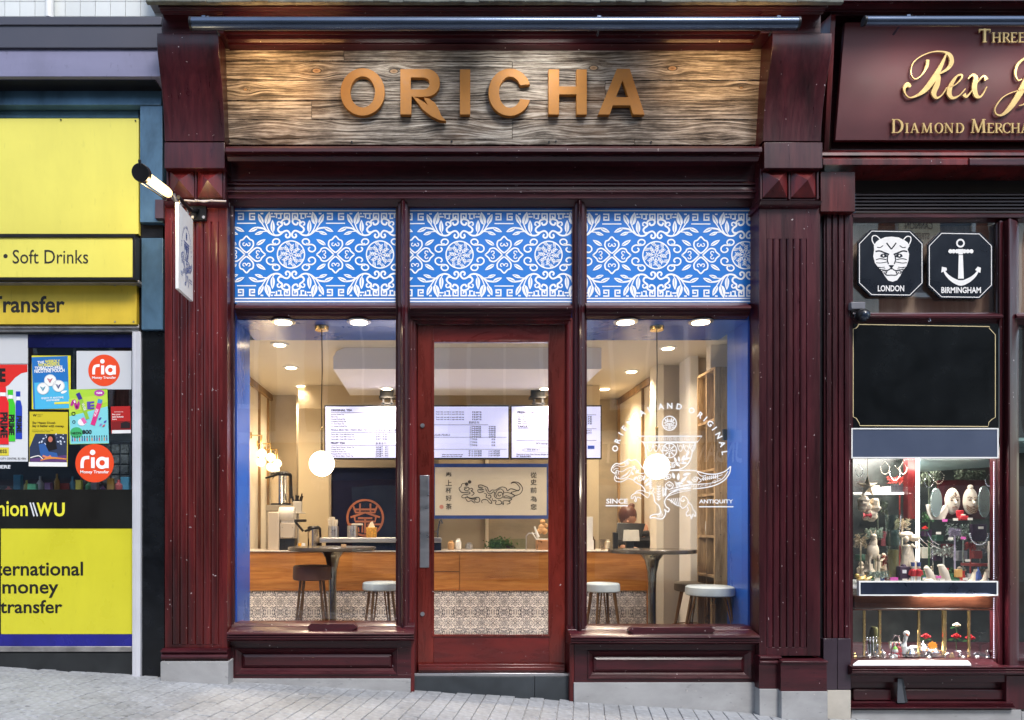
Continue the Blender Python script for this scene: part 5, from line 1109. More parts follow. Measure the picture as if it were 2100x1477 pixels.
# deer / antelope figure
b = MB(); c = at(1790, 1130, .2); s_ = .9
b.sph((c.x,c.y,c.z), .05, 12, 8, (.9,.7,1.3)); b.tube([(c.x,c.y,c.z+.05),(c.x+.005,c.y-.01,c.z+.09),(c.x-.01,c.y-.02,c.z+.11)], [.03,.02,.016]); b.sph((c.x-.012,c.y-.03,c.z+.115), .02, 8, 6, (1,1.3,.9))
for dx, dy in ((-.03,-.02),(.03,-.02),(-.03,.02),(.03,.02)): b.tube([(c.x+dx,c.y+dy,c.z-.03),(c.x+dx*1.2,c.y+dy,c.z-.08),(c.x+dx*1.1,c.y+dy,shz)], [.016,.009,.007])
b.tube([(c.x-.02,c.y-.02,c.z+.13),(c.x-.03,c.y-.02,c.z+.16)], .004); b.tube([(c.x+.0,c.y-.02,c.z+.13),(c.x+.01,c.y-.02,c.z+.16)], .004); solo('animal_figurine', b, IV, 'cream horned animal figurine standing low at the left of the display', 'figurine')
def foliage(px, py, y, rx, rz, n, mat, label, name='dried_flowers', cat='flowers', base=None):
    b = MB(); c = at(px, py, y)
    for i in range(n):
        a, e, q = R.uniform(0,2*pi), R.uniform(-1,1), R.random()**.4
        p = c+Vector((cos(a)*rx*q, sin(a)*rx*.5*q, e*rz*q)); u = Vector((R.uniform(-1,1),R.uniform(-1,1),R.uniform(-1,1))).normalized()*.013; w = u.cross(Vector((R.random(),R.random(),1))).normalized()*.006
        b.add([p-u, p+w, p+u, p-w], [(0,1,2,3)])
    if base is not None: b.tube([(c.x,c.y,base),(c.x,c.y,c.z)], .006, 6)
    return solo(name, b, mat, label, cat, 'dried flowers in the jewellery window', smooth=False)
foliage(1793, 1095, .3, .07, .05, 260, FOIL, 'frosted grey green posy behind the cream animal figurine', base=shz)
foliage(1800, 1178, .16, .08, .035, 220, FOIL, 'low frosted sprigs on the shelf at the bottom left of the display', base=shz)
foliage(1975, 1092, .35, .13, .07, 520, FOIL, 'large frosted bunch below the masks', base=shz)
foliage(1990, 975, .6, .13, .05, 420, M('dark_foliage', (.06,.075,.05), .7, 0, .7, 30), 'dark dried foliage above the two masks', base=shz)
foliage(2010, 1120, .3, .08, .05, 260, M('pale_sprigs', (.45,.42,.36), .7, 0, .5, 30), 'pale sprigs at the right edge of the display', base=shz)
foliage(1958, 1092, .25, .045, .035, 200, M('lilac_sprigs', (.38,.32,.42), .6, 0, .5, 30), 'ball of silvery lilac wire flowers in front of the frosted bunch', base=shz)
foliage(1905, 975, .65, .10, .10, 420, M('dark_foliage'), 'dark dried foliage at the back right of the tube light', base=shz)
foliage(1935, 1130, .38, .10, .05, 300, M('silver_sprigs', (.40,.42,.38), .5, 0, .6, 30), 'silvery sprigs behind the white necklace stands', base=shz)
foliage(1800, 1040, .5, .08, .07, 260, M('dark_foliage'), 'dark dried foliage behind the coral ornament', base=shz)
foliage(1845, 985, .7, .10, .03, 200, M('red_berries', (.35,.04,.03), .5, 0, .5, 30), 'red berry sprigs on the back shelf', base=shz)
# glass vase column
b = MB(); c = at(1831, 1190, .22); b.lathe((c.x,c.y,shz), [(.052,0),(.052,.02),(.04,.05),(.045,.34),(.055,.54),(.052,.54),(.042,.34),(.036,.06)], 24); t = solo('glass_vase', b, GLZ, 'tall clear glass cylinder vase left of the cream statuette', 'vase')
b = MB(); b.lathe((c.x+.005,c.y,shz+.05), [(.032,0),(.035,.22)], 16); obj('candle', b, M('amber_filling', (.30,.2,.08), .3), t)
b = MB(); b.lathe((c.x,c.y,shz+.30), [(.048,0),(.05,.06),(.03,.12)], 16); solo('dark_ornament_ball', b, M('dark_green_glass', (.03,.045,.035), .15), 'dark green ball held in the tall glass vase', 'ornament')
# statuette: couple under rock
b = MB(); c = at(1862, 1150, .2); zb0 = shz+.0
b.lathe((c.x,c.y,zb0+.06), [(.068,0),(.062,.03),(.055,.1),(.042,.18),(.034,.22),(.028,.235)], 18, 1, .7)
for i in range(9): a = i*.7; b.tube([(c.x+.062*cos(a),c.y+.045*sin(a),zb0+.07),(c.x+.052*cos(a+.2),c.y+.04*sin(a+.2),zb0+.15),(c.x+.032*cos(a+.5),c.y+.022*sin(a+.5),zb0+.25)], [.010,.008,.004], 6)
b.tube([(c.x-.01,c.y,zb0+.24),(c.x-.015,c.y-.005,zb0+.30),(c.x-.018,c.y,zb0+.33)], [.034,.032,.014], 10); b.sph((c.x-.02,c.y-.01,zb0+.352), .022, 10, 8, (.9,1,1.15)); b.tube([(c.x+.01,c.y-.02,zb0+.31),(c.x+.045,c.y-.045,zb0+.28),(c.x+.06,c.y-.03,zb0+.34)], [.013,.011,.008]); b.sph((c.x+.05,c.y,zb0+.36), .035, 10, 8, (1.2,1,.8), .2); b.sph((c.x+.0,c.y+.02,zb0+.385), .04, 10, 8, (1.4,1,.6), .2)
b.lathe((c.x,c.y,zb0), [(.07,0),(.075,.03),(.065,.06)], 16); solo('statuette', b, IV, 'tall cream statuette of a robed figure left of the bright tube light', 'statuette')
rose(1897, 1083, .22, .022, M('scarlet_petals', (.75,.03,.02), .5), 'scarlet flower just right of the tube light')
# backboard and busts
b = MB(); b.pb(1925, 2020, 985, 1064, .42, .44); solo('display_backboard', b, WVD, 'dark maroon board behind the masks and oval mirrors', 'board')
b = MB(); b.pb(1888, 2040, 1064, 1068, .20, .44); solo('glass_shelf', b, GLZ, 'glass shelf carrying the masks and oval mirrors', 'shelf')
shm = Z(1064,.3)
def flatobj(name, label, cat, px, py, y, prof, mat, depth=.02, group=None, tilt=.1):
    b = MB(); m = plane(y); extr(b, [[(px+u, py+v) for u, v in prof]], m, depth, 0); return solo(name, b, mat, label, cat, group, .003)
ov = lambda rx, ry: [(rx*cos(radians(a)), ry*sin(radians(a))) for a in range(0, 360, 12)]
MIR = M('pale_mirror', (.62,.74,.70), .12, .8, .05, 3)
flatobj('oval_mirror', 'oval pale mirror in front of the cream necklace bust', 'mirror', 1919, 1031, .28, ov(11.5,30), MIR, .01)
flatobj('oval_mirror', 'oval pale mirror cut by the right edge of the display', 'mirror', 2017, 1029, .28, ov(12.5,33), MIR, .01)
flatobj('necklace_bust', 'cream necklace bust behind the left oval mirror', 'display bust', 1920, 1035, .32, [(-22,0),(-18,20),(-12,31),(12,31),(24,5),(26,-2),(14,2),(5,16),(0,22),(-6,16),(-14,0)], IW, .03)
def mask(px, label, crown):
    y = .30; t = thing('mask', label, 'mask', at(px, 1064, y), 'cream masks in the jewellery window'); b = MB(); c = at(px, 1028, y)
    b.sph((c.x,c.y,c.z), .06, 18, 12, (.98,.45,1.75)); 
    if crown: b.sph((c.x,c.y,c.z+.11), .02, 10, 8)
    b.tube([(c.x,c.y-.028,c.z+.01),(c.x,c.y-.045,c.z-.022)], [.006,.011], 8); obj('face', b, IW, t)
    b = MB()
    for s_ in (-1,1): b.sph((c.x+s_*.022,c.y-.026,c.z+.008), .010, 8, 6, (1.3,.4,.6)); b.tube([(c.x+s_*.008,c.y-.030,c.z+.026),(c.x+s_*.025,c.y-.030,c.z+.034),(c.x+s_*.04,c.y-.022,c.z+.028)], .0025, 6)
    b.tube([(c.x-.018,c.y-.028,c.z-.048),(c.x,c.y-.034,c.z-.044),(c.x+.018,c.y-.028,c.z-.048)], .004, 6)
    if crown:
        for q in (0,.014,.028): b.tube([(c.x-.045,c.y-.020,c.z-.03-q),(c.x-.02,c.y-.034,c.z-.06-q),(c.x,c.y-.036,c.z-.068-q),(c.x+.02,c.y-.034,c.z-.06-q),(c.x+.045,c.y-.020,c.z-.03-q)], .003, 6)
    else: b.tube([(c.x,c.y-.030,c.z+.07),(c.x-.012,c.y-.03,c.z+.045),(c.x,c.y-.03,c.z+.036),(c.x+.012,c.y-.03,c.z+.045),(c.x,c.y-.030,c.z+.07)], .003, 6)
    obj('features', b, M('brown_features', (.22,.12,.06), .5), t)
mask(1953, 'cream oval mask with a drop on its forehead, right of the left oval mirror', False); mask(1990, 'cream mask with a topknot, beside the right oval mirror', True)
t = thing('ring_box', 'open red ring box in front of the topknot mask', 'box', at(1975, 1068, .22)); b = MB(); c = at(1975, 1058, .22); b.box(c.x-.03, c.x+.03, .2, .25, c.z-.035, c.z); obj('box_base', b, RED, t, .006); b = MB(); b.box(c.x-.028, c.x+.03, .25, .262, c.z-.01, c.z+.045); obj('lid', b, RED, t, .006); b = MB(); b.box(c.x-.012, c.x+.012, .205, .23, c.z+.001, c.z+.012); obj('cushion', b, IW, t, .004)
# silver twigs, necklace
b = MB()
for i in range(9): p = at(1898+i*4, 1118+R.uniform(-4,10), .2); b.tube([p, p+Vector((R.uniform(-.08,.04), .02, R.uniform(.03,.09)))], .0018, 4)
b.tube([at(1912,1125,.2), at(1915,1192,.2)], .003, 5); solo('silver_twigs', b, SIL, 'spray of thin silver twigs below the scarlet flower', 'twigs')
b = MB(); p = at(2008, 1095, .2); pts = [p+Vector((.07*cos(radians(a)), 0, .085*sin(radians(a)))) for a in range(180, 361, 10)]
for q in pts: b.sph(q, .006, 8, 5)
solo('bead_necklace', b, SIL, 'silver bead necklace hung in a curve at the right of the display', 'necklace')
b = MB(); b.pb(1993, 2024, 1075, 1110, .26, .29); solo('necklace_stand', b, PUR, 'dark plum stand behind the silver bead necklace', 'stand', None, .005)
for (px, py, lab) in ((1884,1190,'large purple box right of the statuette base'),):
    b = MB(); b.pb(1846, 1872, 1162, 1190, .14, .2); b.sph(at(1853,1162,.17), .02, 10, 6); solo('plum_box', b, PUR, 'dark plum box with a rounded top under the statuette', 'box', None, .006)
b = MB(); b.pb(1851, 1859, 1169, 1176, .136, .139); solo('price_tag', b, WHITE, 'white tag on the dark plum box', 'tag')
# soldier figures
def soldier(px, lab, h=.15):
    c = at(px, 1188, .13); t = thing('soldier_figure', lab, 'figurine', (c.x,c.y,shz)); z = shz
    b = MB(); b.lathe((c.x,c.y,z), [(.022,0),(.022,.012)], 14); obj('stand', b, BLACK, t)
    for s_ in (-1,1): b = MB(); b.tube([(c.x+s_*.008,c.y,z+.012),(c.x+s_*.008,c.y,z+.07)], .007, 8); obj('leg', b, WHITE, t)
    b = MB(); b.lathe((c.x,c.y,z+.07), [(.018,0),(.020,.02),(.022,.045),(.008,.055)], 12); b.tube([(c.x-.022,c.y,z+.11),(c.x-.03,c.y,z+.08)], .006); b.tube([(c.x+.022,c.y,z+.11),(c.x+.03,c.y,z+.08)], .006); obj('coat', b, RED, t)
    b = MB(); b.sph((c.x,c.y,z+.137), .013, 10, 8); obj('head', b, IW, t); b = MB(); b.lathe((c.x,c.y,z+.146), [(.013,0),(.014,.03)], 12); obj('hat', b, M('hat_blue', (.03,.05,.2), .4), t)
soldier(1872, 'left toy soldier in a red coat, in front of the statuette'); soldier(1884, 'right toy soldier in a red coat, below the tube light')
def bust(px, py, lab, s=1., lean=1):
    c = at(px, 1190, .12); b = MB(); z = shz
    pts = [(c.x-.01*lean,c.y,z),(c.x-.02*lean,c.y,z+.04*s),(c.x-.035*lean,c.y,z+.09*s),(c.x-.05*lean,c.y+.01,z+.13*s)]; b.tube(pts, [.034*s,.028*s,.026*s,.018*s], 14); b.sph((pts[-1][0],pts[-1][1],pts[-1][2]), .022*s, 10, 6, (1,1,.5)); b.lathe((c.x,c.y,z), [(.05*s,0),(.045*s,.012)], 18); return solo('necklace_stand', b, IW, lab, 'display stand', 'white necklace stands on the display shelf')
bust(1916, 1160, 'slim white necklace stand left of centre on the shelf'); bust(1945, 1160, 'broad white curved necklace stand right of centre on the shelf', 1.15); 
b = MB(); c = at(1906, 1186, .09); b.lathe((c.x,c.y,shz), [(.03,0),(.045,.02),(.03,.045),(.012,.055)], 8); solo('ring_stand', b, IW, 'white faceted ring stand at the front of the shelf', 'stand', None, 0, False)
b = MB(); c = at(1942, 1165, .26); b.lathe((c.x,c.y,shz), [(.025,0),(.025,.07),(.010,.09),(.010,.11)], 14); t = solo('bottle', b, M('rum_glass', (.25,.12,.06), .2), 'small bottle with a red and white label, behind the necklace stands', 'bottle')
b = MB(); b.lathe((c.x,c.y,shz+.03), [(.0255,0),(.0255,.025)], 14); obj('label', b, WHITE, t); b = MB(); b.lathe((c.x,c.y,shz+.11), [(.012,0),(.012,.015)], 10); obj('cap', b, RED, t)
b = MB(); b.pb(1960, 1974, 1168, 1184, .12, .14); solo('amber_box', b, M('amber_card', (.6,.33,.10), .4), 'small amber box standing at the right of the necklace stands', 'box', None, .003)
b = MB(); b.pb(1994, 2036, 1156, 1162, .22, .35); b.pb(1999, 2015, 1130, 1146, .25, .3); solo('jewel_tray', b, M('red_jewel_tray', (.35,.06,.05), .4), 'small red tray on a ledge at the right of the display', 'tray', None, .004)
for px, lab in ((1987,'left'),(2012,'right')):
    b = MB(); c = at(px, 1185, .12); b.tube([(c.x-.03,c.y,shz+.012),(c.x,c.y,shz+.016),(c.x+.03,c.y,shz+.045),(c.x+.04,c.y,shz+.10)], [.012,.02,.018,.012], 10)
    for i in range(4): b.tube([(c.x+.035,c.y,shz+.08),(c.x+.03+i*.009,c.y-.01,shz+.12)], .004, 6)
    solo('hand_ring_stand', b, IV, '%s cream hand shaped ring stand at the right end of the shelf' % lab, 'stand')
b = MB(); b.pb(1826, 1842, 1184, 1191, .08, .083); solo('price_card', b, C('#e35ab4'), 'pink price card at the front of the shelf', 'card'); 
b = MB(); b.tube([at(2028,1110,.15), at(2028,1185,.15)], .007, 8); solo('pearl_strand', b, IW, 'white strand hanging beside the light strip', 'necklace')
# lower display items, on the window board
def low(px, y): p = P(px, 1350, y); return Vector((p.x, y, lowz))
c = low(1860, .13)
t = thing('swan_figurine', 'white swan figurine with a dark body and orange beak in the lower display', 'figurine', c); b = MB(); b.sph(c+Vector((.015,0,.05)), .05, 16, 10, (1.15,.8,.9)); obj('body', b, M('navy_glaze', (.02,.03,.06), .15), t)
b = MB(); b.tube([c+Vector((-.015,0,.05)), c+Vector((-.03,-.01,.10)), c+Vector((-.02,-.01,.15)), c+Vector((-.012,-.012,.185))], [.03,.02,.014,.014], 12); b.sph(c+Vector((-.014,-.014,.195)), .022, 12, 8); b.sph(c+Vector((.05,0,.085)), .03, 10, 8, (1.2,.8,.6)); obj('neck', b, WHITE, t)
b = MB(); b.tube([c+Vector((-.02,-.03,.192)), c+Vector((-.024,-.055,.182))], [.008,.002], 8); obj('beak', b, C('#d8641c'), t)
def pot(px, y, s, lab, name='silver_pot', extra=True, mat=SIL):
    c = low(px, y); t = thing(name, lab, 'silverware', c, 'silverware in the lower display'); b = MB(); b.lathe(c, [(.02*s,0),(.022*s,.006*s),(.012*s,.014*s),(.028*s,.03*s),(.036*s,.05*s),(.03*s,.066*s),(.022*s,.072*s)], 18); obj('bowl', b, mat, t)
    b = MB(); b.lathe(c+Vector((0,0,.072*s)), [(.024*s,0),(.018*s,.012*s),(.004*s,.02*s),(.006*s,.028*s),(.001,.034*s)], 16); obj('lid', b, mat, t)
    if extra: b = MB(); b.tube([c+Vector((.03*s,0,.06*s)), c+Vector((.055*s,0,.06*s)), c+Vector((.052*s,0,.03*s)), c+Vector((.03*s,0,.03*s))], .003*s, 6); b.tube([c+Vector((-.03*s,0,.03*s)), c+Vector((-.05*s,0,.045*s)), c+Vector((-.056*s,0,.07*s))], [.008*s,.005*s,.003*s], 6); obj('handle', b, mat, t)
pot(1868, .09, 1.0, 'silver lidded sugar bowl just in front of the swan', extra=False); pot(1893, .14, 1.3, 'tall silver coffee pot right of the swan'); pot(1915, .12, 1.1, 'silver teapot behind the orange flower card')
b = MB(); extr(b, [[(1912+ (11 if i % 2 else 8)*cos(i*pi/10), 1324+(9 if i % 2 else 6.5)*sin(i*pi/10)) for i in range(20)]], plane(.075), .004, 0); solo('flower_card', b, C('#ee9420'), 'orange flower shaped card in front of the silver teapot', 'card')
rose(1899, 1305, .16, .034, RED, 'red rose between the two middle brass rods'); rose(1961, 1305, .18, .034, RED, 'red rose under the white rose'); rose(1990, 1308, .2, .034, RED, 'red rose by the rightmost brass rod'); rose(1962, 1282, .2, .028, M('white_petals', (.75,.72,.6), .6, 0, .15, 20), 'white rose above the red ones')
b = MB(); c = low(1965, .12); b.lathe(c, [(.025,0),(.03,.004),(.014,.012),(.014,.03),(.024,.055),(.026,.06),(.021,.055)], 14); solo('silver_beaker', b, SIL, 'small silver beaker holding the roses', 'silverware')
b = MB(); c = low(1952, .09)
for i in range(40): a = i*2.4; q = i/40; b.sph(c+Vector((.022*cos(a)*(1-q*.8), .018*sin(a)*(1-q*.8), .006+.045*q)), .006, 5, 4)
solo('pine_cone', b, M('gilded_cone', (.35,.22,.10), .5, .2, .5, 60), 'small gilded pine cone beside the silver beaker', 'pine cone')
b = MB(); c = low(1942, .08); b.tube([c+Vector((-.02,0,.004)), c+Vector((-.01,0,.04)), c+Vector((.01,0,.055)), c+Vector((.02,0,.05))], .005, 8); b.tube([c+Vector((-.12,0,.006)), c+Vector((.0,0,.006))], [.003,.006], 6); solo('silver_tongs', b, SIL, 'curved silver tongs lying beside the pine cone', 'silverware')
t = thing('snowman_figure', 'small white snowman figure with a red scarf left of the swan', 'figurine', low(1836,.12)); c = low(1836,.12); b = MB(); b.sph(c+Vector((0,0,.025)), .027, 12, 8); b.sph(c+Vector((0,0,.062)), .02, 12, 8); obj('body', b, WHITE, t)
b = MB(); b.tube([c+Vector((-.018,0,.046)), c+Vector((0,-.02,.044)), c+Vector((.018,0,.046))], .007, 8); b.tube([c+Vector((.006,-.02,.044)), c+Vector((.012,-.024,.015))], .006, 8); obj('scarf', b, RED, t); b = MB(); b.lathe(c+Vector((0,0,.078)), [(.018,0),(.004,.02)], 12); obj('hat', b, C('#7cc43a'), t)
b = MB(); c = low(1842,.14); b.box(c.x, c.x+.05, c.y-.02, c.y+.02, c.z+.05, c.z+.09); b.lathe((c.x+.02,c.y,c.z), [(.02,0),(.018,.05)], 10); solo('red_jug', b, RED, 'small red jug beside the snowman', 'jug', None, .006)
b = MB(); c = low(1800,.12)
for i in range(14): a = i*.9; b.tube([c+Vector((0,0,.018)), c+Vector((.035*cos(a), .02*sin(a), .012+.02*(i % 3)))], .003, 5)
b.sph(c+Vector((0,0,.02)), .014, 8, 6); solo('silver_brooch', b, SIL, 'spiky silver brooch at the front left of the lower display', 'brooch')
b = MB(); c = low(1800,.2); b.sph(c+Vector((-.0,0,.04)), .03, 12, 8, (.8,.8,1)); b.sph(c+Vector((0,-.01,.085)), .02, 10, 8); b.tube([c+Vector((.02,-.02,.06)), c+Vector((.03,-.04,.03))], .008); b.lathe(c, [(.03,0),(.026,.02)], 12); solo('seated_figurine', b, M('blue_white_china', (.45,.5,.58), .3, 0, .4, 20), 'seated blue and white china figurine behind the silver brooch', 'figurine')
for i in range(5): 
    c = low(1781+i*5, .1+.01*i); b = MB(); b.tube([c+Vector((0,0,.0)), c+Vector((-.008+.004*i,0,.12)), c+Vector((-.012+.005*i,-.003,.15))], [.003,.003,.008], 6); b.sph(c+Vector((-.012+.005*i,-.003,.158)), .008, 8, 6, (1,.4,1.7)); solo('silver_spoon', b, SIL, ('leftmost silver spoon of the lower display', 'second silver spoon from the left', 'middle silver spoon of the five', 'fourth silver spoon from the left', 'rightmost silver spoon, beside the second brass rod')[i], 'spoon', 'silver spoons in the lower display')
b = MB(); c = low(1836,.22); 
for dx in (-.03,.0,.03): b.lathe(c+Vector((dx,0,0)), [(.018,0),(.004,.012),(.004,.05),(.016,.07),(.020,.12),(.017,.12),(.012,.075)], 14)
b.tube([c+Vector((-.03,0,.12)), c+Vector((-.01,0,.17)), c+Vector((.03,0,.16)), c+Vector((.035,0,.10))], .008, 8); solo('silver_candelabrum', b, SIL, 'tall silver branched ornament behind the snowman', 'ornament')
c = low(1793,.3); b = MB(); b.lathe(c, [(.04,0),(.045,.1),(.03,.2),(.02,.22)], 16); solo('olive_vase', b, M('olive_glass', (.13,.13,.05), .15), 'olive glass vase at the back left of the lower display', 'vase')
c = low(2010,.3); b = MB(); b.lathe(c, [(.05,0),(.01,.02),(.008,.08),(.05,.10),(.052,.11)], 18); b.lathe(c+Vector((0,0,.11)), [(.006,0),(.006,.06),(.035,.07),(.036,.078)], 16); solo('cake_stand', b, GLZ, 'two tier glass cake stand behind the rightmost rose', 'stand')
c = low(1752,.09); b = MB(); b.sph(c+Vector((0,0,.02)), .02, 10, 8); b.sph(c+Vector((0,0,.045)), .012, 8, 6); solo('bell_ornament', b, BRASS, 'small brass bell at the left end of the white slab', 'bell')
# more clutter the display shows
b = MB(); b.hexa([P(1886,968,.5), P(2034,958,.5), P(2034,940,.2), P(1886,940,.2), P(1886,968,.52), P(2034,958,.52), P(2034,938,.22), P(1886,938,.22)]); solo('display_canopy', b, M('pale_teal_board', (.38,.52,.48), .5, 0, .08, 2), 'pale teal sloping board at the top right of the jewellery window', 'board')
b = MB(); b.pb(1862, 1880, 940, 1065, .5, .56); solo('display_post', b, WV, 'red brown post behind the tube light', 'post')
b = MB(); b.pb(1750, 1862, 1010, 1014, .55, .8); solo('back_shelf', b, WHITE, 'thin white shelf at the back left of the display', 'shelf')
CB = [('grey_box', (.3,.3,.32)), ('black_box', (.02,.02,.025)), ('cream_box', (.62,.56,.45)), ('plum_boxes', (.05,.015,.05)), ('green_box', (.05,.12,.08)), ('maroon_box', (.12,.015,.02))]
wherep = ('under the ivory hand stands','at the far left of the shelf','behind the toy soldiers','behind the frosted bunch','left of the silver beads','right of the scarlet flower')
for i, (px, py, w, h, y) in enumerate(((1820,1012,14,14,.6),(1845,1012,20,18,.6),(1795,1012,18,16,.6),(1905,1100,12,14,.4),(1928,1110,14,12,.4),(1948,1140,16,24,.4),(1975,1150,18,20,.42),(2015,1140,18,14,.4),(1900,1145,18,22,.42),(1925,1150,14,14,.42),(1770,1150,16,12,.45),(1815,1120,16,30,.45))):
    nm_, c_ = CB[i % 6]; b = MB(); b.pb(px-w/2, px+w/2, py-h, py, y, y+.06); b.pb(px-w/2+2, px+w/2-2, py-h*.4, py-h*.2, y-.002, y-.0005)
    solo('jewel_box', b, M(nm_, c_, .45, 0, .2, 20), '%s at the %s of the display, about %s' % (nm_.replace('_',' ').replace('boxes','box'), ('back left' if px < 1880 else 'back right'), ('a third of the way down' if py < 1050 else 'halfway down' if py < 1125 else 'near the shelf')), 'box', 'small boxes at the back of the display', .003)
for i, (px, py, y) in enumerate(((1938,1070,.18),(1960,1068,.18),(1990,1067,.18),(1925,1096,.2),(1950,1107,.2),(1976,1106,.2),(2012,1085,.2),(1985,1152,.2),(1856,1192,.10),(1897,1190,.10),(1925,1186,.09),(1933,1192,.085),(1800,1191,.09),(1980,1190,.09))):
    b = MB(); b.pb(px-5, px+5, py-5, py, y, y+.003); solo('price_tag', b, C('#e8e2d2') if i % 5 else C('#e86ab8'), 'tiny %s price tag %s' % ('cream' if i % 5 else 'pink', ('under the forehead drop mask','left of the open red ring box','right of the open red ring box','on the silvery lilac flower ball','below the silvery lilac flower ball','on the frosted bunch','under the silver beads','above the amber box','in front of the plum box','right of the toy soldiers','before the slim white necklace stand','before the broad white necklace stand','among the low frosted sprigs','left of the hand ring stands')[i]), 'tag', 'price tags in the display')
for i, (px, y, k_) in enumerate(((1782,.16,0),(1812,.1,1),(1830,.09,0),(1878,.11,1),(1905,.09,0),(1935,.16,1),(1975,.1,0),(1985,.14,1),(2005,.12,0),(2025,.16,1))):
    c = low(px, y); b = MB()
    if k_: b.lathe(c, [(.018,0),(.022,.01),(.008,.02),(.018,.04),(.016,.055),(.004,.06),(.004,.07)], 14)
    else: b.sph(c+Vector((0,0,.016)), .016, 10, 8, (1.3,1,1)); b.tube([c+Vector((-.02,0,.016)), c+Vector((-.03,0,.04)), c+Vector((-.015,0,.05))], .003, 6)
    solo('silver_trinket', b, SIL, '%s silver %s in the lower display' % (('first','second','third','fourth','fifth','sixth','seventh','eighth','ninth','last')[i], 'lidded cup' if k_ else 'round jug'), 'silverware', 'silverware in the lower display')

shapes = ('vase','bell','ball','cone','cube','bird'); cols = (('white',(.6,.58,.54)),('gold',(.6,.4,.12)),('green',(.05,.16,.08)),('blue',(.05,.09,.3)),('scarlet',(.5,.03,.02)),('pearly',(.5,.48,.5)))
spots = [(1763,.3),(1772,.42),(1788,.36),(1808,.3),(1822,.36),(1846,.34),(1857,.42),(1893,.3),(1902,.22),(1912,.34),(1930,.3),(1938,.2),(1950,.36),(1962,.3),(1972,.26),(1980,.36),(1990,.24),(2000,.34),(2006,.2),(2016,.3),(2024,.24),(1918,.2),(1768,.12),(1955,.16)]
for i, (px, y) in enumerate(spots):
    sh = shapes[(i*5+i//6) % 6]; cn, cc_ = cols[(i+i//6) % 6]; c = P(px, 1190, y); c.z = shz; k = R.uniform(.8,1.5); b = MB()
    if sh == 'vase': b.lathe(c, [(.012*k,0),(.022*k,.025*k),(.014*k,.06*k),(.018*k,.075*k)], 12)
    elif sh == 'bell': b.lathe(c, [(.024*k,0),(.018*k,.02*k),(.012*k,.045*k),(.003,.055*k)], 12); b.sph(c+Vector((0,0,.06*k)), .006*k, 6, 5)
    elif sh == 'ball': b.lathe(c, [(.016*k,0),(.012*k,.01)], 10); b.sph(c+Vector((0,0,.034*k)), .026*k, 12, 8)
    elif sh == 'cone': b.lathe(c, [(.026*k,0),(.02*k,.03*k),(.022*k,.031*k),(.013*k,.06*k),(.015*k,.061*k),(.001,.10*k)], 12)
    elif sh == 'cube': b.box(c.x-.02*k, c.x+.02*k, c.y-.02*k, c.y+.02*k, c.z, c.z+.04*k); b.box(c.x-.012*k, c.x+.012*k, c.y-.012*k, c.y+.012*k, c.z+.041*k, c.z+.06*k)
    else: b.sph(c+Vector((0,0,.028*k)), .022*k, 10, 8, (1.4,.8,.9)); b.sph(c+Vector((-.026*k,0,.05*k)), .012*k, 8, 6); b.tube([c+Vector((.02*k,0,.03*k)), c+Vector((.05*k,0,.045*k))], [.01*k,.004*k], 6); b.tube([c, c+Vector((0,0,.02*k))], .005, 5)
    near = 'left of the glass vase' if px < 1825 else 'by the statuette' if px < 1870 else 'right of the tube light' if px < 1935 else 'behind the amber box' if px < 1985 else 'at the right end'
    solo('ornament_'+sh, b, M('ornament_'+cn, cc_, .3, .5 if cn == 'gold' else 0, .3, 30), '%s %s ornament on the display shelf, %s, towards the %s' % (cn, sh, near, 'glass' if y < .33 else 'back'), 'ornament', 'small ornaments crowding the display shelf', .001)
for i, (px, py, y, c_) in enumerate(((1762,965,.35,'silver'),(1815,958,.4,'pearl'),(1835,968,.3,'silver'),(1852,960,.4,'pearl'),(1905,985,.35,'silver'),(1925,975,.4,'pearl'),(2028,985,.3,'silver'))):
    c = P(px, py, y); b = MB(); n_ = 12; rr_ = .03+.006*(i % 3)
    for k in range(n_): a = pi+pi*k/(n_-1); b.sph((c.x+rr_*cos(a), y, c.z+rr_*1.6*sin(a)), .0045, 6, 4)
    b.tube([(c.x-rr_,y,c.z),(c.x,y,c.z+.05),(c.x+rr_,y,c.z)], .001, 4); solo('bead_chain', b, SIL if c_ == 'silver' else IW, '%s bead chain hung high in the display, %s' % (c_, ('far left','left of the ceiling glare','over the glass vase','just left of the tube light','just right of the tube light','over the left oval mirror','over the right oval mirror')[i]), 'necklace', 'bead chains hung high in the display')

for k, (px, py, y, rx, rz, n_, nm2, c_, lab) in enumerate(((1765,1110,.3,.05,.06,160,'cream_sprigs',(.55,.46,.32),'cream sprigs at the far left of the display'),(1822,1150,.34,.05,.05,150,'red_berries',(.35,.04,.03),'red berry sprigs left of the glass vase'),(1850,1075,.4,.06,.05,170,'cream_sprigs',(.55,.46,.32),'cream sprigs behind the head of the statuette'),(1905,1060,.42,.05,.05,150,'green_sprigs',(.05,.12,.04),'green sprigs under the left oval mirror'),(1940,1172,.3,.06,.03,150,'green_sprigs',(.05,.12,.04),'low green sprigs behind the broad necklace stand'),(2015,1172,.3,.06,.03,150,'cream_sprigs',(.55,.46,.32),'low cream sprigs at the right end of the shelf'),(1990,1120,.25,.04,.03,120,'red_berries',(.35,.04,.03),'red berry sprigs below the silver beads'))):
    foliage(px, py, y, rx, rz, n_, M(nm2, c_, .6, 0, .5, 30), lab, base=shz)
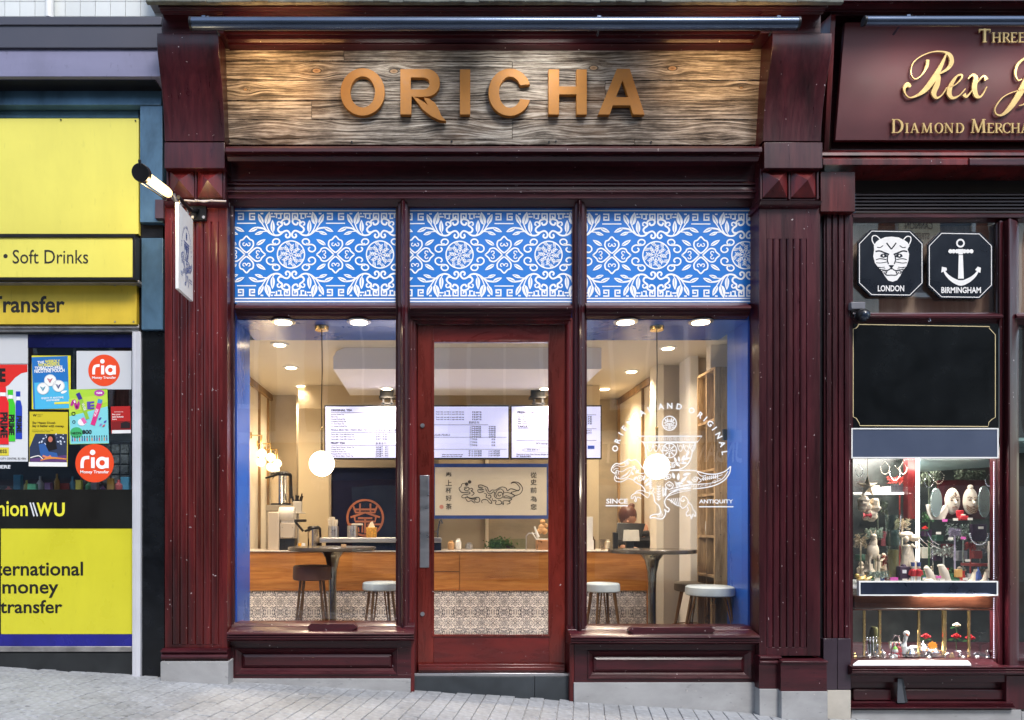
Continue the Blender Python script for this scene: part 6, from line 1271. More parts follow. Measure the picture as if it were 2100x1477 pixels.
for k, (px, py, y, hh, lab) in enumerate(((1766,1080,.35,.17,'cream carved figure behind the animal figurine at the far left'),(1812,1100,.42,.24,'tall cream carved figure left of the glass vase'),(1900,1130,.4,.13,'cream carved figure right of the tube light'),(1968,1150,.42,.12,'cream carved figure behind the amber box'))):
    c = P(px, py, y); c.z = shz; b = MB(); b.lathe(c, [(.03,0),(.032,.01),(.022,.02),(.026,hh*.35),(.020,hh*.55),(.030,hh*.72),(.012,hh*.82)], 14, 1, .8); b.sph(c+Vector((0,0,hh*.9)), .018, 10, 8, (.9,1,1.2)); b.tube([c+Vector((-.028,0,hh*.7)), c+Vector((-.035,-.015,hh*.5)), c+Vector((-.01,-.03,hh*.45))], .007, 6); b.tube([c+Vector((.028,0,hh*.7)), c+Vector((.04,-.01,hh*.85)), c+Vector((.03,-.01,hh*1.0))], .007, 6)
    solo('carved_figure', b, IV, lab, 'figurine', 'cream carved figures in the display')

# ================================================================ inside the tea shop
FZ = CZ-1.09; CLG = CZ+1.556; yb = 3.49; xl = -1.937; xr = 2.265
b = MB(); b.box(-2.6, 3.2, .2, yb+.1, FZ-.1, FZ); b.box(X(850), X(1540.5)+.0, .153, .2, FZ-.1, FZ); struct('interior_floor', b, M('pale_floor', (.34,.30,.25), .5, 0, .1, 4))
b = MB(); b.box(-2.6, 3.2, .655, yb+.2, CLG, CLG+.1); struct('interior_ceiling', b, M('warm_white_ceiling', (.66,.60,.50), .6, 0, .03, 1))
b = MB(); b.box(X(479), X(1543), .06, .445, CLG, CLG+.08); b.box(X(479), X(1543), .445, .655, CLG-.0, CLG+.09); struct('display_soffit', b, BLUE)
xs0, xs1 = X(481.5), X(1540.5)
b = MB(); b.box(xs0-.25, xs0, .06, .445, FZ-.1, CLG-.001); struct('interior_wall_window_left', b, BLUE)
b = MB(); b.box(xs1, xs1+.25, .06, .445, FZ-.1, CLG-.001); struct('interior_wall_window_right', b, BLUE)
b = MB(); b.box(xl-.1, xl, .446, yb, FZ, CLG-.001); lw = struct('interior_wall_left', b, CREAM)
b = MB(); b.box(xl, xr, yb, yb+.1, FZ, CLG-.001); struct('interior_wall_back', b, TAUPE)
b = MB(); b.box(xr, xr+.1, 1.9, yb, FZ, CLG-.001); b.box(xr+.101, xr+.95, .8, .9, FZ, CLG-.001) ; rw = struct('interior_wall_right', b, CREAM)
b = MB(); b.box(xs1+.26, xs1+.4, .446, 1.9, FZ, CLG-.001); struct('interior_wall_right_front', b, CREAM)
OAK = wood('oak_trim', (.26,.15,.06), (.42,.27,.13), (6,6,1), 6, .5, .1, .1)
for i, px in enumerate((530, 548)):
    zc = xl*F/(px-VX); b = MB(); b.box(xl+.0005, xl+.022, zc-D-.02, zc-D+.02, FZ, CLG-.05); obj('wall_batten', b, OAK, lw)
b = MB(); b.box(xl+.0005, xl+.03, .5, yb-.001, CLG-.07, CLG-.002); b.box(xl+.0005, xl+.024, yb-.045, yb-.002, FZ, CLG-.071); obj('cornice_trim', b, OAK, lw)
b = MB(); b.box(xr-.03, xr-.0005, 1.9, yb-.001, CLG-.07, CLG-.002); b.box(xr-.024, xr-.0005, yb-.045, yb-.002, FZ, CLG-.071)
for px in (1320,): zc = xr*F/(px-VX); b.box(xr-.022, xr-.0005, zc-D-.02, zc-D+.02, FZ, CLG-.071)
obj('cornice_trim', b, OAK, rw)
# lighter column at the back left, white columns right
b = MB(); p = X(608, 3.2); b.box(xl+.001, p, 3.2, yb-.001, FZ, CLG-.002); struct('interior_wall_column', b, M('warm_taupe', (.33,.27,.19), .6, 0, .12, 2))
b = MB(); b.pb(1204, 1228, 825, 1132, 2.7, 2.9); struct('interior_wall_pier', b, M('warm_cream', (.60,.52,.38), .6, 0, .05, 2))
b = MB(); b.box(X(1346,1.55), X(1361,1.55), 1.55, 1.75, FZ, CLG-.002); struct('interior_wall_pillar', b, CREAM)
b = MB(); b.box(X(1361,1.62), X(1399,1.62), 1.62, 1.72, FZ, CLG-.002); struct('interior_wall_panel', b, M('greige', (.52,.45,.38), .7, 0, .04, 2))
b = MB(); b.pb(1400, 1405, 745, 1290, 1.5, 1.55); b.pb(1405, 1416, 745, 750, 1.5, 1.55); b.pb(1405, 1416, 1098, 1104, 1.5, 1.55); b.pb(1405, 1416, 1138, 1143, 1.5, 1.55); b.pb(1405, 1417, 1143, 1300, 1.52, 1.55)
dfr = thing('notice_frame', 'oak framed opening with a dark board, left of the white post', 'frame', P(1408, 1290, 1.5)); obj('frame', b, OAK, dfr, .002)
b = MB(); b.pb(1405.5, 1416, 838, 1097, 1.53, 1.56); obj('dark_board', b, M('charcoal_board', (.05,.045,.05), .5), dfr); b = MB(); b.pb(1405.5, 1416, 751, 838, 1.53, 1.56); b.pb(1405.5, 1416, 1105, 1137, 1.53, 1.56); obj('pale_board', b, M('greige'), dfr)
b = MB(); b.box(X(1416,1.2), X(1432,1.2), 1.2, 1.5, FZ, CLG-.002); struct('interior_wall_post', b, M('white_post_paint', (.78,.75,.70), .6, 0, .03, 2))
b = MB(); b.box(X(1432,1.3), xr+.6, 1.3, 1.36, FZ, CLG-.002); struct('interior_wall_side', b, M('greige'))
# bookcase
BC = thing('bookcase', 'rough plank bookcase with dark open shelves behind the right window', 'bookcase', (X(1478,.6), .8, FZ)); RP = wood('rough_plank', (.26,.16,.08), (.50,.35,.20), (7,5,.8), 6, .65, 0, .3); DW = wood('dark_shelf_wood', (.07,.035,.02), (.14,.07,.035), (7,1,1.5), 5, .6, 0, .2)
bx0, bx1 = X(1466,.55), X(1491.5,.55); zt_ = Z(752,.55)
for i, (a, c) in enumerate(((bx0, (bx0+bx1)/2-.001), ((bx0+bx1)/2+.001, bx1))): b = MB(); b.box(a, c, .55, .575, FZ, zt_); obj('end_plank', b, RP, BC, .002)
b = MB(); b.box(bx1-.02, bx1, .576, .98, FZ, zt_); obj('back_panel', b, DW, BC); b = MB(); b.box(bx0+.01, bx1, .96, .98, FZ, zt_); obj('far_side', b, RP, BC); b = MB(); b.box(bx0+.01, bx1-.021, .76, .775, FZ, zt_-.02); obj('divider', b, RP, BC)
for py in (753, 858, 960, 1011, 1098, 1180): z = Z(py,.6); b = MB(); b.box(bx0+.006, bx1-.021, .577, .955, z-.022, z-.001); obj('shelf', b, RP, BC, .001)
for py in (835, 1011, 1097, 1182):
    b = MB(); p = P(1478, py, .549); b.tube([p, p+Vector((0,-.003,0))], .004, 8); obj('screw', b, BLACK, BC)
for i, (py, y) in enumerate(((1098,.66),(1098,.86))):
    z = Z(py,.6); b = MB(); xx = bx0+.05; b.lathe((xx+.02,y,z), [(.028,0),(.034,.06),(.03,.12),(.016,.15)], 12); solo('shelf_jar', b, M('pale_jar', (.5,.48,.44), .3), 'pale jar on the %s compartment of the bookcase shelf' % ('near', 'far')[i], 'jar', 'jars on the bookcase')
# bulkhead
zb_ = CZ+1.37; y1b = 6.36-D; y2b = 7.64-D; xa, xb2 = -.876, 1.456
b = MB(); pr = [(xa+.10,CLG-.001),(xa+.03,CLG-.03),(xa,CLG-.08),(xa,zb_),(xb2,zb_),(xb2,CLG-.001)]
b.ext(pr, lambda x,z:(x,y1b,z), lambda x,z:(x,y2b,z)); struct('interior_ceiling_bulkhead', b, M('lavender_white', (.82,.80,.82), .6, 0, .03, 1))
# downlights
LW = C('#ffe6bd', .4, 9)
def downlight(x, y, z, label, r=.055, en=7, big=False):
    t = thing('downlight', label, 'ceiling light', (x, y, z), 'recessed ceiling lights'); b = MB(); b.lathe((x,y,z-.008), [(r+.016,0),(r+.02,.007),(r+.02,.008)], 24) if False else b.lathe((x,y,z-.009), [(r+.002,0),(r+.02,.002),(r+.022,.0085)], 24); obj('ring', b, WHITE if not big else STEEL, t)
    b = MB(); b.lathe((x,y,z-.013), [(r*.9,0),(r*.9,.003)], 20); obj('diffuser', b, LW, t)
    if en:
        ld = bpy.data.lights.new('downlight_lamp', 'SPOT'); ld.energy = en; ld.spot_size = radians(140); ld.spot_blend = .8; ld.color = (1,.80,.55) if not big else (1,.9,.78); ld.shadow_soft_size = r; lo = bpy.data.objects.new('downlight_lamp', ld); COL.objects.link(lo); lo.parent = t; lo.location = (0,0,-.03)
nm_ = iter(('nearest of the four downlights along the left wall','second downlight along the left wall','third downlight along the left wall','farthest downlight, by the back left corner','nearest downlight on the right, just left of the white pillar','middle downlight on the right side','farthest downlight on the right side'))
for px, py in ((573,706),(597,753),(618,791),(634,817),(1370,713),(1295,761),(1240,797)):
    zz = (CLG-CZ)*F/(VY-py); downlight((px-VX)/F*zz, min(zz-D, 3.3), CLG, next(nm_), .055, 30 if px == 1370 else 58)
for px, lab in ((793,'downlight under the bulkhead left of the door'),(1118,'downlight under the bulkhead right of the door')):
    zz = (zb_-CZ)*F/(VY-796); downlight((px-VX)/F*zz, zz-D, zb_, lab, .055, 50)
for px, lab in ((581,'left ring light in the blue soffit of the left window'),(736,'right ring light in the blue soffit of the left window'),(1283,'left ring light in the blue soffit of the right window'),(1437,'right ring light in the blue soffit of the right window')):
    zz = (CLG-CZ)*F/(VY-659.5); downlight((px-VX)/F*zz, zz-D, CLG, lab, .072, 4, True)
# more ceiling lamps that the frame hides (behind the bulkhead, over the counter)
for i, x in enumerate((-.6, .7)): downlight(x, 2.75, CLG, 'downlight over the back room behind the %s menu screen' % ('left','right')[i], .055, 40)
# pendants
def pendant(px, pyc, label):
    zz = (CLG-CZ)*F/(VY-669); y = zz-D; c = P(px, pyc, y); t = thing('pendant_lamp', label, 'pendant lamp', (c.x, y, CLG), 'globe pendant lamps in the windows'); top = CLG
    b = MB(); b.lathe((c.x,y,top-.035), [(.052,0),(.055,.03),(.055,.034)], 20); obj('canopy', b, BRASS, t, .003)
    b = MB(); b.tube([(c.x,y,top-.03),(c.x+.003,y,top-.35),(c.x-.003,y,top-.6),(c.x,y,Z(880,y))], .004, 6); obj('cord', b, BLACK, t)
    b = MB(); b.tube([(c.x,y,Z(880,y)),(c.x,y,Z(926,y))], .010, 12); b.sph((c.x,y,Z(878,y)), .012, 10, 6); obj('brass_rod', b, BRASS, t)
    b = MB(); b.sph((c.x,y,c.z), .098, 32, 18); obj('globe', b, C('#fff3dc', .3, 3.2), t)
    ld = bpy.data.lights.new('globe_lamp', 'POINT'); ld.energy = 14; ld.color = (1,.86,.66); ld.shadow_soft_size = .1; lo = bpy.data.objects.new('globe_lamp', ld); COL.objects.link(lo); lo.parent = t; lo.location = (0,0,c.z-CLG-.0)
    lo.location.z -= .12
pendant(660, 951, 'glowing globe pendant hanging in the left window'); pendant(1347, 957, 'glowing globe pendant behind the emblem in the right window')
# wall lamps
for i, (px, py, g1, g2, lab) in enumerate(((521,893,(537,930),(533,948),'two globe wall lamp nearest the window on the left wall'),(536,910,(555,938),(553,958),'middle two globe wall lamp on the left wall'),(550,922,(569,951),(563,964),'farthest two globe wall lamp on the left wall'))):
    y = xl*F/(px-8-VX)-D; c = P(px, py, y); t = thing('wall_lamp', lab, 'wall lamp', (xl, y, c.z), 'brass wall lamps on the left wall')
    b = MB(); b.tube([(xl,y,c.z),(xl+.012,y,c.z)], .035, 14); a1 = P(g1[0], g1[1], y); a2 = P(g2[0]+2, g2[1], y); b.tube([(xl+.01,y,c.z),(a1.x-.0,y,c.z)], .006, 8); b.tube([(a1.x,y,c.z+.002),(a1.x,y,a1.z)], .006, 8); b.tube([(a2.x,y,c.z),(a2.x,y,a2.z)], .005, 8); obj('bracket', b, BRASS, t)
    for q in (a1, a2): b = MB(); b.sph(q, .048, 18, 12); obj('globe', b, C('#ffe9bf', .3, 1.6), t)
    ld = bpy.data.lights.new('wall_lamp_bulb', 'POINT'); ld.energy = 1.2; ld.color = (1,.75,.45); ld.shadow_soft_size = .05; lo = bpy.data.objects.new('wall_lamp_bulb', ld); COL.objects.link(lo); lo.parent = t; lo.location = (.18, -.1, -.1)
# counter
CY = 1.55; cx1 = X(1333, CY)
CW = wood('orange_counter_wood', (.34,.115,.025), (.56,.24,.06), (.7,6,8), 4.2, .35, .25, .08, 0, .3)
CT = thing('service_counter', 'long counter with orange wood front over patterned tiles', 'counter', (0, CY, FZ))
zt1, zm1 = Z(1132, CY), Z(1212, CY)
for a, c in ((470,830), (831,942), (943,1333)): b = MB(); b.pb(a, c, 1133, 1211.5, CY, CY+.03); obj('wood_panel', b, CW, CT, .001)
b = MB(); b.box(X(470,CY), cx1+.012, CY-.012, CY+.62, zt1, zt1+.012); obj('counter_top', b, M('speckled_top', (.55,.5,.45), .3, 0, .3, 60), CT, .003)
b = MB(); b.box(X(470,CY), cx1, CY+.031, CY+.6, FZ, zt1-.001); b.box(cx1-.03, cx1+.01, CY-.01, CY+.6, FZ, zt1-.001); obj('carcass', b, CW, CT)
b = MB(); b.pb(890, 942, 1172, 1173, CY-.002, CY); obj('drawer_line', b, BLACK, CT)
# patterned tiles: one printed tile shared
tw_ = 46/F*(D+CY); th_ = 44/F*(D+CY)
TW_ = M('cream_tile', (.90,.82,.76), .4, 0, .06, 3); TP = C('#1c1630', .4)
b = MB(); b.box(0.001, tw_-.001, 0, .012, .001, th_-.001)
tme = mesh('patterned_tile', b, TW_, Vector((0,0,0)), False)
A = Art(lambda u, v, off=0.: Vector((u, -off, -v)), .0004).col(TP)
k_ = tw_/958
tile_art(A, tw_/2, -th_/2, k_, 1.1); A.mb.v = [(v[0], v[1], min(max(v[2], .001), th_-.001)*1.) for v in A.mb.v]
A2m = mesh('tile_print', A.mb, A.mats, Vector((0,0,0)), False)
# squeeze print height to tile
for v in A2m.vertices: pass
n = int((cx1-X(470,CY))/tw_)+1; x0 = cx1-n*tw_
for j in range(3):
    for i in range(n):
        o = bpy.data.objects.new('patterned_tile', tme); COL.objects.link(o); ORG[o] = Vector((0,0,0)); o.parent = CT; o.location = Vector((x0+i*tw_, CY+.016, zm1-(j+1)*th_)) - CT.location
        q = bpy.data.objects.new('tile_print', A2m); COL.objects.link(q); ORG[q] = Vector((0,0,0)); q.parent = o
# raised steel ledge with blue upstand
LG_ = thing('raised_ledge', 'raised steel edged ledge with a navy front on the counter in the left window', 'ledge', P(750, 1132, CY+.1))
b = MB(); b.pb(668, 905, 1113.5, 1132, CY+.06, CY+.4); obj('navy_front', b, M('navy_paint', (.004,.008,.035), .6, spec=.15), LG_, .003)
b = MB(); b.pb(655, 905, 1103, 1113, CY-.02, CY+.42); obj('steel_top', b, STEEL, LG_, .006)
lz = Z(1103, CY-.02)
# things on the ledge
c = P(684, 1103, CY+.1); c.z = lz; t = thing('napkin_holder', 'steel cup stuffed with white wrapped straws on the ledge', 'straw holder', c)
b = MB(); b.lathe(c, [(.052,0),(.052,.11),(.048,.11)], 20); obj('cup', b, STEEL, t)
b = MB()
for i in range(22): a = R.uniform(0,6.28); r_ = R.uniform(0,.04); p = c+Vector((r_*cos(a), r_*sin(a)*.7, .06)); q = c+Vector((r_*cos(a)*1.5, r_*sin(a), .15+R.uniform(0,.05))); b.tube([p, q], .010, 6)
obj('straw_bundle', b, M('paper_white', (.72,.64,.52), .6), t)
c = P(723, 1103, CY+.1); c.z = lz; b = MB(); b.lathe(c, [(.052,0),(.052,.115),(.049,.115),(.049,.005)], 24); solo('steel_canister', b, STEEL, 'perforated steel canister left of the orange tissue box', 'canister')
b = MB(); b.box(c.x-.01, c.x+.10, c.y-.012, c.y+.012, c.z+.118, c.z+.135); solo('white_packet', b, M('paper_white'), 'white paper packet lying between the canister and tissue box', 'packet', None, .004)
c = P(762, 1103, CY+.1); c.z = lz; t = thing('tissue_box', 'orange patterned tissue box with a white tissue standing up', 'tissue box', c); b = MB(); b.box(c.x-.047, c.x+.047, c.y-.05, c.y+.05, c.z, c.z+.10); obj('box', b, M('orange_card', (.72,.32,.03), .5, 0, .5, 60), t, .003)
b = MB(); b.add([c+Vector((-.035,0,.10)), c+Vector((.035,0,.10)), c+Vector((.008,.0,.16)), c+Vector((0,.02,.10)), c+Vector((-.012,-.01,.145)), c+Vector((.0,-.02,.10))], [(0,5,4),(5,1,2),(5,2,4),(0,4,3),(4,2,3),(2,1,3)]); obj('tissue', b, M('paper_white'), t)
# things on the counter
ct = zt1+.012
def onc(px, dy): p = P(px, 1132, CY+dy); return Vector((p.x, CY+dy, ct))
c = onc(563, .12); t = thing('grinder_machine', 'cream metal sealing machine with a rounded head on the counter', 'machine', c)
b = MB(); b.pb(549, 572, 1050, 1131, CY+.12, CY+.3); obj('column', b, M('cream_metal', (.55,.47,.38), .4, .1, .05, 3), t, .01)
b = MB(); b.pb(574, 604, 1073, 1104, CY+.14, CY+.3); obj('body', b, M('cream_metal'), t, .008)
b = MB(); p = P(589, 1055, CY+.2); b.tube([(p.x-.075,p.y,p.z),(p.x+.075,p.y,p.z)], .075, 20); b.pb(576, 603, 1058, 1074, CY+.16, CY+.28); obj('head', b, M('cream_metal_light', (.68,.62,.54), .3, .1), t, .006)
b = MB(); b.pb(573, 604, 1105, 1131, CY+.15, CY+.3); obj('base', b, BLACK, t, .004)
b = MB(); p = P(604, 1068, CY+.18); b.tube([p, P(628,1068,CY+.16)], .014, 10); b.tube([p, P(622,1090,CY+.18)], .012, 8); obj('handle', b, BLACK, t)
for q in ((579,1082),(600,1082),(579,1102),(600,1102)): b = MB(); p = P(q[0], q[1], CY+.139); b.tube([p, p+Vector((0,-.003,0))], .004, 8); obj('screw', b, BLACK, t)
def pot_steel(px, pyt, pyb, w, y, lab, bz=None, handle=True):
    p = P(px, pyb, y); h = Z(pyt, y)-Z(pyb, y); t = thing('vacuum_dispenser', lab, 'dispenser', p, 'steel tea dispensers'); r = w/2/F*(D+y)
    b = MB(); b.lathe(p, [(r*1.02,0),(r*1.02,.05*h*1)], 28); obj('base', b, BLACK, t); b = MB(); b.lathe(p+Vector((0,0,.05*h)), [(r,0),(r,h*.82)], 28); obj('drum', b, M('warm_steel', (.70,.60,.46), .22, 1, .15, 5, (3,3,.3)), t)
    b = MB(); b.lathe(p+Vector((0,0,h*.87)), [(r*1.02,0),(r*1.02,h*.08),(r*.8,h*.13)], 28); b.tube([p+Vector((r*.5,-.02,h)), p+Vector((r*1.05,-.02,h*.9)), p+Vector((r*1.08,0,h*.2))], .010, 8); obj('lid', b, BLACK, t)
    b = MB(); b.tube([p+Vector((-r*1.3,-r*.8,h*.80)), p+Vector((-r*.1,-r*1.05,h*.90))], .011, 8); obj('handle', b, BLACK, t); return t
b = MB(); b.pb(545, 600, 1036, 1048, CY+.30, CY+.6); b.pb(545, 552, 1048, 1131, CY+.32, CY+.6); b.pb(594, 600, 1048, 1131, CY+.32, CY+.6); solo('machine_stand', b, M('taupe_metal', (.30,.26,.2), .4), 'taupe stand carrying the large steel dispenser', 'stand', None, .004)
pot_steel(576, 968, 1036, 42, CY+.44, 'large steel tea dispenser with a black lid on the taupe stand')
pot_steel(644, 1079, 1131, 26, CY+.2, 'small steel tea dispenser behind the round table')
b = MB(); b.pb(601, 618, 1028, 1051, CY+.3, CY+.36); b.pb(600, 622, 1051, 1053, CY+.28, CY+.4); b.pb(608, 612, 1053, 1131, CY+.33, CY+.36); t = solo('cutlery_holder', b, M('grey_holder', (.45,.42,.38), .4), 'pale holder full of black spoons right of the large dispenser', 'holder', None, .004)
b = MB()
for i in range(12): p = P(601+i*1.5, 1030, CY+.32); b.tube([p, p+Vector((R.uniform(-.02,.02), 0, R.uniform(.04,.09)))], .007, 6)
obj('spoon_bundle', b, BLACK, t)
for px, lab in ((622,'white cup'),(615,'orange capped bottle')):
    c = onc(px, .08); b = MB(); b.lathe(c, [(.014,0),(.02,.05),(.016,.07)], 12); solo('small_cup' if px == 622 else 'small_bottle', b, WHITE if px == 622 else M('orange_card'), '%s beside the small steel dispenser' % lab, 'cup' if px == 622 else 'bottle')
# navy door with round seal
t = thing('navy_panel', 'dark navy panel with an orange round seal behind the left window counter', 'panel', P(750, 1132, 2.5)); b = MB(); b.pb(680, 880, 960, 1160, 2.5, 2.56); obj('panel_board', b, M('navy_paint'), t, .003)
A = Art(plane(2.5), .004).col(M('orange_seal', (.42,.13,.06), .5)); A.ring(749, 1062, 36.5, 4.5); seal(A, 749, 1062, 34, 4); A.obj('seal_print', t)
b = MB(); b.pb(676, 900, 942, 959, 2.45, 2.6); b.pb(674, 679, 959, 1160, 2.45, 2.6); solo('panel_surround', b, M('warm_taupe'), 'taupe surround above and left of the navy panel', 'frame', None, .003)
# banner over the counter
BY = 1.9
t = thing('calligraphy_banner', 'cream banner with brush drawn beast and upright Chinese characters, behind the door glass', 'banner', P(1010, 1062, BY)); 
b = MB(); b.pb(862, 1148, 951, 1064, BY, BY+.03); obj('blue_board', b, M('banner_blue', (.03,.08,.33), .4), t); b = MB(); b.pb(892, 1121, 958.5, 1057, BY-.004, BY-.0005); obj('cream_sheet', b, M('rice_paper', (.68,.63,.52), .7, 0, .03, 2), t)
zb7 = zm(890, 950, 7.775, plane(BY-.004)); A = Art(zb7, .0012).col('#1c1a18')
for s_, x, ys in (('奉上杯好茶', 235, (190,315,432,557,690)), ('從史前為您', 1588, (190,303,432,570,697))):
    for ch, y in zip(s_, ys): A.box_text(ch, x-50, x+50, y-47, y+47, .014)
for L in ([(520,318),(450,330),(430,375),(400,400),(415,440),(440,465),(490,470),(560,460),(575,480),(540,495),(470,505),(440,535),(470,555),(530,545),(600,560),(700,545),(730,580),(715,620),(660,620),(645,590),(680,580)],
          [(475,390),(520,380),(560,400),(550,430),(510,440),(485,420),(500,400),(525,405)], [(560,420),(600,400),(620,430),(590,440),(640,480),(600,520)], [(500,560),(540,610),(600,600),(650,640)], [(520,520),(560,560),(620,575),(680,560)],
          [(800,455),(740,470),(705,460),(700,430),(740,420),(790,425)], [(800,430),(755,400),(715,390),(710,355),(760,350),(820,375),(850,390),(870,440),(890,460),(920,430),(980,430),(1030,400),(1090,380),(1150,400),(1170,440),(1220,410),(1280,420),(1340,440),(1370,400),(1330,340),(1280,310),(1225,325)],
          [(1225,325),(1260,300),(1340,310),(1400,370),(1410,430),(1370,490),(1300,515),(1260,500),(1230,470),(1290,450),(1350,430)], [(800,480),(840,500),(830,540),(880,560),(910,540),(890,510),(860,520)], [(840,420),(850,470),(900,490),(940,460),(970,470),(960,520),(1000,560),(1060,560),(1100,530),(1080,470),(1030,470),(1020,510),(1050,525),(1070,500)],
          [(1000,440),(985,490),(1000,540)], [(1000,440),(1060,410),(1110,450),(1105,500)], [(1120,470),(1180,470),(1240,490),(1290,520),(1230,545),(1150,520),(1110,550),(1180,555),(1240,570),(1200,600),(1140,600)],
          [(770,640),(760,600),(800,580),(850,590),(880,630),(920,640),(910,600),(870,570)], [(930,560),(940,600),(990,600),(980,650),(1030,660),(1080,640),(1060,600),(1020,590)], [(1080,640),(1110,660),(1100,610),(1140,600),(1200,610),(1210,640),(1160,655)], [(820,400),(830,440)], [(720,380),(780,390)], [(730,440),(790,450)]):
    A.rib(L, [9,14,11,15,10])
A.col('#4a4a4a'); A.ell(520, 335, 28); A.ell(568, 300, 28); A.col('#c98a7c'); A.ell(120, 697, 34); A.obj('brush_print', t)
# menu screens
SCM = C('#c3c9f2', .3, .40); TXC = C('#262c55')
zsc = 1.87; scy = zsc
def screen(px0, px1, label, content):
    t = thing('menu_screen', label, 'screen', P((px0+px1)/2, 942, scy), 'menu screens above the counter'); b = MB(); b.pb(px0, px1, 831, 942, scy, scy+.05); obj('case', b, BLACK, t, .003)
    b = MB(); b.pb(px0+2.5, px1-2.5, 834, 939, scy-.002, scy-.0005); obj('lit_panel', b, SCM, t, 0, False)
    A = Art(plane(scy-.002), .0012).col(TXC); content(A, px0); A.obj('menu_text', t)
    b = MB(); m_ = {665:793, 1047:1103}.get(px0, 0)
    if not m_: return
    b = MB(); b.pb(m_-16, m_+17, 812, 816, scy-.02, scy+.1); b.pb(m_-9, m_-5, 816, 832, scy-.01, scy+.02); b.pb(m_+8, m_+12, 816, 832, scy-.01, scy+.02); b.pb(m_-12, m_+15, 826, 829, scy-.01, scy+.02); obj('ceiling_mount', b, BLACK, t)
    b = MB(); b.pb(m_-14, m_+14, 800, 812, scy+.02, scy+.06); obj('mount_stem', b, BLACK, t)
def mA(A, x):
    A.text("ORIGINAL TEA", x+13, 843.5, 4.2, .05, 1.15); A.text("鮮茶系列", x+105, 844, 4.2, .01); A.rib([(x+13,846.5),(x+180,846.5)], .9, False, False)
    for i, s_ in enumerate(("Jasmine Green Tea","Black Tea","Roasted Oolong Tea","Dongding Oolong Tea","Gr. Rose Black Tea","Gr. Lychee Oolong Tea")): A.text(s_, x+14, 851.3+i*4.8, 2.5, .03); A.text("茉莉綠茶", x+105, 851.5+i*4.8, 2.9, .03); A.text("熱 / 冷 3.2", x+150, 851.5+i*4.8, 2.5, .03)
    A.text("PEARLS MILK TEA / FRESH MILK TEA", x+13, 883.5, 3.5, .02); A.text("珍珠奶茶 / 鮮奶茶", x+105, 884.5, 4, .01); A.rib([(x+13,887),(x+180,887)], .9, False, False)
    for i, s_ in enumerate(("Pearls Milk / Fresh Milk Black Tea","Pearls Milk / Fresh Milk Green Tea","Pearls Milk / Fresh Milk Oolong Tea")): A.text(s_, x+14, 892+i*5, 2.5, .03); A.text("珍珠紅茶鮮奶", x+105, 892.5+i*5, 2.9, .03)
    A.text("FRUIT TEA", x+13, 910.5, 4.2, .05, 1.1); A.text("鮮果系列", x+105, 911.5, 4.2, .01); A.rib([(x+13,913.5),(x+180,913.5)], .9, False, False)
    for i, s_ in enumerate(("White Peach Oolong / Green Tea","Orange Green Tea","Grapefruit Green Tea","Pineapple Black / Green Tea","Mixed Berries Black / Green Tea")): A.text(s_, x+14, 918.5+i*4.5, 2.5, .03); A.text("白桃烏龍 / 綠茶", x+105, 919+i*4.5, 2.9, .03)
def mB(A, x):
    for i in range(4): A.text("Fresh milk, oat milk or soya milk with tea", x+38, 846+i*4.5+(i//2)*2, 2.5, .03); A.text("鮮奶 燕麥奶", x+112, 847+i*5, 2.7, .03)
    A.text("黑糖系列", x+105, 869, 4, .01); A.rib([(x+20,871.5),(x+145,871.5)], .9, False, False)
    for i in range(6): A.text("黑糖珍珠鮮奶", x+107, 877+i*4.2, 2.9, .03); A.text("珍珠鮮奶", x+146, 877+i*4.2, 2.7, .03)
    A.text("BROWN SUGAR PEARLS", x+8, 894, 4.0, .015); A.rib([(x+8,897),(x+183,897)], .8, False, False); A.rib([(x+8,921.5),(x+183,921.5)], .8, False, False)
    for i in range(3): A.text("黑糖鮮奶", x+107, 903+i*6, 2.9, .03); A.text("鮮奶", x+152, 903+i*6, 2.9, .03); A.text("糖 冰 加料選擇", x+105, 927+i*4.5, 3.0, .01); A.text("少冰半糖微糖", x+145, 927+i*4.5, 3.0, .01)
    A.text("When you have chosen the tea", x+50, 933.5, 2.5, .03); A.text("please tell us the ice and sugar", x+50, 937, 2.5, .03)
def mC(A, x):
    A.text("FRESH TARO", x+14, 848, 4.6, .05, 1.1); A.rib([(x+14,851),(x+176,851)], .9, False, False)
    for i, s_ in enumerate(("Taro Milk","Milk Tea","Milk Green Tea","Milk Oolong Tea")): A.text(s_, x+15, 856.5+i*4.5, 2.9, .03); A.text("芋頭鮮奶", x+150, 857+i*4.5, 3.1, .03)
    A.text("YAKULT", x+14, 877, 4.6, .05, 1.1); A.rib([(x+14,879.5),(x+176,879.5)], .9, False, False); A.rib([(x+12,903.5),(x+176,903.5)], .9, False, False)
    for i, s_ in enumerate(("Green Tea","Orange")): A.text("多多綠茶", x+150, 885+i*5, 3.1, .03)
    A.text("加料 toppings", x+52, 911, 3.1, .03); A.ring(x+70, 923, 46, .5, 28, 4.5); A.text("珍珠 椰果 布丁", x+34, 924, 3, .01)
    A.text("Please let us know if you have any allergies before you order", x+12, 933, 2.6, .03); A.text("點餐前請告知過敏", x+12, 937.5, 2.7, .03); A.col('#2f55c8'); A.rect(x+158, x+172, 914, 921)
screen(665, 854, 'left menu screen headed ORIGINAL TEA', mA); screen(856, 1045, 'middle menu screen seen through the door, with a BROWN SUGAR PEARLS heading', mB); screen(1047, 1234, 'right menu screen headed FRESH TARO and YAKULT', mC)
b = MB(); b.box(X(612,2.6), X(1230,2.6), 2.6, 2.66, Z(838,2.6), CLG-.003); b.box(X(612,2.62), X(676,2.62), 2.62, 2.68, FZ, Z(838,2.62)); struct('interior_wall_over_counter', b, M('cream_beam', (.60,.50,.34), .6, 0, .05, 1))
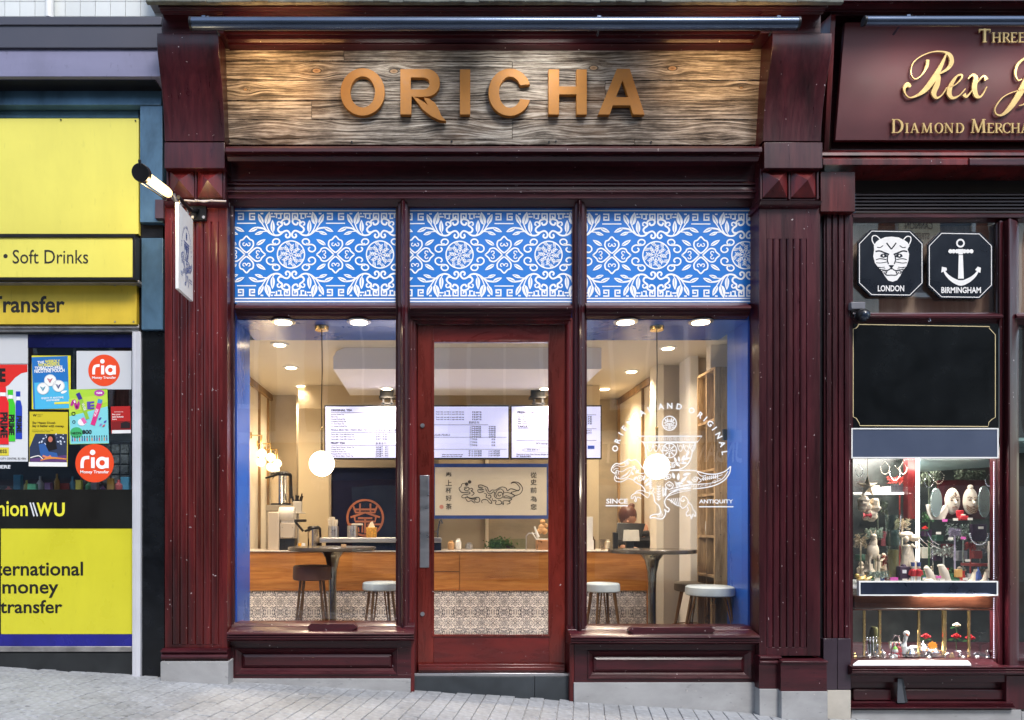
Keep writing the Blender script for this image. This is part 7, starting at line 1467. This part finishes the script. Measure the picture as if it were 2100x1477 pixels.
# wall and back kitchen seen under the banner
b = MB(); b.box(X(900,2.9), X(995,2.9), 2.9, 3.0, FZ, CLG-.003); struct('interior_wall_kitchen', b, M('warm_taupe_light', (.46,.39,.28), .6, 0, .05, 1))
b = MB(); b.box(X(996,2.85), X(1002,2.85), 2.85, 3.0, FZ, CLG-.003); struct('interior_wall_jamb', b, CREAM)
c = P(1040, 1132, 2.3); b = MB()
for i in range(600):
    p = Vector((X(1025+R.gauss(0,12),2.3), 2.3+R.uniform(-.1,.1), Z(1120+R.gauss(0,7),2.3))); u = Vector((R.uniform(-1,1),R.uniform(-1,1),R.uniform(-1,1))).normalized()*.016; w = u.cross(Vector((0,1,.3))).normalized()*.009; b.add([p-u, p+w, p+u, p-w], [(0,1,2,3)])
t = thing('green_plant', 'bushy green plant behind the clear screen on the counter', 'plant', c); obj('leaves', b, M('bright_leaf', (.05,.16,.02), .5, 0, .5, 30), t, 0, False); b = MB(); b.lathe((c.x,2.3,ct-.02), [(.06,0),(.075,.05)], 16); obj('pot', b, M('dark_pot', (.08,.06,.05), .5), t)
b = MB(); b.pb(1003, 1078, 1105, 1131, 2.05, 2.056); solo('clear_screen', b, glass('screen_glass', 1.4, (.85,.93,.85)), 'clear green tinted screen in front of the plant', 'screen', None, 0, False)
c = onc(898, .2); t = thing('water_tap', 'steel swan neck tap at the left edge of the door glass', 'tap', c); b = MB(); b.tube([c, c+Vector((.0,0,.18)), c+Vector((.015,0,.28)), c+Vector((.03,0,.30)), c+Vector((.045,0,.26))], .008, 10); obj('spout', b, DSTEEL, t); b = MB(); b.lathe(c+Vector((-.03,0,0)), [(.045,0),(.045,.07),(.03,.1)], 18); obj('sink_tin', b, STEEL, t)
c = onc(1108, .25); t = thing('rinsing_machine', 'chrome frame and white wand of a cup machine at the right of the door glass', 'machine', c); b = MB()
b.tube([P(1079,1131,CY+.2), P(1079,1100,CY+.2), P(1084,1094,CY+.2), P(1098,1094,CY+.2), P(1104,1104,CY+.2)], .006, 8); obj('frame', b, STEEL, t)
b = MB(); b.tube([P(1096,1080,CY+.2), P(1104,1102,CY+.2)], [.008,.016], 10); b.tube([P(1091,1092,CY+.18), P(1100,1106,CY+.18), P(1123,1106,CY+.18)], .006, 8); obj('wand', b, WHITE, t); b = MB(); b.pb(1104, 1130, 1108, 1131, CY+.2, CY+.4); obj('body', b, M('copper_panel', (.55,.28,.14), .3, .6), t, .006)
b = MB(); p = P(1118, 1080, CY+.35)
for i in range(9): b.sph((p.x+R.uniform(-.06,.05), p.y, p.z+R.uniform(-.05,.07)), R.uniform(.02,.035), 10, 7)
solo('cup_stack', b, M('amber_cups', (.6,.35,.16), .3), 'cluster of amber lidded cups at the top right under the banner', 'cups')
# bar tables
TBL = M('table_top', (.07,.055,.04), .15, .2, .2, 5); PED = M('pedestal_steel', (.30,.28,.23), .22, 1, .15, 3, (5,5,.5))
def table(px0, px1, py, y, pxc, label):
    c = P((px0+px1)/2, py, y); r = (px1-px0)/2/F*(D+y); t = thing('bar_table', label, 'table', (c.x, y, FZ), 'round pedestal bar tables'); cx = X(pxc, y)
    b = MB(); b.lathe((c.x,y,c.z-.032), [(r*.985,0),(r,.006),(r,.026),(r*.99,.032)], 48); obj('table_top', b, TBL, t); b = MB(); h = c.z-.034-FZ
    b.lathe((cx,y,FZ), [(.23,0),(.23,.012),(.10,.03),(.045,.08),(.033,.25),(.033,h-.28),(.04,h-.16),(.062,h-.06),(.095,h-.015),(.13,h)], 28); obj('pedestal', b, PED, t); return t
table(592, 771, 1121.5, .80, 682, 'round bar table with a flared steel pedestal in the left window'); table(1249, 1425, 1126.5, .78, 1337, 'round bar table with a flared steel pedestal in the right window')
b = MB(); c = P(705, 1121, .85); b.lathe((c.x,.85,c.z), [(.022,0),(.022,.02)], 16); solo('cork_coaster', b, M('cork', (.4,.25,.14), .7), 'small round tin on the left bar table', 'tin')
# stools
GV = M('grey_velvet', (.40,.45,.47), .6, 0, .14, 6); BV = M('brown_velvet', (.10,.035,.018), .6, 0, .15, 6); DV = M('taupe_velvet', (.10,.085,.07), .6, 0, .15, 6); LB = M('bronze_leg', (.22,.12,.05), .3, .8, .1, 5)
def stool(px, py, w, y, mat, label, th=.075, rot=0.):
    c = P(px, py, y); r = w/2/F*(D+y); t = thing('bar_stool', label, 'stool', (c.x, y, FZ), 'velvet bar stools'); h = c.z-FZ
    b = MB(); b.lathe((c.x,y,FZ+h-th), [(r*.92,0),(r*.99,.008),(r,.03),(r*.98,th-.012),(r*.9,th-.002),(r*.5,th)], 32); obj('seat', b, mat, t)
    for i in range(4):
        a = rot+pi/4+i*pi/2; b = MB(); b.tube([(c.x+r*.72*cos(a),y+r*.72*sin(a),FZ+h-th),(c.x+r*1.22*cos(a),y+r*1.22*sin(a),FZ)], [.012,.009], 8); obj('leg', b, LB, t)
        b = MB(); b.tube([(c.x+r*.6*cos(a+.25),y+r*.6*sin(a+.25),FZ+h-th),(c.x+r*1.2*cos(a+.03),y+r*1.2*sin(a+.03),FZ+.01)], .007, 6); obj('leg_brace', b, LB, t)
    b = MB(); rr = r*1.08; b.tube([(c.x+rr*cos(k*pi/12), y+rr*sin(k*pi/12), FZ+.22) for k in range(25)], .006, 6); obj('foot_ring', b, LB, t)
stool(640, 1159, 78, .75, BV, 'dark brown stool left of the pedestal in the left window', .125); stool(781, 1193, 76, .62, GV, 'grey stool at the right edge of the left window', .07, .3)
stool(1236, 1195, 70, .70, GV, 'grey stool at the left edge of the right window', .075, .2); stool(1430, 1194, 92, .95, DV, 'taupe stool mostly behind the front grey stool on the right', .078, .1); stool(1456, 1201, 98, .395, GV, 'large grey stool at the front right of the right window', .078, .5)
# till
TY = CY+.25
c = onc(1295, .25); t = thing('till', 'black point of sale till with a white screen back on the counter', 'till', c)
b = MB(); b.pb(1256, 1345, 1126, 1131.5, TY-.1, TY+.2); b.pb(1285, 1300, 1108, 1127, TY+.02, TY+.08); obj('base', b, BLACK, t, .004)
b = MB(); b.hexa([P(1262,1108,TY), P(1312,1110,TY), P(1324,1074,TY+.1), P(1266,1072,TY+.1), P(1262,1108,TY+.05), P(1312,1110,TY+.05), P(1324,1074,TY+.15), P(1266,1072,TY+.15)]); obj('monitor', b, BLACK, t, .006)
b = MB(); b.hexa([P(1277,1110,TY-.02), P(1312,1110,TY-.02), P(1310,1087,TY-.0), P(1279,1087,TY-.0), P(1277,1110,TY-.005), P(1312,1110,TY-.005), P(1310,1087,TY+.015), P(1279,1087,TY+.015)]); obj('customer_display', b, M('grey_screen', (.55,.54,.5), .4), t, .003)
b = MB(); b.pb(1258, 1268, 1092, 1126, TY-.04, TY+.0); obj('card_reader', b, BLACK, t, .004)
b = MB(); c = onc(1237, .1); b.lathe(c, [(.022,0),(.034,.1),(.036,.105),(.033,.1),(.02,.005)], 18); solo('plastic_cup', b, glass('plastic_clear', 1.4, (.85,.82,.78)), 'clear plastic cup left of the till', 'cup')
b = MB(); b.pb(1204, 1216, 1060, 1108, CY+.2, CY+.23); b.pb(1204, 1218, 1108, 1131, CY+.18, CY+.3); solo('stand_card', b, WHITE, 'white card on a dark block at the left edge of the right window', 'card', None, .003)
b = MB(); b.pb(1483, 1492, 880, 903, .40, .43); solo('door_sensor', b, BLACK, 'small black box fixed where the bookcase meets the blue reveal', 'sensor', None, .004)
# person behind the till, head bowed
PY = CY+.78
hc = P(1288, 1060, PY); SK = M('skin', (.42,.22,.145), .5, 0, .06, 8); HR = M('auburn_hair', (.085,.022,.010), .45, 0, .5, 30, (6,6,1), .4); SH = M('black_shirt', (.018,.016,.018), .75, 0, .2, 12, (1,1,1), .2)
pr_ = thing('person', 'person with auburn tied up hair in a black shirt bowing behind the till', 'person', (hc.x+.05, PY, FZ))
def skin(name, pts, edges, mat, parent, root=0):
    me = bpy.data.meshes.new(name); o0 = ORG[parent]; me.from_pydata([tuple(Vector(p[:3])-o0) for p in pts], edges, []); o = bpy.data.objects.new(name, me); COL.objects.link(o); o.parent = parent; ORG[o] = o0
    md = o.modifiers.new('skin', 'SKIN'); md.use_smooth_shade = True
    for i, p in enumerate(pts): v = me.skin_vertices[0].data[i]; v.radius = (p[3], p[4] if len(p) > 4 else p[3]); v.use_root = (i == root)
    s_ = o.modifiers.new('sub', 'SUBSURF'); s_.levels = 2; s_.render_levels = 2; me.materials.append(mat); return o
hx, hz = hc.x, hc.z; bx_ = hx+.16; hip = FZ+.66
body = [(bx_+.03,PY+.10,hip,.13,.11),(bx_+.02,PY+.08,hip+.16,.12,.10),(bx_-.01,PY+.02,hip+.33,.15,.11),(bx_-.03,PY-.01,hip+.42,.10,.09),(hx+.04,PY-.01,hz-.09,.045,.045),(hx+.01,PY,hz-.02,.05,.05),
        (bx_-.18,PY+.0,hip+.36,.055,.055),(bx_-.24,PY-.10,hip+.20,.042,.042),(bx_-.16,PY-.28,hip+.19,.032,.032),(bx_-.13,PY-.34,hip+.18,.026,.018),
        (bx_+.13,PY+.02,hip+.36,.055,.055),(bx_+.17,PY-.06,hip+.18,.042,.042),(bx_+.05,PY-.26,hip+.18,.032,.032),(bx_+.02,PY-.33,hip+.17,.026,.018),
        (bx_-.06,PY+.1,hip-.02,.085,.085),(bx_-.06,PY+.08,hip-.32,.055,.055),(bx_-.06,PY+.12,FZ+.06,.035,.035),(bx_-.06,PY+.02,FZ+.03,.035,.022),(bx_+.11,PY+.1,hip-.02,.085,.085),(bx_+.12,PY+.08,hip-.32,.055,.055),(bx_+.12,PY+.12,FZ+.06,.035,.035),(bx_+.12,PY+.02,FZ+.03,.035,.022)]
bd = skin('body', body, [(0,1),(1,2),(2,3),(3,4),(4,5),(3,6),(6,7),(7,8),(8,9),(3,10),(10,11),(11,12),(12,13),(0,14),(14,15),(15,16),(16,17),(0,18),(18,19),(19,20),(20,21)], SK, pr_)
cl = [list(p) for p in body[:4]+body[6:8]+body[10:12]]; cl = [(p[0],p[1],p[2],p[3]+.024,p[4]+.024) for p in cl]; cl[5] = (*body[7][:3], .066, .066); cl[7] = (*body[11][:3], .066, .066)
skin('shirt', cl, [(0,1),(1,2),(2,3),(3,4),(4,5),(3,6),(6,7)], SH, pr_)
b = MB(); b.sph((hx,PY,hz), .098, 20, 14, (.86,.98,1.08)); b.tube([(hx-.03,PY-.09,hz-.045),(hx-.034,PY-.115,hz-.062)], [.010,.014], 8)
for s_ in (-1,1): b.sph((hx+s_*.082,PY+.01,hz-.02), .022, 8, 6, (.4,.8,1.2))
obj('head', b, SK, pr_)
b = MB(); b.sph((hx-.004,PY+.006,hz+.018), .106, 22, 14, (.90,.98,1.04), .03); b.sph((hx+.045,PY+.03,hz+.115), .036, 12, 8, (1,1,.9), .1); obj('hair', b, HR, pr_)
for k_, (hx_, hy_, hz_) in enumerate(((body[9][0], body[9][1], body[9][2]), (body[13][0], body[13][1], body[13][2]))):
    b = MB(); b.sph((hx_,hy_-.02,hz_), .035, 10, 8, (.9,1.1,.45))
    for i in range(4): x = hx_-.024+i*.016; ln = (.045,.055,.052,.04)[i]; b.tube([(x,hy_-.045,hz_),(x,hy_-.045-ln*.5,hz_+.004),(x,hy_-.045-ln,hz_-.012)], [.008,.008,.006], 6)
    s_ = 1 if k_ == 0 else -1; b.tube([(hx_+s_*.022,hy_-.01,hz_),(hx_+s_*.045,hy_-.04,hz_-.006),(hx_+s_*.04,hy_-.065,hz_-.01)], [.010,.009,.007], 6); obj('hand', b, SK, pr_)
b = MB(); b.sph((bx_-.02,PY+.10,FZ+.4), .01, 6, 4)
tr = [(bx_+.02,PY+.1,hip+.02,.14,.12),(bx_-.06,PY+.1,hip-.04,.095,.095),(bx_-.06,PY+.08,hip-.32,.068,.068),(bx_-.06,PY+.12,FZ+.09,.05,.05),(bx_+.11,PY+.1,hip-.04,.095,.095),(bx_+.12,PY+.08,hip-.32,.068,.068),(bx_+.12,PY+.12,FZ+.09,.05,.05)]
skin('trousers', tr, [(0,1),(1,2),(2,3),(0,4),(4,5),(5,6)], SH, pr_)

# ================================================================ across the street (seen only as reflections)
OB = thing('street_building', 'red brick and pale stone building across the street, seen reflected in the glass', 'building', (0, -12.4, gz(0)))
BRK = M('red_brick', (.22,.085,.055), .8, 0, .3, 9, (1,1,3), .2); STN = M('pale_stone', (.72,.67,.58), .8, 0, .12, 4)
b = MB(); b.box(-16, 16, -13.4, -12.4, -1, 9.5); obj('wall', b, BRK, OB)
for i in range(9):
    x = -14+i*3.5
    b = MB(); b.box(x-.35, x+.35, -12.4, -12.25, 3.6, 9.4); obj('stone_pier', b, STN, OB)
    for z in (4.3, 7.0):
        w = MB(); w.box(x+.9, x+2.6, -12.42, -12.36, z, z+1.9); o = obj('window', w, M('dark_window', (.10,.12,.14), .1), OB)
        f = MB(); f.box(x+.8, x+.9, -12.40, -12.30, z-.1, z+2); f.box(x+2.6, x+2.7, -12.40, -12.30, z-.1, z+2); f.box(x+.9, x+2.6, -12.40, -12.30, z+1.9, z+2); f.box(x+.9, x+2.6, -12.40, -12.28, z-.1, z); f.box(x+1.72, x+1.78, -12.38, -12.33, z, z+1.9); obj('frame', f, WHITE, o)
for i in range(5):
    x = -14+i*6; w = MB(); w.box(x, x+4.6, -12.44, -12.36, 0, 2.3); obj('shop_window', w, M('lit_shop_window', (.35,.33,.3), .2, 0, .5, 1), OB)
b = MB(); b.box(-16, 16, -12.4, -12.15, 3.35, 3.6); b.box(-16, 16, -12.4, -12.1, 9.4, 9.7); obj('stone_band', b, STN, OB)
b = MB(); b.box(-16, 16, -12.4, -12.3, 2.45, 3.3); obj('fascia', b, M('dark_fascia', (.03,.03,.035), .4), OB)
VZ = D+12.3+D-D  # virtual image distance of that facade in the panes
VZ = D + .1 + 12.3
def opp(px, py): return Vector(((px-VX)/F*VZ, -12.29, CZ+(VY-py)/F*VZ))
b = MB(); A = Art(lambda u, v, off=0.: Vector((u, -12.29+off, v)), .002).col(WHITE)
xc = opp(1478, 930).x; zc0 = opp(0, 952).z; zc1 = opp(0, 904).z
def opt(A, s_, px0, px1, py0, py1):
    vs_, fs = text2d(s_, .02); a = min(v[0] for v in vs_); c = max(v[0] for v in vs_); lo = min(v[1] for v in vs_); hi = max(v[1] for v in vs_); x1 = opp(px1,0).x; x0 = opp(px0,0).x; z0 = opp(0,py1).z; z1 = opp(0,py0).z
    A.put([(x1-(v[0]-a)/(c-a)*(x1-x0), z0+(v[1]-lo)/(hi-lo)*(z1-z0)) for v in vs_], fs)
opt(A, "UNBAN", 1432, 1527, 907, 950); opt(A, "TITT", 1236, 1320, 907, 950); A.obj('fascia_lettering', OB)
t = thing('street_name_plate', 'white street name plate reading CANNON STREET across the road, seen mirrored', 'sign', (opp(1885,480).x, -12.25, opp(0,500).z)); b = MB(); q0, q1 = opp(1840,508), opp(1928,447); b.box(q0.x, q1.x, -12.30, -12.26, q0.z, q1.z); obj('plate', b, C('#d9c9a8'), t)
A = Art(lambda u, v, off=0.: Vector((u, -12.26+off, v)), .003).col('#33221a'); opt(A, "CANNON", 1853, 1913, 456, 472); opt(A, "STREET", 1868, 1905, 480, 494); A.obj('lettering', t)

# more clutter on and behind the counter
for i, (px, dy, hgt, r_, mat_, nm_, lab) in enumerate(((612,.1,.05,.03,STEEL,'steel_jug','low steel jug left of the small steel dispenser'),(925,.3,.09,.035,M('amber_cups'),'syrup_bottle','amber syrup bottle by the tap'),(940,.3,.11,.03,WHITE,'paper_cup_stack','stack of white paper cups right of the tap'),(962,.35,.07,.04,STEEL,'steel_tin','steel tin on the counter, middle of the door glass'),(1214,.32,.13,.035,M('dark_jar',(.08,.05,.03),.3),'dark_jar','dark jar at the left edge of the right window counter'),(1246,.38,.10,.03,M('paper_white'),'cup_tower','tower of pale cups left of the till'))):
    c = onc(px, dy); b = MB(); b.lathe(c, [(r_*.85,0),(r_,hgt*.1),(r_*.95,hgt*.75),(r_*.6,hgt*.85),(r_*.6,hgt)], 16); solo(nm_, b, mat_, lab, nm_.replace('_',' ').split(' ')[-1])
b = MB(); b.box(X(690,2.95), X(905,2.95), 2.95, 3.2, Z(1092,2.95), Z(1089,2.95)); struct('interior_wall_shelf', b, STEEL)
